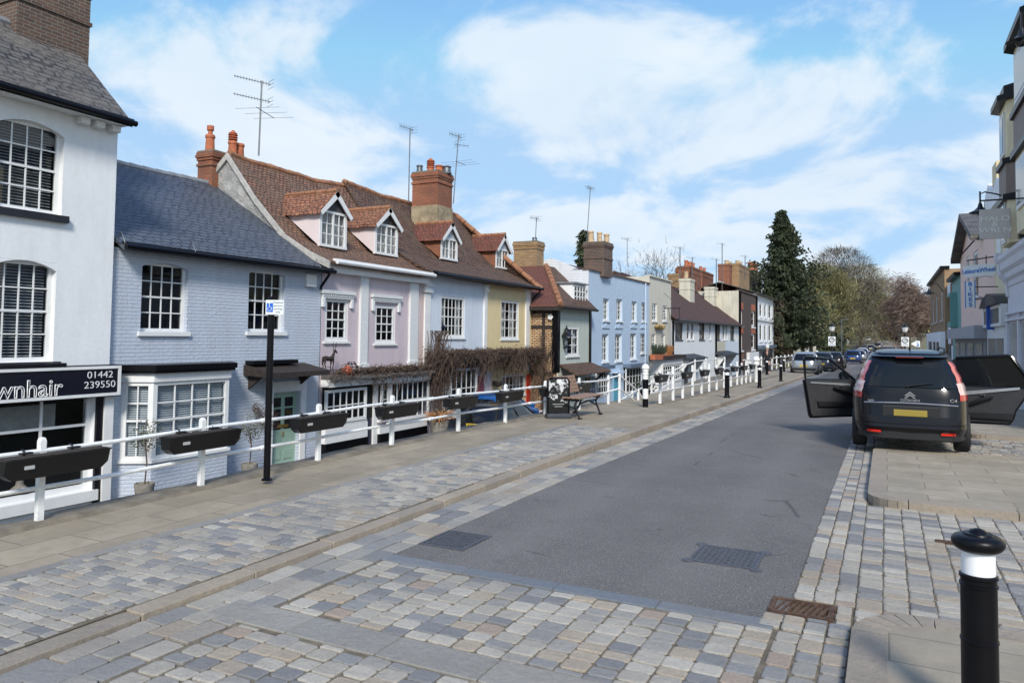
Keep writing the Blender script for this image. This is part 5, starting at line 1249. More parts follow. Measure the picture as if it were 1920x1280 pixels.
text('lettering', 'LeisureWheels', BL, M_ @ Matrix.Translation((0, 0, .035)), hh*.92, bd, depth=.01, sx=.8, font_off=.004)
b = MB(); b.tube([(XR, Ys, z1+.25), (a.x+.1, Ys, z1+.12)], .025, 5); b.tube([(c.x-.3, Ys, z1+.3), (c.x-.3, Ys, z1-.1)], .02, 5); b.build('bracket', IRON, t)
a, c = onY(1811, 551, Ys-.6), onY(1827, 551, Ys-.6); z0, z1 = onY(1819, 576, Ys-.6).z, onY(1819, 528, Ys-.6).z
t = thing('hanging_sign', 'narrow upright white sign reading BIKES in blue letters', 'sign', (XR, Ys-.6, z0))
b = MB(); b.box((a.x, Ys-.63, z0), (c.x, Ys-.57, z1)); bd = b.build('sign_board', BN, t)
b = MB(); b.box((a.x-.03, Ys-.62, z0-.03), (a.x, Ys-.58, z1+.03)); b.box((c.x, Ys-.62, z0-.03), (c.x+.03, Ys-.58, z1+.03)); b.build('edge', BL, t)
for i, ch_ in enumerate('BIKES'): text('lettering', ch_, BL, frame_m(((a.x+c.x)/2, Ys-.64, z1-(i+.5)*(z1-z0)/5), (1, 0, 0), (0, 0, 1)), (z1-z0)/5*1.05, bd, depth=.01, sx=1.2, font_off=.003)
b = MB(); b.tube([(XR, Ys-.6, z0+.3), (c.x, Ys-.6, z0+.3)], .02, 5); b.tube([(XR, Ys-.6, z1-.2), (c.x, Ys-.6, z1-.2)], .02, 5); b.build('bracket', IRON, t)
# big bicycle outline made of thin bars on the pink wall
t = thing('bicycle_outline', 'thin metal ring and bars shaped like a bicycle projecting from the pink wall', 'sign', (XR, 34, 2.6))
c_ = onY(1848, 538, 34.); b = MB(); b.tube([(c_.x+.42*math.cos(a_), 34., c_.z+.42*math.sin(a_)) for a_ in [i*math.pi/12 for i in range(25)]], .012, 5, cap=False); b.tube([(c_.x-.4, 34., c_.z-.42), (XR, 34., c_.z-.42)], .014, 5); b.build('ring', GALV, t)
# ================================================================ street furniture
# ---- near railing with plant troughs
def post(b, x, y, z0, h, w=.055):
    b.box((x-w/2, y-w/2, z0), (x+w/2, y+w/2, z0+h-.03)); b.lathe([(w*.68, z0+h-.031), (w*.55, z0+h-.008), (w*.25, z0+h)], (x, y, 0), 4, sq=True)
PW = mat('railing_white_paint', (.76, .76, .745), .45, .14, 14, .002, 40)
rail = thing('railing', 'near white railing of square posts and two rails above the sunken lane', 'railing', (-6.8, 6, 0))
def rx(y): return -6.87+.010*(y-4)
PY = [.4, 2.3, 4.21, 5.98, 7.88, 9.53, 11.5, 13.3, 15.2, 17.2, 19.3]
for y in PY: b = MB(); post(b, rx(y), y, g(y)+PH(y), .78); b.build('post', PW, rail)
for dz in (.66, .33):
    b = MB(); pts = []
    for a, c in zip(PY, PY[1:]):
        for k in range(5): y = a+(c-a)*k/5; pts.append((rx(y)+.01, y, g(y)+PH(y)+dz+.006*math.sin(y*2.3)))
    pts.append((rx(19.3)+.01, 19.3, g(19.3)+PH(19.3)+dz)); b.tube(pts, .021, 8)
    for y in (3.4, 6.9, 10.6, 14.4): b.tube([(rx(y)+.01, y-.06, g(y)+PH(y)+dz+.006*math.sin(y*2.3)), (rx(y)+.01, y+.06, g(y)+PH(y)+dz+.006*math.sin(y*2.3))], .029, 8)
    b.build('rail', PW, rail)
TR = mat('black_trough', (.003, .003, .0045), .3, .2, 8, .002, 60)
LAB = mat('small_silver_badge', (.4, .4, .4), .4, .1)
def trough_root(L=.95):
    t = thing('plant_trough', 'x', 'plant trough', (0, 0, 0), group='black plant troughs hung on the white railings')
    b = MB(); h = .17; d = .165
    P = [(0, -L/2+.02, 0), (0, -L/2, h)]
    def sec(y, sh): return [(.03+.02, y, 0+sh), (.03+d-.03, y, 0+sh), (.03+d, y, h), (.03, y, h)]
    ys = [(-L/2, .055), (-L/2+.07, 0), (L/2-.07, 0), (L/2, .055)]
    vs = [p for y, sh in ys for p in sec(y, sh)]
    b.add(vs, [(i*4+k, i*4+(k+1) % 4, i*4+4+(k+1) % 4, i*4+4+k) for i in range(3) for k in range(4)]+[(3, 2, 1, 0), (12, 13, 14, 15)])
    b.box((.02, -L/2-.008, h+.0005), (.03+d+.012, L/2+.008, h+.014)); b.build('trough_body', TR, t)
    for y in (-L*.23, L*.23):
        b = MB(); b.tube([(.02, y, h-.02), (.0, y, h+.05), (-.03, y, h+.062), (-.045, y, h+.03)], .012, 6); b.box((-.03, y-.05, h+.03), (.06, y+.05, h+.045)); b.build('hook', TR, t)
    b = MB(); b.box((.03+d-.013, -L/2+.16, .09), (.03+d+.002, -L/2+.24, .12)); b.build('badge', LAB, t)
    b = MB(); b.box((.035, -L/2+.02, h-.02), (.03+d-.005, L/2-.02, h+.02)); b.build('soil', mat('soil', (.03, .022, .016), .95, .5, 30, .02, 40), t)
    return t
near_tr = [((116, 856), 'black trough on the near railing, first from the left, before the hairdresser window'),
 ((391, 818), 'black trough on the near railing, in front of the bay window'),
 ((610, 786), 'black trough on the near railing, right of the pale green door'),
 ((755, 767), 'black trough on the near railing, in front of the lilac house'),
 ((873, 751), 'black trough on the near railing, in front of the ice blue house'),
 ((964, 737), 'black trough on the near railing, in front of the red door of the mustard house'),
 ((1040, 728), 'black trough on the near railing, behind the advertising board'),
 ((1098, 718), 'black trough on the near railing, behind the bench, nearest the steps')]
T0 = trough_root(); first = True
for (px_, py_), lb in near_tr:
    p = onX(px_, py_, -6.7); x = rx(p.y)+.02; p = onX(px_, py_, x+.2); loc = (x, p.y, g(p.y)+PH(p.y)+.455)
    if first: T0.location = loc; T0['label'] = lb; first = False
    else: dup(T0, loc, label=lb)
# ---- railing beside the steps, then the long far run
st = thing('railing', 'white railing sloping down beside the steps right of the bench', 'railing', (-6.2, 19.3, 0))
_s1, _s2, _s3 = onX(1162, 697, -6.65), onX(1197, 727, -6.5), onX(1216, 762, -6.4)
SP = [(-6.79, 19.4, 0)]+[(q.x, q.y, q.z-.76) for q in (_s1, _s2, _s3)]
for x, y, dz in SP[1:]: b = MB(); post(b, x, y, dz-.5, 1.22, .06); b.build('post', PW, st)
for hgt in (.66, .30): b = MB(); b.tube([(x, y, dz+.0+hgt) for x, y, dz in SP], .024, 6); b.build('rail', PW, st)
b = MB()
for i in range(9): b.box((-7.2, 19.5+i*.45, -1.9), (-5.75, 19.95+i*.45-.002, -.08-i*.19))
tag(b.build('steps', CONC), 'concrete steps going down to the sunken lane beside the sloping white railing', 'steps')
fr = thing('railing', 'long white railing beyond the striped post, hung with black troughs', 'railing', (-5.53, 28, -.2))
FY = [20.15, 21.55, 22.7, 24.0, 25.3, 26.5, 27.8, 29.2, 30.6, 32, 33.1, 34.2, 35.4, 36.6, 37.9]
for i, y in enumerate(FY): b = MB(); post(b, -5.53, y, g(y)+.1, 1.0 if i % 2 else .93, .068); b.build('post', PW, fr)
for dz in (.78, .36): b = MB(); b.tube([(-5.52, y, g(y)+.1+dz) for y in [19.2]+FY], .02, 6); b.build('rail', PW, fr)
ordn = ['first', 'second', 'third', 'fourth', 'fifth', 'sixth', 'seventh']
for i, (px_, py_) in enumerate(((1241, 714), (1289, 703), (1322, 698), (1349, 693), (1378, 690), (1396, 688), (1411, 686))):
    p = onX(px_, py_, -5.4); dup(T0, (-5.52, p.y, g(p.y)+.1+.62), label='black trough on the railing beyond the striped post, %s from the left there' % ordn[i], scale=(1, .95, 1))
r2 = thing('railing', 'second white railing behind the far one, rising along the ramp', 'railing', (-8.2, 34, -.8))
RY = [(-8.3, 24., -1.5), (-8.3, 26.5, -1.2), (-8.3, 29, -.95), (-8.3, 31.5, -.7), (-8.3, 34, -.45), (-8.3, 36.5, -.3), (-8.3, 39, -.3), (-8.3, 41.5, -.3), (-8.3, 44, -.35)]
for x, y, z in RY: b = MB(); post(b, x, y, z, 1.05, .065); b.build('post', PW, r2)
for dz in (.95, .5): b = MB(); b.tube([(x, y, z+dz) for x, y, z in RY], .028, 6); b.build('rail', PW, r2)
b = MB(); b.add([p for x, y, z in RY for p in ((-8.45, y, z), (-5.7, y, z if z < g(y)-.1 else g(y)+.05), )], [(2*i, 2*i+1, 2*i+3, 2*i+2) for i in range(len(RY)-1)]); b.add([p for x, y, z in RY for p in ((-8.45, y, z), (-8.45, y, LZ))], [(2*i, 2*i+1, 2*i+3, 2*i+2) for i in range(len(RY)-1)])
tag(b.build('ramp', CONC), kind='structure')
r3 = thing('railing', 'farthest white railing of short posts beyond the walking person', 'railing', (-7.4, 62, -.5))
for i in range(16): y = 47+i*2.6; b = MB(); post(b, -7.45, y, g(y)+.1, 1.0, .085); b.build('post', PW, r3)
for dz in (.85, .35): b = MB(); b.tube([(-7.44, y, g(y)+.1+dz) for y in (45, 52, 59, 66, 73, 80, 87)], .035, 5); b.build('rail', PW, r3)
for i, y in enumerate((62, 67.5, 73)):
    dup(T0, (-7.44, y, g(y)+.72), label='black trough on the farthest railing, %s beyond the walking person' % ordn[i], scale=(1, 2.6, 1.2))
for px_, pyb, h_, lb in ((1418, 716, 1.5, 'stout white rounded post at the end of the long far railing'), (1532, 675, 1.5, 'stout white rounded post beside the parked silver car')):
    p = onG(px_, pyb); t = thing('gate_post', lb, 'post', tuple(p)); b = MB(); s_ = .9
    b.lathe([(.10, 0), (.10, .75), (.14, .8), (.14, .9), (.11, .95), (.17, 1.0), (.16, 1.1), (.08, 1.18), (.02, 1.2)], p, 14); b.build('post_body', PW, t, smooth=True)
# ---- striped post
p = onG(1210, 763); t = thing('striped_post', 'black and white striped post with ringed white cap beside the steps', 'post', tuple(p))
for k, (z0, z1) in enumerate(((0, .22), (.22, .48), (.48, .72), )):
    b = MB(); b.lathe([(.075, z0+.0005), (.075, z1)], p, 20); b.build('band', BLACKP if k % 2 == 0 else PW, t, smooth=True)
b = MB(); b.lathe([(.075, .7205), (.075, .84), (.085, .85), (.085, .875), (.072, .885), (.072, .92), (.085, .93), (.085, .955), (.075, .965), (.105, 1.0), (.10, 1.04), (.075, 1.09), (.03, 1.12), (.005, 1.125)], p, 20); b.build('cap', PW, t, smooth=True)
# ---- bollards
def bollard(label, loc, s=1.):
    t = thing('bollard', label, 'bollard', (0, 0, 0), group='black bollards with white bands')
    b = MB(); b.lathe([(.11, 0), (.11, .03), (.078, .07), (.074, .09), (.074, .46), (.0775, .463), (.0775, .472), (.073, .475), (.073, .705), (.078, .71), (.078, .718), (.072, .722), (.072, .74), (.078, .745), (.078, .757), (.071, .762)], n=32); b.build('shaft', BLACKP, t, smooth=True)
    b = MB(); b.lathe([(.068, .7625), (.068, .86)], n=32); b.build('white_band', mat('reflective_white', (.85, .85, .86), .35, .03), t, smooth=True)
    b = MB(); b.lathe([(.07, .8605), (.092, .872), (.104, .886), (.107, .9), (.105, .914), (.095, .926), (.08, .932), (.062, .935), (.058, .942), (.04, .944), (.03, .955), (.012, .962), (.001, .963)], n=32); b.build('cap', BLACKP, t, smooth=True)
    t.location = loc; t.scale = (s, s, s); return t
B0 = bollard('nearest black bollard with white band at the lower right of the photo', (.365, 4.02, -.01))
_p = onZ(1831, 1000, .95)
for (px_, py_), lb, s_ in (((1363, 745.7), 'black bollard on the left pavement, nearest of the row past the striped post', .92), ((1424, 727), 'black bollard on the left pavement, second of the row past the striped post', .92), ((1464, 714.7), 'black bollard on the left pavement, last of the row by the kerb', .92), ((1438, 702.6), 'black bollard just in front of the walking person', .95), ((1470, 696.6), 'black bollard between the walking person and the silver car', .95)):
    p = onG(px_, py_); dup(B0, tuple(p), label=lb, scale=s_*1.02)
# ---- parking sign pole
p = onG(500, 900); t = thing('sign_pole', 'tall black pole on the left pavement carrying a small disabled parking sign', 'sign pole', tuple(p))
b = MB(); b.tube([p, p+V((0, 0, 2.12))], .038, 16); b.lathe([(.06, 0), (.06, .015), (.04, .03)], p, 16); b.build('pole', BLACKP, t, smooth=True)
fd = V((RT.x, RT.y, 0)).normalized(); nd = V((0, 0, 1)).cross(fd)
nd = -fd.cross(V((0, 0, 1)))
M_ = frame_m(p+V((0, 0, 1.99))+V((.04, -.035, 0))+fd*.035, fd, (0, 0, 1))
b = MB(M_); b.box((-.105, -.085, -.004), (.105, .085, .004), .004); pl = b.build('sign_plate', mat('sign_plate_white', (.72, .77, .8), .35, .03), t)
b = MB(M_); b.box((-.092, -.055, .0045), (-.018, .05, .006)); b.build('badge', mat('badge_blue', (.01, .12, .55), .4, .02), pl)
b = MB(M_)
b.tube([(-.06, .035, .008), (-.058, .0, .008), (-.035, -.002, .008), (-.03, -.03, .008)], .004, 5); b.tube([(-.06+.02*math.cos(a_), -.022+.02*math.sin(a_), .008) for a_ in [1.8+i*.45 for i in range(11)]], .003, 5); b.lathe([(.007, .006), (.007, .009)], (-.06, .043, 0), 8); b.build('wheelchair_symbol', WHITE, pl)
for i, s_ in enumerate(('Disabled', 'persons', 'parking', 'only')): text('lettering', s_, BLACKP, M_ @ Matrix.Translation((.04, .055-i*.036, .0045)), .034, pl, depth=.001)
# ---- bench
SL = mat('bench_slats', (.27, .165, .115), .65, .3, 14, .004, 30)
f0, f1 = onG(1072, 783), onG(1118, 770)
t = thing('park_bench', 'slatted wooden park bench with black iron ends facing the road', 'bench', (-6.35, 15.9, g(16)+.1), group=None)
y0_, y1_ = 14.95, 16.4; zb = g(15.5)+.1; xb_, xf_ = -6.42, -5.88
for yv, nm in ((y0_+.06, 0), (y1_-.1, 1)):
    b = MB(); w = .05
    def bar(pts, r=.024): b.tube([(x, yv, zb+z) for x, z in pts], r, 6)
    bar([(xf_+.02, 0), (xf_-.04, .14), (xf_-.1, .3), (xf_-.05, .40)]); bar([(xb_-.08, 0), (xb_+.02, .14), (xb_+.08, .3), (xb_+.0, .41), (xb_-.05, .58), (xb_-.14, .80)]); bar([(xb_-.02, .405), (xf_, .405)], .028); bar([(xb_+.04, .2), ((xb_+xf_)/2, .3), (xf_-.06, .2)], .018)
    b.box((xf_-.02, yv-.04, zb), (xf_+.06, yv+.04, zb+.03)); b.box((xb_-.12, yv-.04, zb), (xb_-.03, yv+.04, zb+.03)); b.build('iron_end', IRON, t)
for i in range(4): b = MB(); x = xf_-.11*i; b.box((x-.05, y0_, zb+.435), (x+.045, y1_, zb+.465), .006); b.build('seat_slat', SL, t)
for i in range(5): b = MB(); x = xb_-.02-.028*i; z = zb+.50+.076*i; b.prism([(x, y0_, z), (x+.022, y0_, z-.004), (x+.002, y0_, z+.062), (x-.02, y0_, z+.066)], (0, y1_-y0_, 0)); b.build('back_slat', SL, t)
# ---- advertising board on the pavement
a, c = onG(1025, 784), onG(1068, 784); zb = a.z
t = thing('pavement_sign', 'black framed pavement advertising board standing beside the bench', 'pavement sign', tuple(a))
dx = (c-a); dx.z = 0; wb = dx.length; dx.normalize(); M_ = frame_m(V(((a.x+c.x)/2, (a.y+c.y)/2, zb)), dx, V((-dx.y, dx.x, 0))); 
W2 = wb/2
b = MB(M_); b.box((-W2-.02, -.12, 0), (W2+.02, .12, .1), .02); b.build('base', mat('dark_plastic', (.04, .045, .055), .5, .2), t)
b = MB(M_)
pts = [(-W2+.02, 0, .1), (-W2+.02, 0, .80), (-W2+.07, 0, .86), (W2-.07, 0, .86), (W2-.02, 0, .80), (W2-.02, 0, .1)]; b.tube(pts, .022, 8); b.build('frame', BLACKP, t)
def posterm():
    t_ = NT('monochrome_poster'); co = t_.n('TexCoord').outputs['Object']
    n_ = t_.noise(co, 7, 5, .7); sp = t_.n('SeparateXYZ'); t_.lk(co, sp.inputs[0])
    up_ = t_.math('MULTIPLY', t_.math('SUBTRACT', sp.outputs[2], zb+.34), 3.)
    t_.lk(t_.ramp(t_.math('ADD', n_, t_.math('MINIMUM', up_, .06)), [(.0, .008), (.57, .015), (.60, .45), (.72, .7)], False), t_.b.inputs['Base Color']); t_.b.inputs['Roughness'].default_value = .25; return t_.m
b = MB(M_); b.box((-W2+.04, -.01, .11), (W2-.04, .01, .84)); pn = b.build('poster', posterm(), t)
MT = M_ @ Matrix.Translation((0, -.013, .27)) @ Matrix.Rotation(math.pi/2, 4, 'X')
b = MB(M_)
for i, w_ in enumerate((.5, .35)): b.box((-W2*w_, -.0125, .30-i*.05), (W2*w_, -.0105, .306-i*.05))
b.build('poster_line', WHITE, pn)
# ---- lanterns on the facades
def lantern(x, y, z, side, label, s=1.):
    """six-sided lantern; side = +1 when its bracket reaches back towards -x (left row)"""
    t = thing('wall_lantern', label, 'lantern', (x, y, z), group='black street lanterns on the facades')
    def L6(pf, m, nm, n=6, **k): b = MB(); b.lathe([(r*s, zz_*s) for r, zz_ in pf], (x, y, z), n); return b.build(nm, m, t, **k)
    L6([(.05, 0), (.12, .02), (.13, .05), (.05, .06)], IRON, 'base')
    L6([(.12, .06), (.22, .52)], GLASS, 'lantern_glass')
    b = MB()
    for k in range(6):
        a_ = k*math.pi/3; b.tube([(x+.12*s*math.cos(a_), y+.12*s*math.sin(a_), z+.06*s), (x+.225*s*math.cos(a_), y+.225*s*math.sin(a_), z+.52*s)], .014*s, 4)
    b.build('glazing_bars', IRON, t)
    L6([(.29, .52), (.26, .56), (.16, .66), (.11, .74), (.09, .82), (.11, .84), (.05, .88), (.03, .93), (.045, .95), (.01, 1.02)], IRON, 'roof', 12)
    L6([(.03, .1), (.05, .16), (.05, .3), (.02, .36)], mat('lamp_bulb', (.7, .7, .68), .3, .05), 'bulb', 8)
    b = MB(); xx = x-side*1.0*s; b.tube([(x, y, z), (x-side*.5*s, y, z-.02), (xx, y, z-.05)], .03*s, 6); b.tube([(x-side*.1*s, y, z), (x-side*.5*s, y, z-.25*s), (xx, y, z-.5*s)], .02*s, 5); b.build('bracket', IRON, t)
for px_, pyb, yy_, sc, lb in ((822, 641, 22.6, .98, 'black wall lantern over the bare vine between lilac and ice blue houses'), (1062, 652, 30.6, .98, 'black wall lantern on the corner of the timber framed house'), (1261, 654, 51.5, 1.45, 'black wall lantern at the corner of the white cottages'), (1388, 668, 80., 1.7, 'pale glowing wall lantern on the brown brick house')):
    p = onY(px_, pyb, yy_); lantern(p.x, yy_, p.z, 1, lb, sc)
# ---- bare vine on the canopy
def vine(x0, x1, y0, y1, zc, hang, n, name_lbl, ph=0):
    b = MB()
    for i in range(n):
        y = rnd.uniform(y0, y1); x = rnd.uniform(x0, x1); z = zc+rnd.uniform(-.1, .22); pts = [(x, y, z)]; dy = rnd.uniform(-.5, .5); r = rnd.uniform(.004, .011); hg = hang*(.35+1.5*rnd.random()**2)*(1+.35*math.sin(y*2.1))
        for k in range(5): y += dy*.3+rnd.uniform(-.14, .14); x += rnd.uniform(-.06, .12) if k < 2 else rnd.uniform(-.05, .05); z += rnd.uniform(-hg*.42, .07); pts.append((min(x, x1+.18), y, z))
        b.tube(pts, r, 3, cap=False)
    for i in range(int(n*.12)):
        y = rnd.uniform(y0, y1-1.5); pts = []
        for k in range(7): pts.append((rnd.uniform(x0, x1), y+k*.3, zc+rnd.uniform(-.1, .2)))
        b.tube(pts, rnd.uniform(.01, .02), 4, cap=False)
    return b
b = vine(-13.95, -13.3, 21.3, 30.1, cz2+.02, .5, 2100, '')
for i in range(90):   # climbing stems at both ends
    y = rnd.uniform(21.2, 22.2) if i % 2 else rnd.uniform(29.8, 31.0); z0 = ZB if i % 3 else 0.; x = -13.6 if i % 2 else rnd.uniform(-13.5, -12.9); pts = [(x+rnd.uniform(-.1, .1), y+rnd.uniform(-.25, .25), z0+(cz2+.9-z0)*k/7) for k in range(8)]
    b.tube(pts, rnd.uniform(.006, .016), 3, cap=False)
for i in range(500):
    y = rnd.uniform(29.4, 30.9); x = rnd.uniform(-13.9, -12.9); z = rnd.uniform(-1., 1.6); pts = [(x, y, z)]
    for k in range(4): x += rnd.uniform(-.1, .1); y += rnd.uniform(-.12, .12); z -= rnd.uniform(.05, .28); pts.append((x, y, z))
    b.tube(pts, .007, 3, cap=False)
for i in range(260):
    y = rnd.uniform(21.3, 22.9); x = rnd.uniform(-13.9, -13.5); z = rnd.uniform(.6, 1.6)*(1-.3*(y-21.3)); pts = [(x, y, z)]
    for k in range(4): x += rnd.uniform(-.08, .08); y += rnd.uniform(-.2, .2); z += rnd.uniform(-.3, .12); pts.append((x, y, z))
    b.tube(pts, .007, 3, cap=False)
tag(b.build('climbing_vine', TWIG, recalc=False), 'thick bare brown vine hanging along the canopy of the ice blue and mustard houses', 'climbing plant')
b = vine(-13.9, -13.5, 16.3, 21.3, cz_+.04, .32, 420, '')
tag(b.build('climbing_vine', TWIG, recalc=False), 'thin bare vine trailing over the ledge of the lilac house', 'climbing plant')
b = MB()
for i in range(26):
    y, z, x = 13.6+rnd.uniform(-.05, .1), -.1+rnd.uniform(0, .2), -13.85; pts = [(x, y, z)]
    for k in range(6): y += rnd.uniform(.0, .22); z += rnd.uniform(-.22, .04) if k < 4 else rnd.uniform(0, .1); pts.append((x+rnd.uniform(0, .08), y, z))
    b.tube(pts, .006, 3, cap=False)
tag(b.build('climbing_vine', TWIG, recalc=False), 'few thin bare stems between the bay window and green door of the pale blue cottage', 'climbing plant')
# ---- deer figure, basket and pumpkin on the lilac house's ledge
dp = onX(616, 697, -13.72); t = thing('deer_figure', 'dark wicker deer figure with antlers standing on the ledge of the lilac house', 'deer figure', tuple(dp))
DW = mat('dark_wicker', (.03, .02, .018), .8, .5, 40, .02, 60)
def sk(path, rr): return (path, rr)
bx = dp.x; k_ = (onX(616, 641, -13.72).z-dp.z)/1.62
def D(y, z, x=0): return (bx+x*k_, dp.y+y*k_, dp.z+z*k_)
b = MB(); b.tube([D(-.42, .66), D(-.4, .72), D(-.25, .74), D(0, .70), D(.22, .72), D(.32, .80)], [.05*k_, .13*k_, .14*k_, .12*k_, .14*k_, .10*k_], 10)
b.tube([D(.28, .76), D(.38, .95), D(.46, 1.12)], [.10*k_, .07*k_, .055*k_], 8); b.tube([D(.42, 1.13), D(.52, 1.14), D(.62, 1.06), D(.68, 1.0)], [.05*k_, .065*k_, .045*k_, .025*k_], 8)
for yv, zt3 in ((-.36, .7), (.26, .7)):
    for sx_ in (-.08, .08): b.tube([D(yv, zt3, sx_), D(yv+(-.06 if yv < 0 else .02), .42, sx_), D(yv+(.0 if yv < 0 else .0), .36, sx_), D(yv-.02, .0, sx_)], [.07*k_, .035*k_, .03*k_, .02*k_], 6)
b.tube([D(-.42, .74), D(-.5, .62)], [.03*k_, .012*k_], 5)
b.build('body', DW, t, smooth=True)
for sx_ in (-1, 1):
    b = MB(); b.tube([D(.46, 1.16, .03*sx_), D(.42, 1.32, .08*sx_), D(.46, 1.5, .12*sx_), D(.5, 1.62, .09*sx_)], [.02*k_, .016*k_, .014*k_, .006*k_], 5); b.tube([D(.43, 1.3, .08*sx_), D(.56, 1.38, .1*sx_)], .01*k_, 4); b.tube([D(.45, 1.44, .11*sx_), D(.34, 1.52, .14*sx_)], .01*k_, 4); b.build('antler', DW, t)
for sx_ in (-1, 1): b = MB(); b.tube([D(.44, 1.14, .05*sx_), D(.4, 1.2, .13*sx_)], [.025*k_, .006*k_], 5); b.build('ear', DW, t)
p = onX(651, 702, -13.7); b = MB(); b.lathe([(.02, 0), (.12, .03), (.16, .1), (.14, .18), (.05, .22), (.03, .27)], p, 12); o = b.build('pumpkin', mat('orange_red_glaze', (.42, .07, .02), .4, .15), smooth=True); tag(o, 'small orange red pumpkin on the ledge right of the deer figure', 'pumpkin')
p = onX(659, 700, -13.8); b = MB()
for k in range(8): a_ = k*math.pi/4; b.tube([(p.x+.15*math.cos(a_), p.y+.15*math.sin(a_), p.z), (p.x+.2*math.cos(a_), p.y+.2*math.sin(a_), p.z+.18), (p.x+.08*math.cos(a_), p.y+.08*math.sin(a_), p.z+.34)], .008, 4)
for r_, z_ in ((.17, .06), (.2, .18), (.14, .28)): b.tube([(p.x+r_*math.cos(i*math.pi/6), p.y+r_*math.sin(i*math.pi/6), p.z+z_) for i in range(13)], .008, 4, cap=False)
tag(b.build('wire_basket', DW), 'dark wire basket behind the orange pumpkin on the lilac house ledge', 'basket')
# ---- potted olive trees and other pots
LEAF = mat('olive_leaves', (.09, .105, .075), .6, .3, 30); POTC = mat('grey_stone_pot', (.23, .21, .18), .9, .3, 8, .01, 30)
def leaves(b, c, r, n, s=.05, flat=1.):
    for _ in range(n):
        d = V((rnd.gauss(0, 1), rnd.gauss(0, 1), rnd.gauss(0, 1)*flat)).normalized()*r*rnd.random()**.45; p = V(c)+d
        u = V((rnd.uniform(-1, 1), rnd.uniform(-1, 1), rnd.uniform(-1, 1))).normalized(); w = u.orthogonal().normalized()*s*.3
        b.add([p-u*s*.5, p+w, p+u*s*.5, p-w], [(0, 1, 2, 3)])
def potted(px_, pyt, pyb, label, X=-13.2, top=790):
    q = onX(px_, pyt, X); wv = .19
    t = thing('potted_tree', label, 'potted tree', (q.x, q.y, LZ)); zr_ = q.z
    b = MB(); b.lathe([(wv*.72, LZ), (wv*.95, zr_-.1), (wv, zr_-.06), (wv, zr_), (wv*.85, zr_), (wv*.85, zr_-.06)], (q.x, q.y, 0), 18); b.build('pot', POTC, t, smooth=True)
    zt4 = onX(px_, top, X).z; b = MB(); b.tube([(q.x, q.y, zr_-.08), (q.x+.02, q.y+.02, zr_+.4), (q.x, q.y-.01, zt4-.15)], .014, 6)
    for _ in range(24): a_ = rnd.uniform(0, 6.28); e = rnd.uniform(.12, .38); b.tube([(q.x, q.y, zt4-rnd.uniform(.05, .4)), (q.x+e*math.cos(a_)*.6, q.y+e*math.sin(a_)*.6, zt4+rnd.uniform(-.3, .12)), (q.x+e*math.cos(a_), q.y+e*math.sin(a_), zt4+rnd.uniform(-.25, .2))], .004, 3, cap=False)
    b.build('trunk', TWIG, t, recalc=False)
    b = MB(); leaves(b, (q.x, q.y, zt4-.02), .34, 230, .055); b.build('crown', LEAF, t, recalc=False, uv=False)
potted(271, 905, 930, 'thin potted olive tree left of the bay window of the pale blue cottage', top=812)
potted(468, 868, 888, 'thin potted tree between bay window and pale green door', top=800)
q = onX(824, 790, -13.0); t = thing('potted_plant', 'pot of dried orange grasses below the ice blue house bay window', 'potted plant', (q.x, q.y, LZ))
b = MB(); b.lathe([(.2, LZ), (.3, q.z-.1), (.3, q.z)], (q.x, q.y, 0), 14); b.build('pot', POTC, t, smooth=True)
b = MB()
for _ in range(160): a_ = rnd.uniform(0, 6.28); e = rnd.uniform(.2, .5); b.tube([(q.x, q.y, q.z-.05), (q.x+e*.4*math.cos(a_), q.y+e*.4*math.sin(a_), q.z+.2), (q.x+e*math.cos(a_), q.y+e*math.sin(a_)*1.6, q.z+rnd.uniform(.0, .35))], .008, 3, cap=False)
b.build('dried_grass', mat('dried_orange_grass', (.42, .20, .07), .8, .4, 9), t, recalc=False)
bk = onX(933, 716, -13.75); t = thing('hanging_basket', 'brown hanging basket beside the window of the mustard house', 'hanging basket', tuple(bk)); b = MB(); b.lathe([(.02, -.2), (.16, -.14), (.22, 0), (.2, .04), (.05, .05)], bk, 12); b.build('basket', DW, t); b = MB(); 
for a_ in (0, 2.1, 4.2): b.tube([(bk.x+.2*math.cos(a_), bk.y+.2*math.sin(a_), bk.z), (bk.x, bk.y, bk.z+.6)], .006, 3)
b.build('chains', IRON, t)
for i, (px_, w_, lb) in enumerate(((1228, 1.0, 'orange flower box, left of three, on the beige house canopy'), (1240, 1.5, 'orange flower box with spiky plants, middle of three, on the beige house canopy'), (1254, 1.3, 'orange flower box with pale grasses, right of three, on the beige house canopy'))):
    q = onX(px_, 670, XB+.75); t = thing('flower_box', lb, 'flower box', tuple(q), group='orange flower boxes on the beige house canopy'); zc3 = q.z
    b = MB(); b.box((q.x-.15, q.y-w_/2, zc3-.12), (q.x+.15, q.y+w_/2, zc3+.18)); b.build('box_body', TERRA, t)
    b = MB(); 
    for _ in range(90): yv = q.y+rnd.uniform(-w_/2, w_/2); b.tube([(q.x, yv, zc3+.15), (q.x+rnd.uniform(-.15, .2), yv+rnd.uniform(-.2, .2), zc3+rnd.uniform(.35, .8))], .018, 3)
    b.build('plants', mat('evergreen_leaves', (.05, .07, .04), .7, .4, 20) if i < 2 else mat('dried_orange_grass', (.42, .20, .07)), t, recalc=False)
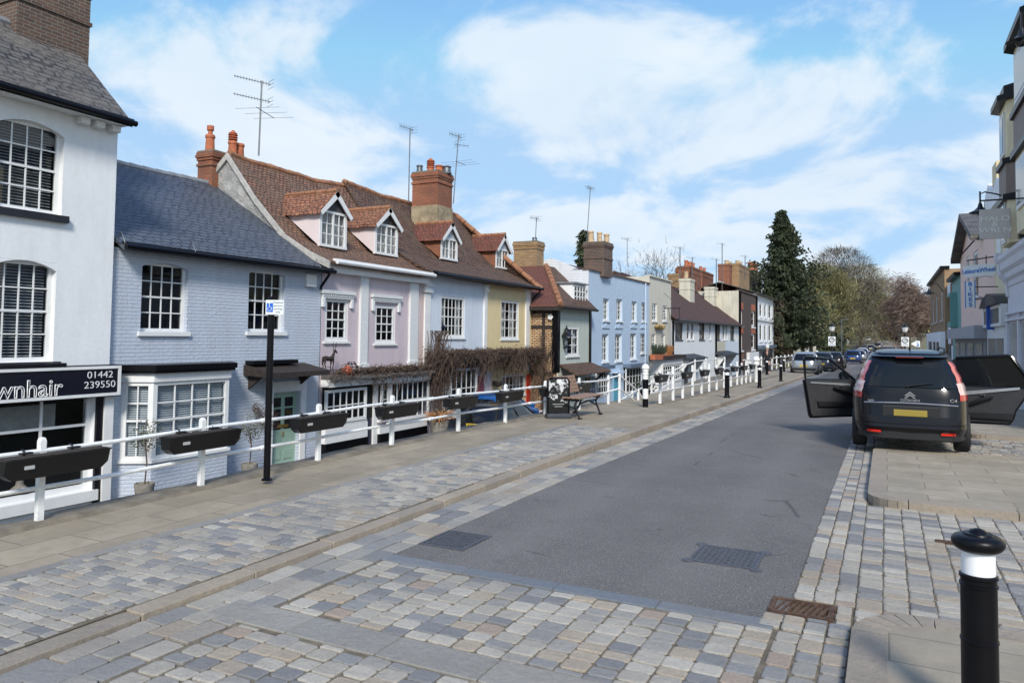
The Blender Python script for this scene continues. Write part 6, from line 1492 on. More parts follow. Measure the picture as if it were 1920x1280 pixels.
for px_, lb in ((1202, 'dark plant pot in front of the sky blue shop window, left one'), (1219, 'dark plant pot in front of the sky blue shop window, right one')):
    q = onZ(px_, 750, LZ); t = thing('plant_pot', lb, 'plant pot', tuple(q), group='dark plant pots by the sky blue house'); b = MB(); b.lathe([(.2, 0), (.26, .5), (.26, .56), (.2, .56)], q, 12); b.build('pot', BLACKP, t, smooth=True); b = MB(); leaves(b, q+V((0, 0, .8)), .4, 130, .12); b.build('leaves', mat('evergreen_leaves', (.05, .07, .04)), t, recalc=False, uv=False)
# ---- television aerials
PI = math.pi
def mast(px_, yb, yt, X, lb, els, lean=0, r=.022):
    a_ = onX(px_, yb, X); c_ = onX(px_+lean, yt, X); aerial(a_.x, a_.y, a_.z, c_.z, lb, els, (0, c_.y-a_.y), r)
mast(485, 292, 152, -17.9, 'tallest aerial mast with two stacked arrays on the lilac house roof', ((1.2, 13, .14, -PI*.62, .05, 'v'), (1.2, 13, .14, -PI*.62, .62, 'v'), (1.2, 3, 1.5, PI*.6, .95, 'h')), 6, .026)
mast(766, 380, 240, -17.2, 'aerial mast left of the red brick chimney', ((.8, 9, .3, -PI*.55, .05, 'v'),), 3)
mast(850, 382, 252, -16.2, 'leaning aerial mast right of the red brick chimney with a wide lower array', ((.8, 9, .3, -PI*.55, .1, 'v'), (.6, 4, .2, PI*.3, .45, 'v'), (.8, 3, 1.5, PI*.5, 1.2, 'h')), 10)
mast(1004, 450, 408, -17., 'small aerial on the buff brick chimney', ((.7, 7, .3, -PI*.6, .05, 'v'),), 2)
mast(1097, 500, 352, -14.6, 'tall thin aerial mast left of the dark double chimney', ((1., 8, .45, -PI*.45, .05, 'h'),), 10)
mast(1176, 500, 447, -16, 'small bent aerial in front of the dark evergreen top', ((.9, 6, .25, -PI*.6, .05, 'v'),), 0)
for px_, yb, yt, X, lb in ((1275, 540, 463, -17, 'aerial left of the red chimneys behind the white cottages'), (1298, 520, 482, -18, 'aerial on the red chimneys behind the white cottages'), (1343, 560, 485, -16, 'thin aerial pole right of the red chimneys'), (1354, 545, 456, -16, 'tall thin aerial pole left of the brown brick house chimneys'), (1397, 525, 479, -15, 'aerial right of the brown brick house chimneys')):
    mast(px_, yb, yt, X, lb, ((1.6, 5, .4, -PI*.6, .1, 'v'),), 0, .05)
# ================================================================ vehicles
def carpaint(name, c, flake=0.):
    t = NT(name); b = t.b; b.inputs['Base Color'].default_value = c+(1,); b.inputs['Roughness'].default_value = .25; b.inputs['Metallic'].default_value = flake
    b.inputs['Specular IOR Level'].default_value = .3; b.inputs['Coat Weight'].default_value = .22; b.inputs['Coat Roughness'].default_value = .03; MATS[name] = t.m; return t.m
TINT = NT('tinted_glass'); TINT.b.inputs['Base Color'].default_value = (.006, .007, .009, 1); TINT.b.inputs['Roughness'].default_value = .03; TINT.b.inputs['Specular IOR Level'].default_value = .45; TINT = TINT.m
TYRE = mat('tyre_rubber', (.012, .012, .013), .75, .3, 20, .004, 60); RIM = mat('alloy_rim', (.35, .35, .37), .3, .1, 5, metal=.8)
CHROME = mat('brushed_chrome', (.6, .6, .62), .18, .05, 5, metal=.9); REDL = mat('red_lens', (.42, .015, .015), .12, .15, 9, coat=.6); CLRL = mat('clear_lens', (.62, .45, .45), .12, .2, 9, coat=.6)
PLAS = mat('black_plastic', (.010, .010, .011), .5, .2, 9); PLATEY = mat('yellow_plate', (.55, .38, .03), .4, .05)
def lerp_tab(T, z, k):
    if z <= T[0][0]: return T[0][k]
    for a, c in zip(T, T[1:]):
        if z <= c[0]: t = (z-a[0])/(c[0]-a[0]); t = t*t*(3-2*t) if k == 3 else t; return a[k]+(c[k]-a[k])*t
    return T[-1][k]
def outline(T, z, n=44, ex=5.):
    yr, yf, w = (lerp_tab(T, z, k) for k in (1, 2, 3)); yc, L_ = (yr+yf)/2, (yf-yr)/2; P = []
    for i in range(n):
        a = 2*math.pi*i/n; c, s_ = math.cos(a), math.sin(a); P.append((w*math.copysign(abs(c)**(2/ex), c), yc+L_*math.copysign(abs(s_)**(2/ex), s_), z))
    return P
def loft(T, zs, ex=5., cap0=True, cap1=True, n=44, grow=0.):
    b = MB(); vs = []; fs = []
    for z in zs:
        P = outline(T, z, n, ex); yc = sum(p[1] for p in P)/n; vs += [(p[0]*(1+grow), yc+(p[1]-yc)*(1+grow*.4), p[2]) for p in P]
    for j in range(len(zs)-1):
        for i in range(n): fs.append((j*n+i, j*n+(i+1) % n, (j+1)*n+(i+1) % n, (j+1)*n+i))
    if cap0: fs.append(tuple(range(n-1, -1, -1)))
    if cap1: fs.append(tuple((len(zs)-1)*n+i for i in range(n)))
    b.add(vs, fs); return b
def rear_y(T, x, z, ex=5.):
    yr, yf, w = (lerp_tab(T, z, k) for k in (1, 2, 3)); L_ = (yf-yr)/2; u = min(.999, abs(x)/w); return (yr+yf)/2-L_*(1-u**ex)**(1/ex)
def wheel(root, x, y, r=.32, w=.2, side=1, detail=True):
    b = MB(Matrix.Translation((x, y, r)) @ Matrix.Rotation(math.pi/2, 4, 'Y'))
    b.lathe([(r*.6, -w/2), (r*.92, -w/2), (r*.99, -w/2+.03), (r, -w/4), (r, w/4), (r*.99, w/2-.03), (r*.92, w/2), (r*.6, w/2)], n=28)
    ty = b.build('wheel', TYRE, root, smooth=True)
    q = MB(Matrix.Translation((x, y, r)) @ Matrix.Rotation(math.pi/2, 4, 'Y')); s_ = side*(w/2+.002)
    q.lathe([(r*.62, s_-side*.03), (r*.6, s_), (r*.56, s_-side*.02), (r*.2, s_-side*.045), (r*.14, s_-side*.01), (.01, s_)], n=20); q.build('rim', RIM, ty, smooth=True)
def simple_car(name, label, m, T, zbelt, loc, rz, group=None, r=.31, lightr=True, plate=None, cat='car', glz=None, pz=.52):
    zt_ = T[-1][0]; root = thing(name, label, cat, (0, 0, 0), group=group)
    zs = [T[0][0]]+[T[0][0]+(zbelt-T[0][0])*i/9 for i in range(1, 10)]
    loft(T, zs, cap1=True).build('body', m, root, smooth=True)
    zg = zbelt+.001; zr_ = zt_-.13
    loft(T, [zg+(zr_-zg)*i/5 for i in range(6)], cap0=False, cap1=False).build('windows', TINT if not glz else glz, root, smooth=True)
    loft(T, [zr_+(zt_-zr_)*i/5 for i in range(6)], cap0=False).build('roof', m, root, smooth=True)
    # pillars following the window band
    yr0, yf0 = lerp_tab(T, zg, 1), lerp_tab(T, zg, 2)
    for sx in (-1, 1):
        for fy in (.22, .47):
            b = MB(); pts = []
            for k in range(5):
                z = zg+(zr_-zg)*k/4; yr, yf, w = (lerp_tab(T, z, q) for q in (1, 2, 3)); pts.append((sx*(w*.992+.006), yr0+(yf0-yr0)*fy if k < 0 else yr+(yf-yr)*(fy-.0), z))
            b.tube(pts, .022, 5); b.build('pillar', m, root, smooth=True)
        for an in (35, 55, -38, -52) if False else (48, -48):
            b = MB(); pts = []
            for k in range(5):
                z = zg+(zr_-zg)*k/4; yr, yf, w = (lerp_tab(T, z, q) for q in (1, 2, 3)); yc, L_ = (yr+yf)/2, (yf-yr)/2; a = RD(an); c, s_ = math.cos(a), math.sin(a)
                pts.append((sx*w*c**.4*1.0, yc+L_*math.copysign(abs(s_)**.4, s_), z))
            b.tube(pts, .045, 6); b.build('pillar', m, root, smooth=True)
    L0, L1 = T[2][1], T[2][2]; w = lerp_tab(T, .5, 3)
    for sx in (-1, 1):
        for yv in (L0+.75, L1-.82): wheel(root, sx*(w-.085), yv, r, .2, sx)
        b = MB(); b.add([(sx*w*f_, rear_y(T, w*f_, z)-.012, z) for f_, z in ((.62, zbelt-.28), (.93, zbelt-.28), (.9, zbelt-.05), (.66, zbelt-.05))]+[(sx*w*f_, rear_y(T, w*f_, z)+.05, z) for f_, z in ((.62, zbelt-.28), (.93, zbelt-.28), (.9, zbelt-.05), (.66, zbelt-.05))], [(0, 1, 2, 3), (4, 5, 1, 0), (5, 6, 2, 1), (6, 7, 3, 2), (7, 4, 0, 3)]); b.build('tail_light', REDL, root)
        b = MB(); b.box((sx*w*.62, L1-.42, zbelt-.36), (sx*w*.93, L1-.09, zbelt-.22), .03); b.build('headlight', CLRL, root)
        b = MB(); yv = lerp_tab(T, zbelt, 2)-.55; b.box((sx*(w*.98), yv, zbelt), (sx*(w+.17), yv+.08, zbelt+.12), .03); b.build('mirror', m, root)
    b = MB(); yp = rear_y(T, .2, pz+.06)-L0; b.box((-.26, L0+yp-.022, pz), (.26, L0+yp+.02, pz+.11)); b.build('number_plate', plate or PLATEY, root)
    b = MB(); b.box((-w*.86, L0-.03, .30), (w*.86, L0+.1, .44), .03); b.build('bumper', PLAS, root)
    root.location = loc; root.rotation_euler = (0, 0, rz); return root
HATCH = [(.18, .06, 4.0, .76), (.34, .02, 4.08, .83), (.55, 0, 4.12, .855), (.75, .05, 4.02, .86), (.88, .10, 3.55, .84), (.96, .14, 3.05, .80), (1.2, .34, 2.62, .70), (1.38, .55, 2.25, .60), (1.44, .8, 2.0, .5), (1.46, 1.1, 1.75, .3)]
SALOON = [(.18, .06, 4.4, .78), (.34, .02, 4.48, .86), (.55, 0, 4.52, .88), (.75, .05, 4.42, .88), (.88, .10, 3.9, .86), (.96, .16, 3.3, .81), (1.2, .42, 2.85, .70), (1.36, .66, 2.5, .60), (1.41, .9, 2.2, .5), (1.43, 1.2, 1.9, .3)]
# ---- parked cars across the road on the left
SILV = carpaint('silver_car_paint', (.40, .42, .44), .6)
p = onG(1490, 700, .0); q = onG(1534, 699, .0); sc = .98
simple_car('parked_car', 'silver parked hatchback facing away beyond the bollards on the left', SILV, HATCH, .9, (-4.75, 51.6, g(52)), 0, 'cars parked on the left side of the road')
p2 = onG(1552, 692, 0.)
simple_car('parked_car', 'dark blue grey car parked just beyond the silver hatchback', carpaint('dark_blue_car_paint', (.03, .04, .06), .3), HATCH, .9, (-4.3, 59.5, g(60)), 0, 'cars parked on the left side of the road')
simple_car('parked_car', 'black car with roof bars parked third beyond the silver hatchback', carpaint('black_car_paint_far', (.008, .008, .01)), SALOON, .92, (-3.95, 67.0, g(68)), 0, 'cars parked on the left side of the road')
far = [(-3.2, 88, (.02, .05, .16), 'blue car parked on the left where the road dips'), (-2.9, 97, (.25, .26, .28), 'grey car with light roof parked beyond the dip'), (-2.9, 110, (.02, .04, .12), 'navy car in the far left parked row'), (-3.2, 124, (.5, .5, .52), 'pale car in the far left parked row'), (-3.2, 140, (.05, .05, .06), 'charcoal car in the far left parked row'),
 (-2.6, 160, (.35, .36, .38), 'grey car at the foot of the hill'), (-1.6, 178, (.1, .1, .12), 'dark car low on the hill road'), (-4.6, 236, (.6, .6, .6), 'white car parked at the roadwork signs on the hill'), (-3.4, 250, (.02, .02, .03), 'black car on the hill, left of the grey one'), (-1.2, 266, (.06, .07, .1), 'dark grey car on the hill bend'), (2.4, 284, (.1, .11, .12), 'grey green car high on the hill bend'), (7.5, 304, (.04, .05, .05), 'dark car high on the hill'), (14, 322, (.5, .5, .5), 'pale car last on the hill')]
for i, (x, y, c, lb) in enumerate(far): simple_car('parked_car', lb, carpaint('far_car_paint_%d' % i, c, .2), HATCH, .9, (x, y, g(y)+.02), -.0 if y < 260 else -.6, 'cars parked up the hill')
# ---- blue car and black car in the sunken lane
BLUEC = carpaint('blue_car_paint', (.015, .10, .32), .3)
qk = onX(886, 779, -10.6); qb = onX(930, 748, -12.4)
bl = simple_car('parked_car', 'blue car parked in the sunken lane behind the railing', BLUEC, HATCH, .92, (qb.x, qb.y-1.7, LZ), 0, 'cars parked in the sunken lane')
bk_ = simple_car('parked_car', 'black car with yellow rear plate parked in the sunken lane', carpaint('black_car_paint', (.006, .006, .008)), HATCH, .92, (qk.x, qk.y, LZ), 0, 'cars parked in the sunken lane', pz=.84)
for o in KIDS[bk_.name]:
    if o.name.startswith('number_plate'): NP = o
text('lettering', 'WF59 HUZ', BLACKP, frame_m((0, rear_y(HATCH, .2, .90)-.024, .895), (1, 0, 0), (0, 0, 1)), .1, NP, depth=.001, sx=.9)
# ---- the black people carrier with open doors
T = [(.22, .10, 4.42, .80), (.30, .04, 4.5, .84), (.42, 0.0, 4.56, .865), (.60, .02, 4.58, .87), (.80, .07, 4.45, .87), (.95, .10, 4.1, .86), (1.04, .13, 3.75, .83), (1.2, .20, 3.4, .775), (1.36, .29, 3.05, .705), (1.50, .38, 2.75, .635), (1.585, .44, 2.5, .57), (1.62, .62, 2.2, .49), (1.64, .85, 1.95, .38), (1.648, 1.2, 1.7, .2)]
EX = 5.6
CBLK = carpaint('gloss_black_car_paint', (.0035, .0035, .006))
car = thing('people_carrier', 'black people carrier seen from behind with two doors standing open', 'car', (0, 0, 0))
def cp(b, nm, m, parent=car, **k): return b.build(nm, m, parent, **k)
cp(loft(T, [.22, .26, .30, .36, .42, .50, .60, .70, .80, .88, .95, 1.02], EX), 'body', CBLK, smooth=True)
cp(loft(T, [1.021, 1.1, 1.2, 1.3, 1.4, 1.50], EX, False, False), 'windows', TINT, smooth=True)
rf = cp(loft(T, [1.501, 1.54, 1.585, 1.605, 1.62, 1.63, 1.64, 1.648], EX, False), 'roof', CBLK, smooth=True)
def rpatch(x0, x1, z0, z1, off, nx=14, nz=8, xf=None, zf=None):
    def fn(u, v):
        z = z0+(z1-z0)*v
        if zf: z = zf(u, v)
        x = x0+(x1-x0)*u
        if xf: x = xf(u, v)
        return (x, rear_y(T, x, z, EX)-off, z)
    return MB().grid(fn, nx, nz)
# tailgate: paint below the glass, glass, spoiler, wiper, handle strip, lights
def W_(z): return lerp_tab(T, z, 3)
cp(rpatch(0, 0, 0, 0, .006, 16, 6, xf=lambda u, v: (2*u-1)*(W_(.60+.42*v)*.80), zf=lambda u, v: .60+.44*v-.03*(2*u-1)**2*v), 'tailgate', CBLK, smooth=True)
cp(rpatch(0, 0, 0, 0, .012, 20, 10, xf=lambda u, v: (2*u-1)*(W_(1.05+.45*v)*.83), zf=lambda u, v: 1.05+.455*v), 'rear_window', TINT, smooth=True)
b = MB(); b.grid(lambda u, v: ((2*u-1)*W_(1.52)*.88, rear_y(T, (2*u-1)*W_(1.52)*.88, 1.53, EX)-.09+.35*v-.04*(1-abs(2*u-1))*(1-v), 1.535+.05*math.sin(v*1.6)), 16, 5)
b.grid(lambda u, v: ((2*u-1)*W_(1.52)*.88, rear_y(T, (2*u-1)*W_(1.52)*.88, 1.53, EX)-.09-.04*(1-abs(2*u-1))+.06*v, 1.535-.045*v), 16, 2); cp(b, 'spoiler', CBLK, smooth=True)
b = MB(); yv = rear_y(T, 0, 1.53, EX)-.14; b.box((-.2, yv, 1.515), (.2, yv+.03, 1.533), .005); cp(b, 'high_brake_light', mat('dark_red_lens', (.16, .012, .012), .3, .1))
b = MB(); b.tube([(.34, rear_y(T, .34, 1.115, EX)-.03, 1.125), (.05, rear_y(T, .05, 1.07, EX)-.035, 1.085), (-.06, rear_y(T, 0, 1.06, EX)-.03, 1.062)], [.006, .011, .017], 6); cp(b, 'wiper', PLAS)
cp(MB().tube([(x, rear_y(T, x, .79, EX)-.02, .785+.02*(1-(x/.66)**2)) for x in [i*.11-.66 for i in range(13)]], .011, 6), 'chrome_strip', CHROME, smooth=True)
for sx in (-1, 1):
    def lp(z0, z1, f0, f1, m, nm, off=.02):
        cp(rpatch(0, 0, 0, 0, off, 8, 8, xf=lambda u, v: sx*(W_(z0+(z1-z0)*v)*(f0+(f1-f0)*u)), zf=lambda u, v: z0+(z1-z0)*v), nm, m, smooth=True)
    lp(.86, .95, .805, .97, REDL, 'tail_light_red'); lp(.9505, 1.13, .81, .965, CLRL, 'tail_light_clear'); lp(1.1305, 1.46, .84, .955, mat('pink_lens', (.50, .10, .11), .12, .25, 7, coat=.6), 'tail_light')
    b = rpatch(sx*.42, sx*.62, .325, .36, .035, 4, 1); b.grid(lambda u, v: (sx*(.42+.2*u), rear_y(T, .5, .34, EX)-.035+.05*v, .36), 3, 1); cp(b, 'reflector', mat('bright_red_reflector', (.75, .03, .015), .3, .1))
b = rpatch(-.79, .79, .42, .47, .03, 20, 2); cp(b, 'bumper_ledge', CBLK, smooth=True)
b = MB(); b.grid(lambda u, v: ((2*u-1)*.80, rear_y(T, (2*u-1)*.80, .30, EX)-.012, .24+.14*v), 20, 2); cp(b, 'bumper_skirt', PLAS, smooth=True)
b = MB(); b.box((-.40, -.006+rear_y(T, 0, .66, EX)-.01, .575), (.40, rear_y(T, 0, .66, EX)+.05, .755), .01); pr_ = cp(b, 'plate_recess', PLAS)
b = MB(); b.box((-.235, rear_y(T, 0, .66, EX)-.028, .60), (.235, rear_y(T, 0, .66, EX)-.018, .70), .004); cp(b, 'number_plate', mat('blurred_yellow_plate', (.27, .20, .03), .5, .15, 3))
ye_ = rear_y(T, 0, .9, EX)-.02
for k in range(2):
    b = MB(); z0 = .905+k*.038; b.prism([(-.085, ye_, z0-.028), (-.055, ye_, z0-.028), (0, ye_, z0+.018), (.055, ye_, z0-.028), (.085, ye_, z0-.028), (.0, ye_, z0+.042)], (0, .008, 0)); cp(b, 'emblem', CHROME)
text('lettering', 'CITROEN', CHROME, frame_m((0, ye_-.002, .845), (1, 0, 0), (0, 0, 1)), .05, car, depth=.003, sx=1.3, font_off=.001)
text('lettering', 'C4', CHROME, frame_m((.60, rear_y(T, .6, .85, EX)-.012, .86), V((1, .12, 0)), (0, 0, 1)), .07, car, depth=.003, sx=1.2, font_off=.001)
text('lettering', 'HDi', CHROME, frame_m((-.56, rear_y(T, .56, .82, EX)-.012, .82), V((1, -.1, 0)), (0, 0, 1)), .045, car, depth=.003, sx=1.2, font_off=.001)
b = MB(); b.tube([(.02, 1.0, 1.63), (.03, .93, 1.70), (.03, .80, 1.86)], [.02, .008, .004], 6); cp(b, 'roof_aerial', PLAS)
for sx in (-1, 1): cp(MB().tube([(sx*.52, .75, 1.60), (sx*.53, .95, 1.665), (sx*.53, 2.0, 1.675), (sx*.50, 2.4, 1.61)], .018, 6), 'roof_rail', CHROME if False else PLAS)
for sx in (-1, 1):
    for yv in (.80, 3.6): wheel(car, sx*.75, yv, .325, .215, sx)
# door openings: flat dark patches paint the cabin's shade on the body; seats inside
for sx, ya, yb_ in ((-1, 2.25, 3.35), (1, 1.25, 2.2)):
    b = MB(); b.add([(sx*(W_(z)+.006), y, z) for y, z in ((ya, .32), (yb_, .32), (yb_-.02, 1.0), (yb_-.45 if sx < 0 else yb_, 1.46), (ya+.03, 1.48), (ya, 1.0))], [(0, 1, 2, 3, 4, 5)]); cp(b, 'dark_door_patch', DARK)
SEAT = mat('seat_cloth', (.03, .03, .034), .85, .2, 20)
def doorp(nm, hinge, ang, sx, L_, outer, win, zb_, trim, see, mirror=False):
    """door built along +u from its hinge; ang = opening angle from closed (closed points to -y)"""
    d = V((sx*math.sin(ang), -math.cos(ang), 0)); n_ = V((d.y, -d.x, 0))  # n_: door normal
    if n_.y > 0: n_ = -n_                                                # towards the viewer: the inner face
    M = Matrix.Identity(4)
    for i in range(3): M[i][0] = d[i]; M[i][1] = n_[i]; M[i][2] = (0, 0, 1)[i]; M[i][3] = hinge[i]
    t = MB(M); P = [(u*L_, z) for u, z in outer]
    # ring frame around the window: outer polygon below belt + frame bars above
    low = [p for p in P if p[1] <= zb_+.001]
    t.prism([(u, 0, z) for u, z in low], (0, -.035, 0)); dr = cp(t, nm, CBLK)
    fr_ = [p for p in P if p[1] >= zb_-.001]; fr_ = [(fr_[0])]+fr_[1:]
    b = MB(M); b.tube([(u, -.02, z) for u, z in win], .03, 6); b.build('window_frame', CBLK, dr, smooth=True)
    b = MB(M); b.add([(u, -.02, z) for u, z in win], [tuple(range(len(win)))]); b.build('window_glass', GLASS if see else TINT, dr)
    # inner trim
    lw = [(u*.96+.01 if u > 0 else u+.02, .04+z*.94+.02) for u, z in low]
    b = MB(M); b.prism([(u, .001, z) for u, z in lw], (0, .04, 0)); b.build('inner_trim', mat('door_trim', (.028, .028, .031), .65, .2, 10, .002, 60), dr)
    (a0, a1), (c0, c1), th = trim; s0 = MB(M); s0.prism([(a0, .042, a1-th*.3), (c0, .042, c1-th*.6), (c0, .042, c1+th*.2), (a0, .042, a1+th)], (0, .02, 0)); s0.build('silver_strip', mat('satin_silver', (.42, .44, .46), .3, .08, 8, metal=.5), dr)
    b = MB(M); b.tube([(L_*.12, .07, zb_-.30), (L_*.28, .10, zb_-.22), (L_*.5, .09, zb_-.14)], [.03, .035, .025], 8); b.build('armrest', PLAS, dr, smooth=True)
    b = MB(M); b.prism([(L_*.12, .042, .46), (L_*.78, .042, .46), (L_*.80, .042, .56), (L_*.12, .042, .54)], (0, .05, 0)); b.build('door_pocket', PLAS, dr)
    b = MB(M); b.tube([(L_*.3, .05, zb_-.12), (L_*.38, .075, zb_-.12)], .014, 6); b.build('handle', CHROME, dr)
    if mirror:
        b = MB(M); b.box((.10, -.24, zb_+.0), (.30, -.10, zb_+.16), .04); b.build('door_mirror', CBLK, dr, smooth=True)
        b = MB(M); b.box((.12, -.099, zb_+.02), (.28, -.094, zb_+.14)); b.build('mirror_glass', CHROME, dr)
    return dr
zb_ = .98
doorp('front_door', (-.85, 3.3, 0), RD(56), -1, 1.14, [(0, .25), (.90, .22), (.93, .27), (1.03, .96), (1.03, zb_), (0, zb_)],
      [(.06, zb_), (.50, 1.33), (.62, 1.40), (1.12, 1.44), (1.145, 1.40), (1.12, zb_), (.06, zb_)], zb_, ((.20, .88), (1.05, .94), .035), True, True)
doorp('rear_door', (.855, 2.15, 0), RD(78), 1, .98, [(0, .34), (.74, .36), (.80, .45), (.84, .60), (.96, .80), (1.03, .93), (1.0, zb_), (0, zb_)],
      [(-.04, zb_), (-.10, 1.46), (-.06, 1.50), (.72, 1.555), (.76, 1.54), (1.0, 1.15), (1.06, zb_), (-.04, zb_)], zb_, ((.08, .86), (.88, 1.01), .05), False)
for dxs in (-.42, .42):
    b = MB(); b.box((dxs-.22, 2.5, .35), (dxs+.22, 2.95, .6), .06); b.box((dxs-.22, 2.45, .6), (dxs+.22, 2.58, 1.15), .05); b.box((dxs-.12, 2.45, 1.17), (dxs+.12, 2.55, 1.36), .04); cp(b, 'seat', SEAT)
car.location = (.335, 13.42, .0)
# ================================================================ walking person
pp = onG(1439, 700); pp = V(pp); zsc = 1.0
person = thing('person', 'white haired person in a dark coat walking on the left pavement, carrying a pale bag', 'person', tuple(pp))
def skin(nm, J, E_, m, parent, sub=2):
    me = bpy.data.meshes.new(nm); me.from_pydata([tuple(pp+V(j[0])*zsc) for j in J], E_, []); o = bpy.data.objects.new(nm, me); COL.objects.link(o)
    sm = o.modifiers.new('s', 'SKIN'); sk_ = me.skin_vertices[0].data
    for i, j in enumerate(J):
        r = j[1]; sk_[i].radius = (r, r) if isinstance(r, float) else r
    sk_[0].use_root = True; o.modifiers.new('u', 'SUBSURF').levels = sub
    bpy.context.view_layer.update(); m2 = bpy.data.meshes.new_from_object(o.evaluated_get(bpy.context.evaluated_depsgraph_get())); bpy.data.objects.remove(o)
    for f in m2.polygons: f.use_smooth = True
    m2.materials.clear(); m2.materials.append(m); o = bpy.data.objects.new(nm, m2); put(o, parent); KIDS.setdefault(parent.name, []).append(o); return o
SKN = mat('skin', (.45, .27, .2), .6, .05)
J = [((0, 0, .92), .13), ((0, 0, 1.1), .12), ((0, 0, 1.3), .15), ((0, 0, 1.42), .08), ((0, -.02, 1.5), .055), ((0, -.03, 1.6), .085), ((0, -.03, 1.68), .07),
     ((.19, 0, 1.36), .06), ((.25, .03, 1.1), .045), ((.25, -.06, .88), .035), ((-.19, 0, 1.36), .06), ((-.26, -.02, 1.1), .045), ((-.24, .06, .86), .035),
     ((.1, 0, .88), .10), ((.11, -.16, .5), .065), ((.11, -.12, .1), .045), ((.11, -.24, .04), .04), ((-.1, 0, .88), .10), ((-.11, .1, .5), .065), ((-.11, .26, .14), .045), ((-.11, .16, .04), .04)]
Ed = [(0, 1), (1, 2), (2, 3), (3, 4), (4, 5), (5, 6), (2, 7), (7, 8), (8, 9), (2, 10), (10, 11), (11, 12), (0, 13), (13, 14), (14, 15), (15, 16), (0, 17), (17, 18), (18, 19), (19, 20)]
skin('body', J, Ed, SKN, person)
coat = [((0, 0, .80), .20), ((0, 0, 1.05), .185), ((0, 0, 1.3), .19), ((0, 0, 1.42), .10), ((.2, 0, 1.36), .085), ((.26, .03, 1.1), .07), ((.26, -.05, .92), .055), ((-.2, 0, 1.36), .085), ((-.27, -.02, 1.1), .07), ((-.25, .05, .90), .055)]
skin('coat', coat, [(0, 1), (1, 2), (2, 3), (2, 4), (4, 5), (5, 6), (2, 7), (7, 8), (8, 9)], mat('dark_coat', (.01, .01, .013), .8, .2), person)
skin('trousers', [((0, 0, .88), .14), ((.1, 0, .8), .115), ((.11, -.15, .48), .085), ((.11, -.12, .12), .065), ((-.1, 0, .8), .115), ((-.11, .1, .5), .085), ((-.11, .25, .16), .065)], [(0, 1), (1, 2), (2, 3), (0, 4), (4, 5), (5, 6)], mat('dark_trousers', (.02, .02, .03), .8, .2), person)
b = MB(); b.lathe([(.02, 1.55), (.10, 1.58), (.115, 1.66), (.10, 1.74), (.05, 1.785), (.01, 1.79)], pp+V((0, .0, 0)), 14); b.build('hair', mat('white_hair', (.65, .65, .63), .7, .1), person, smooth=True)
skin('scarf', [((0, -.13, 1.12), .05), ((.0, -.17, 1.25), .07), ((0, -.12, 1.40), .06)], [(0, 1), (1, 2)], mat('pink_brown_scarf', (.42, .24, .2), .8, .3, 20), person)
for sx in (-1, 1):
    for k in range(4): b = MB(); x = sx*(.235+.01*k-.015); y = (-.07 if sx > 0 else .05)-.02*k+.03; b.tube([pp+V((x, y, .86 if sx > 0 else .84)), pp+V((x, y-.005, .80)), pp+V((x, y-.015, .77))], .011, 5); b.build('finger', SKN, person)
b = MB(); b.box(pp+V((.19, -.16, .50)), pp+V((.32, .08, .78)), .03); bagk = b.build('shopping_bag', mat('pale_bag', (.45, .44, .42), .7, .1)); tag(bagk, 'pale shopping bag held by the walking person', 'bag')
# ================================================================ trees and far things
def M_leaf(name, c1, c2, rough=.7):
    t = NT(name); geo = t.n('NewGeometry'); co = t.n('TexCoord').outputs['Object']
    c = t.mix(geo.outputs['Random Per Island'], c1, c2); c = t.mix(.7, c, t.mix(t.ramp(t.noise(co, .35, 3), [(.35, 0.), (.65, 1.)]), (.6, .6, .6), (1.35, 1.35, 1.3)), 'MULTIPLY')
    t.lk(c, t.b.inputs['Base Color']); t.b.inputs['Roughness'].default_value = rough; return t.m
BARK = mat('tree_bark', (.095, .075, .055), .9, .35, 3, .03, 12)
BARKP = mat('pale_tree_bark', (.24, .20, .16), .9, .3, 3, .03, 12)
CONL = M_leaf('conifer_needles', (.020, .032, .016), (.060, .075, .032))
def ribbon(b, P, w, tip=.3):
    """thin twig as a three-sided tapering spike"""
    b.tube(P, [w*(1-(1-tip)*i/(len(P)-1)) for i in range(len(P))], 3, cap=False)
def conifer(x, y, z0, H, R_, label, n=230, lean=0):
    t = thing('conifer_tree', label, 'tree', (x, y, z0)); b = MB(); b.tube([(x, y, z0), (x+.1, y, z0+H*.5), (x+lean, y, z0+H)], [.45*R_/4, .28*R_/4, .03], 8)
    lv = MB()
    for i in range(n):
        f = (i+.5)/n; zc = z0+H*(.10+.90*f); a = i*2.39996+rnd.uniform(-.3, .3); prof = (1-f)**.85*(.74+.26*math.sin(i*.9))*(1 if f < .62 else .8); L_ = max(.25, R_*prof*rnd.choice((.45, .7, .85, 1., 1.15, 1.25)))
        cx_ = x+lean*f; dirv = V((math.cos(a), math.sin(a), 0)); P = []
        for k in range(6): s_ = k/5; P.append(V((cx_, y, zc))+dirv*L_*s_+V((0, 0, -.16*L_*s_+.22*L_*s_*s_)))
        ribbon(b, P[:4], .05)
        for k in range(1, 6):
            for _ in range(9):
                c = P[k]+V((rnd.gauss(0, .34), rnd.gauss(0, .34), rnd.gauss(-.12, .2)))*(.55+.45*min(1, L_/3)); 
                for __ in range(3):
                    d = (dirv*rnd.uniform(.1, 1)+V((rnd.gauss(0, .45), rnd.gauss(0, .45), rnd.uniform(-1.0, .1)))).normalized(); s2 = rnd.uniform(.28, .6); w = d.orthogonal().normalized()
                    w = (Matrix.Rotation(rnd.uniform(0, 6.28), 3, d) @ w)*s2*.24
                    lv.add([c-d*s2*.4-w*.3, c+w, c+d*s2*.6, c-w], [(0, 1, 2, 3)])
    b.build('trunk', BARK, t, recalc=False); lv.build('crown', CONL, t, recalc=False, uv=False); return t
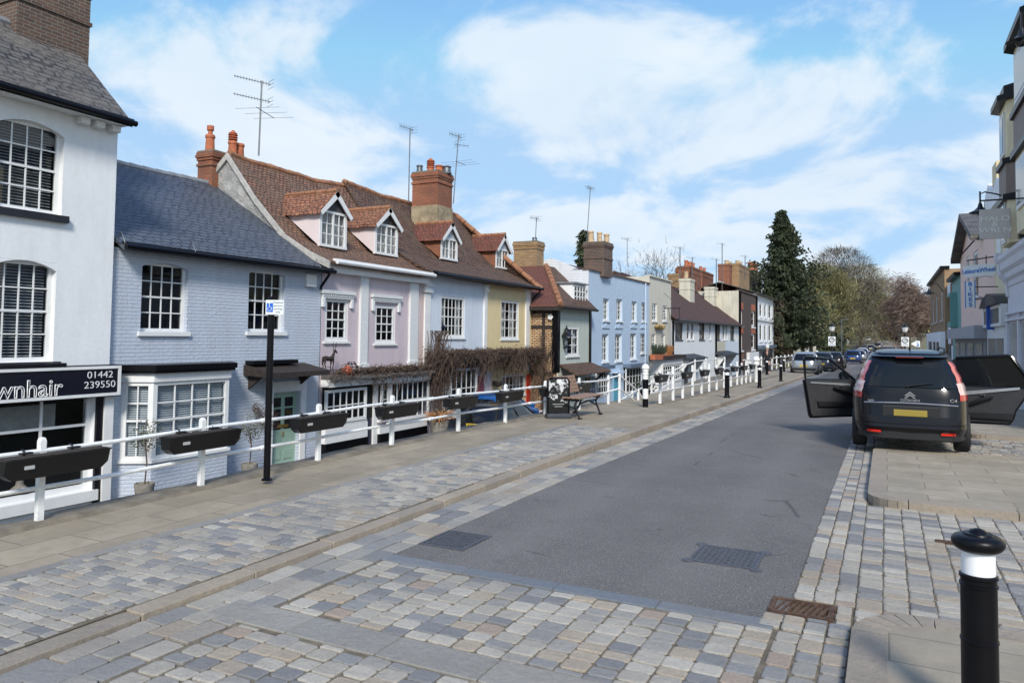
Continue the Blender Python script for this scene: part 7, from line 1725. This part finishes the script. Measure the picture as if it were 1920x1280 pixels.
def bare(x, y, z0, H, R_, label, tw, bark, nt=4000, weep=0., tr=.4, name='bare_tree', tl=1.2, tww=.03, low=.22, extra=None, levels=5, grp=None, cat='tree', shape=1.):
    """branching skeleton plus a cloud of fine twigs; no two trees share a seed"""
    t = thing(name, label, cat, (x, y, z0), group=grp); b = MB(); tips = []
    def grow(p, d, L_, r, lev):
        n = 4; P = [p]; q = p
        for k in range(n):
            d = (d+V((rnd.gauss(0, .12), rnd.gauss(0, .12), rnd.gauss(.03, .08)))).normalized(); q = q+d*L_/n; P.append(q)
            if lev >= 2: tips.append((q, d))
        b.tube(P, [r*(1-.45*k/n) for k in range(n+1)], 6 if lev < 2 else 3, cap=False)
        if lev >= levels: return
        for k in range(rnd.choice((2, 3, 3))):
            ax = d.orthogonal().normalized(); ax = Matrix.Rotation(rnd.uniform(0, 6.28), 3, d) @ ax; nd_ = (Matrix.Rotation(rnd.uniform(.3, .8), 3, ax) @ d); nd_.z += .12; nd_.normalize()
            e = V(((q.x-x)/R_, (q.y-y)/R_, 0)); 
            if e.length > 1: nd_ = (nd_-e*.5).normalized()
            grow(q, nd_, L_*rnd.uniform(.62, .85), r*.58, lev+1)
    base = V((x, y, z0)); grow(base, V((0, 0, 1)), H*low, tr, 0)
    for k in range(3): a = rnd.uniform(0, 6.28); grow(base+V((0, 0, H*low*.8)), V((math.cos(a)*.6, math.sin(a)*.6, .8)).normalized(), H*low*1.1, tr*.5, 1)
    b.build('trunk', bark, t, recalc=False, uv=False)
    lv = MB()
    zm, zM = min(p.z for p, d in tips), max(p.z for p, d in tips); kz = (z0+H-zm)/(zM-zm+1e-6) if zM > z0+H else 1
    for i in range(nt):
        if i < nt*.55 or not extra: p, d = rnd.choice(tips); p = p+V((rnd.gauss(0, .5), rnd.gauss(0, .5), rnd.gauss(0, .4)))
        else:
            f = rnd.random()**.8; a = rnd.uniform(0, 6.28); rr = R_*rnd.random()**.5*math.sqrt(max(.03, 1-(abs(f-.42)/.6)**2.2)); p = V((x+rr*math.cos(a), y+rr*math.sin(a), z0+H*(extra+(1-extra)*f)))
            d = V((math.cos(a)*.6, math.sin(a)*.6, .6))
        d2 = (d+V((rnd.gauss(0, .5), rnd.gauss(0, .5), rnd.gauss(0, .4)-weep))).normalized(); L2 = tl*rnd.uniform(.5, 1.3)
        mid = p+d2*L2*.5+V((0, 0, -weep*.12)); e = mid+(d2+V((0, 0, -weep*.6))).normalized()*L2*.5
        w = V((-d2.y, d2.x, .2)).normalized()*tww
        lv.add([p-w, p+w, mid+w*.7, e, mid-w*.7], [(0, 1, 2, 3, 4)])
    lv.build('twigs', tw, t, recalc=False, uv=False); return t
def atY(px_, y): return onY(px_, 640, y).x
gz = lambda y: g(y)
conifer(atY(1474, 106), 106, g(106)-.3, 20.2, 8.6, 'tall dark conifer rising over the far end of the left row', n=420, lean=-.5)
conifer(atY(1168, 62)-3.5, 62, -1, 12.0, 2.6, 'dark evergreen top showing behind the sky blue house roof', n=110)
TWG = M_leaf('grey_brown_twigs', (.12, .10, .085), (.20, .17, .14)); TWO = M_leaf('catkin_twigs', (.17, .16, .075), (.34, .31, .155)); TWR = M_leaf('reddish_twigs', (.14, .095, .08), (.26, .18, .15))
bare(atY(1253, 75)-2, 75, -1, 12.3, 3.4, 'bare grey tree behind the beige house and red chimneys', TWG, BARK, 1500, tl=1.0, tww=.025, levels=6, tr=.3)
for i, (px_, y, H, R_, n, lb) in enumerate(((1540, 150, 16.5, 6.5, 13000, 'broad olive brown tree just right of the tall conifer'), (1577, 165, 21, 8., 15000, 'tallest rounded bare tree behind the olive brown ones'), (1612, 185, 19., 8., 14000, 'olive brown tree right of the tallest rounded one'), (1640, 215, 17., 9., 13000, 'pale olive tree over the parked cars on the hill'), (1668, 255, 13.5, 9., 9000, 'low far tree between the olive trees and the reddish birch'), (1512, 128, 11, 5., 9000, 'shrubby olive tree at the foot of the tall conifer'))):
    bare(atY(px_, y), y, g(y)-.5, H, R_, lb, TWG if i == 1 else TWO, BARKP if i % 2 else BARK, n, tl=1.5, tww=.05, extra=.06, weep=.2, levels=5, grp='broad bare trees beyond the left row')
for px_, y, H, R_, lb in ((1698, 140, 12.0, 2.3, 'reddish brown weeping birch, the tallest one beyond the people carrier'), (1725, 150, 10.6, 2.1, 'reddish birch to the right beside the yellow brick building'), (1680, 185, 8.5, 1.8, 'reddish birch to the left, nearest the hill road')):
    bare(atY(px_, y), y, g(y)-.5, H, R_, lb, TWR, BARKP, 8000, tl=1.3, tww=.02, weep=.75, levels=6, grp='reddish birches beyond the people carrier', tr=.22, low=.26)
# dark hedges and ivy
HEDG = M_leaf('hedge_leaves', (.022, .032, .014), (.06, .07, .03))
def hedge(x0, x1, y0, y1, z0, z1, n, label, m=HEDG, s=.5):
    b = MB()
    for _ in range(n):
        fz = rnd.random(); c = V((rnd.uniform(x0, x1), rnd.uniform(y0, y1), z0+(z1-z0)*fz*(1-.25*rnd.random()**2))); d = V((rnd.gauss(0, 1), rnd.gauss(0, 1), rnd.gauss(0, 1))).normalized(); w = d.orthogonal().normalized()*s*.3
        b.add([c-d*s*.5, c+w, c+d*s*.5, c-w], [(0, 1, 2, 3)])
    o = b.build('hedge', m, recalc=False, uv=False); return tag(o, label, 'hedge')
hedge(atY(1452, 103)-.5, atY(1470, 103), 102, 106, -1.5, 7, 3500, 'dark ivy covered growth beside the end wall of the white shop house', M_leaf('ivy_twigs', (.05, .04, .028), (.10, .08, .05)))
hedge(atY(1530, 125), atY(1585, 125), 122, 128, -1, 2.6, 3200, 'dark green hedge left of the hill road behind the parked cars')
hedge(14, 60, 175, 240, 1, 8, 6000, 'brown undergrowth on the right side below the birches', TWR, .9)
hedge(-60, -16, 190, 260, 0, 9, 6000, 'olive undergrowth far behind the conifer', TWO, 1.2)
hedge(4, 30, 330, 360, 5, 14, 5000, 'pale bare wood closing the top of the hill', TWO, 1.6)
hedge(-34, 4, 300, 330, 2, 15, 6000, 'olive wood behind the cars on the hill', TWO, 1.6)
# cream house under the conifer
x0, x1 = atY(1473, 118), atY(1532, 118)
h = House('cream_house', 'pale green cream house half hidden under the tall conifer', 0, 0, 1, 0, 1, P_CRM) if False else None
t = thing('cream_house', 'low cream house half hidden under the tall conifer', 'house', ((x0+x1)/2, 119, g(118)))
zt_ = onY(1500, 612, 118).z; b = MB(); b.box((x0, 118, g(118)-.5), (x1-2, 126, zt_)); wl = b.build('wall', mat('pale_cream_wall', (.42, .41, .33), .8, .1, 2), t)
b = MB(); b.box((x0-.3, 117.6, zt_), (x1-1.7, 126.4, zt_+.3)); b.build('roof', SLATEO, t)
for a, c, zt3, zb3 in ((1490, 1494, 648, 658), (1505, 1508, 632, 660)):
    xa, xc = onY(a, 650, 118).x, onY(c, 650, 118).x; b = MB(); b.box((xa, 117.94, onY(a, zb3, 118).z), (xc, 117.99, onY(a, zt3, 118).z)); b.build('window', DARK, t)
xa, xc = onY(1510, 640, 117).x, onY(1516, 640, 117).x; b = MB(); b.box((xa, 117, g(118)-.5), (xc, 117.9, onY(1512, 628, 117).z)); b.build('pilaster', WHITE, t)
xa, xc = onY(1516, 645, 117).x, onY(1531, 645, 117).x; b = MB(); b.box((xa, 117, onY(1520, 647, 117).z), (xc, 119, onY(1520, 642, 117).z)); b.build('porch_roof', P_BGE, t)
b = MB(); b.box((xc-.5, 117.1, g(118)-.5), (xc-.1, 117.5, onY(1520, 647, 117).z-.01)); b.build('porch_column', P_BGE, t)
# post lamps with speed signs, parking sign, roadwork signs
def post_lamp(px_, y, pyt, label):
    x = onY(px_, 640, y).x; zt_ = onY(px_, pyt, y).z; t = thing('lamp_post', label, 'lamp post', (x, y, g(y)), group='black lamp posts with speed signs')
    b = MB(); b.tube([(x, y, g(y)), (x, y, zt_-.9)], .09, 8); b.build('post', IRON, t); b = MB(); b.lathe([(.12, -.9), (.26, -.75), (.34, -.35), (.3, -.3)], (x, y, zt_), 8); b.build('lamp_glass', mat('frosted_lamp', (.6, .6, .58), .4, .05), t); b = MB(); b.lathe([(.38, -.3), (.2, -.1), (.05, .05), (.01, .2)], (x, y, zt_), 8); b.build('lamp_cap', IRON, t)
    return x, zt_, t
def square_sign(px_, y, y0, y1, wpx, par, x):
    z0, z1 = onY(px_, y1, y-.15).z, onY(px_, y0, y-.15).z; w = (z1-z0)*.36; b = MB(); b.box((x-w, y-.2, z0), (x+w, y-.14, z1)); s_ = b.build('speed_sign', BN, par)
    b = MB(); c = V((x, y-.22, z0+(z1-z0)*.64)); r = w*.72; b.tube([c+V((r*math.cos(i*.393), 0, r*math.sin(i*.393))) for i in range(17)], .05, 4, cap=False); b.build('ring', mat('sign_ring', (.05, .05, .05), .5, .1), s_)
    text('lettering', '20', mat('sign_black', (.01, .01, .01), .5, .1), frame_m(c, (1, 0, 0), (0, 0, 1)), r*1.2, s_, depth=.005); text('lettering', 'ZONE', mat('sign_black', (.01, .01, .01)), frame_m(V((x, y-.215, z0+(z1-z0)*.16)), (1, 0, 0), (0, 0, 1)), r*.8, s_, depth=.005)
for px_, y, yt, y0, y1, lb in ((1560, 92, 607, 631, 648, 'black lamp post with white speed sign left of the hill road'), (1697, 92, 608, 632, 649, 'black lamp post with white speed sign right of the road, above the people carrier')):
    x, zt_, t = post_lamp(px_, y, yt, lb); square_sign(px_, y, y0, y1, 8, t, x)
x0, x1 = onY(1708, 645, 90).x, onY(1725, 645, 90).x; z0, z1 = onY(1716, 650, 90).z, onY(1716, 639, 90).z
t = thing('parking_sign', 'blue and white parking direction sign right of the road in the distance', 'sign', ((x0+x1)/2, 90, g(90))); b = MB(); b.prism([(x0, 90, (z0+z1)/2), (x0+.5, 90, z1), (x1, 90, z1), (x1, 90, z0), (x0+.5, 90, z0)], (0, .06, 0)); bd = b.build('sign_board', BN, t)
b = MB(); b.box((x0+.5, 89.97, z0+.08), (x1-.1, 89.99, z1-.08)); b.build('blue_panel', mat('parking_blue', (.02, .18, .5), .5, .05), bd); text('lettering', 'P', LETW, frame_m(((x0+x1)/2+.2, 89.96, (z0+z1)/2), (1, 0, 0), (0, 0, 1)), (z1-z0)*.95, bd, depth=.004, font_off=.01)
b = MB(); b.tube([(x1-.3, 90.1, g(90)), (x1-.3, 90.1, z1)], .05, 6); b.build('post', GALV, t)
ORG = mat('roadwork_orange', (.75, .32, .03), .5, .05)
for px_, y, lb in ((1588, 205, 'yellow roadwork board with blue arrow sign beneath, left one on the hill'), (1597, 222, 'smaller yellow roadwork board with blue sign beneath, right one on the hill')):
    x = onY(px_, 640, y).x; z1 = onY(px_, 630, y).z; z0 = onY(px_, 636, y).z; t = thing('roadwork_sign', lb, 'sign', (x, y, g(y)), group='roadwork boards on the hill'); w = .55 if y < 210 else .4
    b = MB(); b.box((x-w, y, z0), (x+w, y+.05, z1)); b.build('yellow_board', ORG, t); b = MB(); b.box((x-w*.9, y, z0-.9), (x+w*.9, y+.05, z0-.05)); bb = b.build('white_board', BN, t); b = MB(); b.prism([(x-w*.6, y-.02, z0-.75), (x+w*.6, y-.02, z0-.75), (x, y-.02, z0-.15)], (0, .015, 0)); b.build('blue_triangle', BL, bb); b = MB(); b.tube([(x, y+.1, g(y)-.2), (x, y+.1, z1)], .05, 5); b.build('post', GALV, t)
x = onY(1578, 640, 100).x; t = thing('lamp_column', 'tall thin grey lamp column left of the hill road', 'lamp post', (x, 100, g(100))); b = MB(); b.tube([(x, 100, g(100)), (x, 100, onY(1578, 600, 100).z)], .07, 6); b.build('column', GALV, t); b = MB(); b.tube([(x, 100, onY(1578, 600, 100).z), (x+.8, 100, onY(1578, 600, 100).z+.1)], .05, 5); b.build('arm', GALV, t)
p = onG(1570, 673, .0); b = MB(); b.lathe([(.3, 0), (.3, .03), (.18, .04), (.04, .8)], p, 10); tag(b.build('traffic_cone', mat('cone_orange', (.75, .14, .03), .5, .1)), 'orange traffic cone on the far left pavement', 'traffic cone')
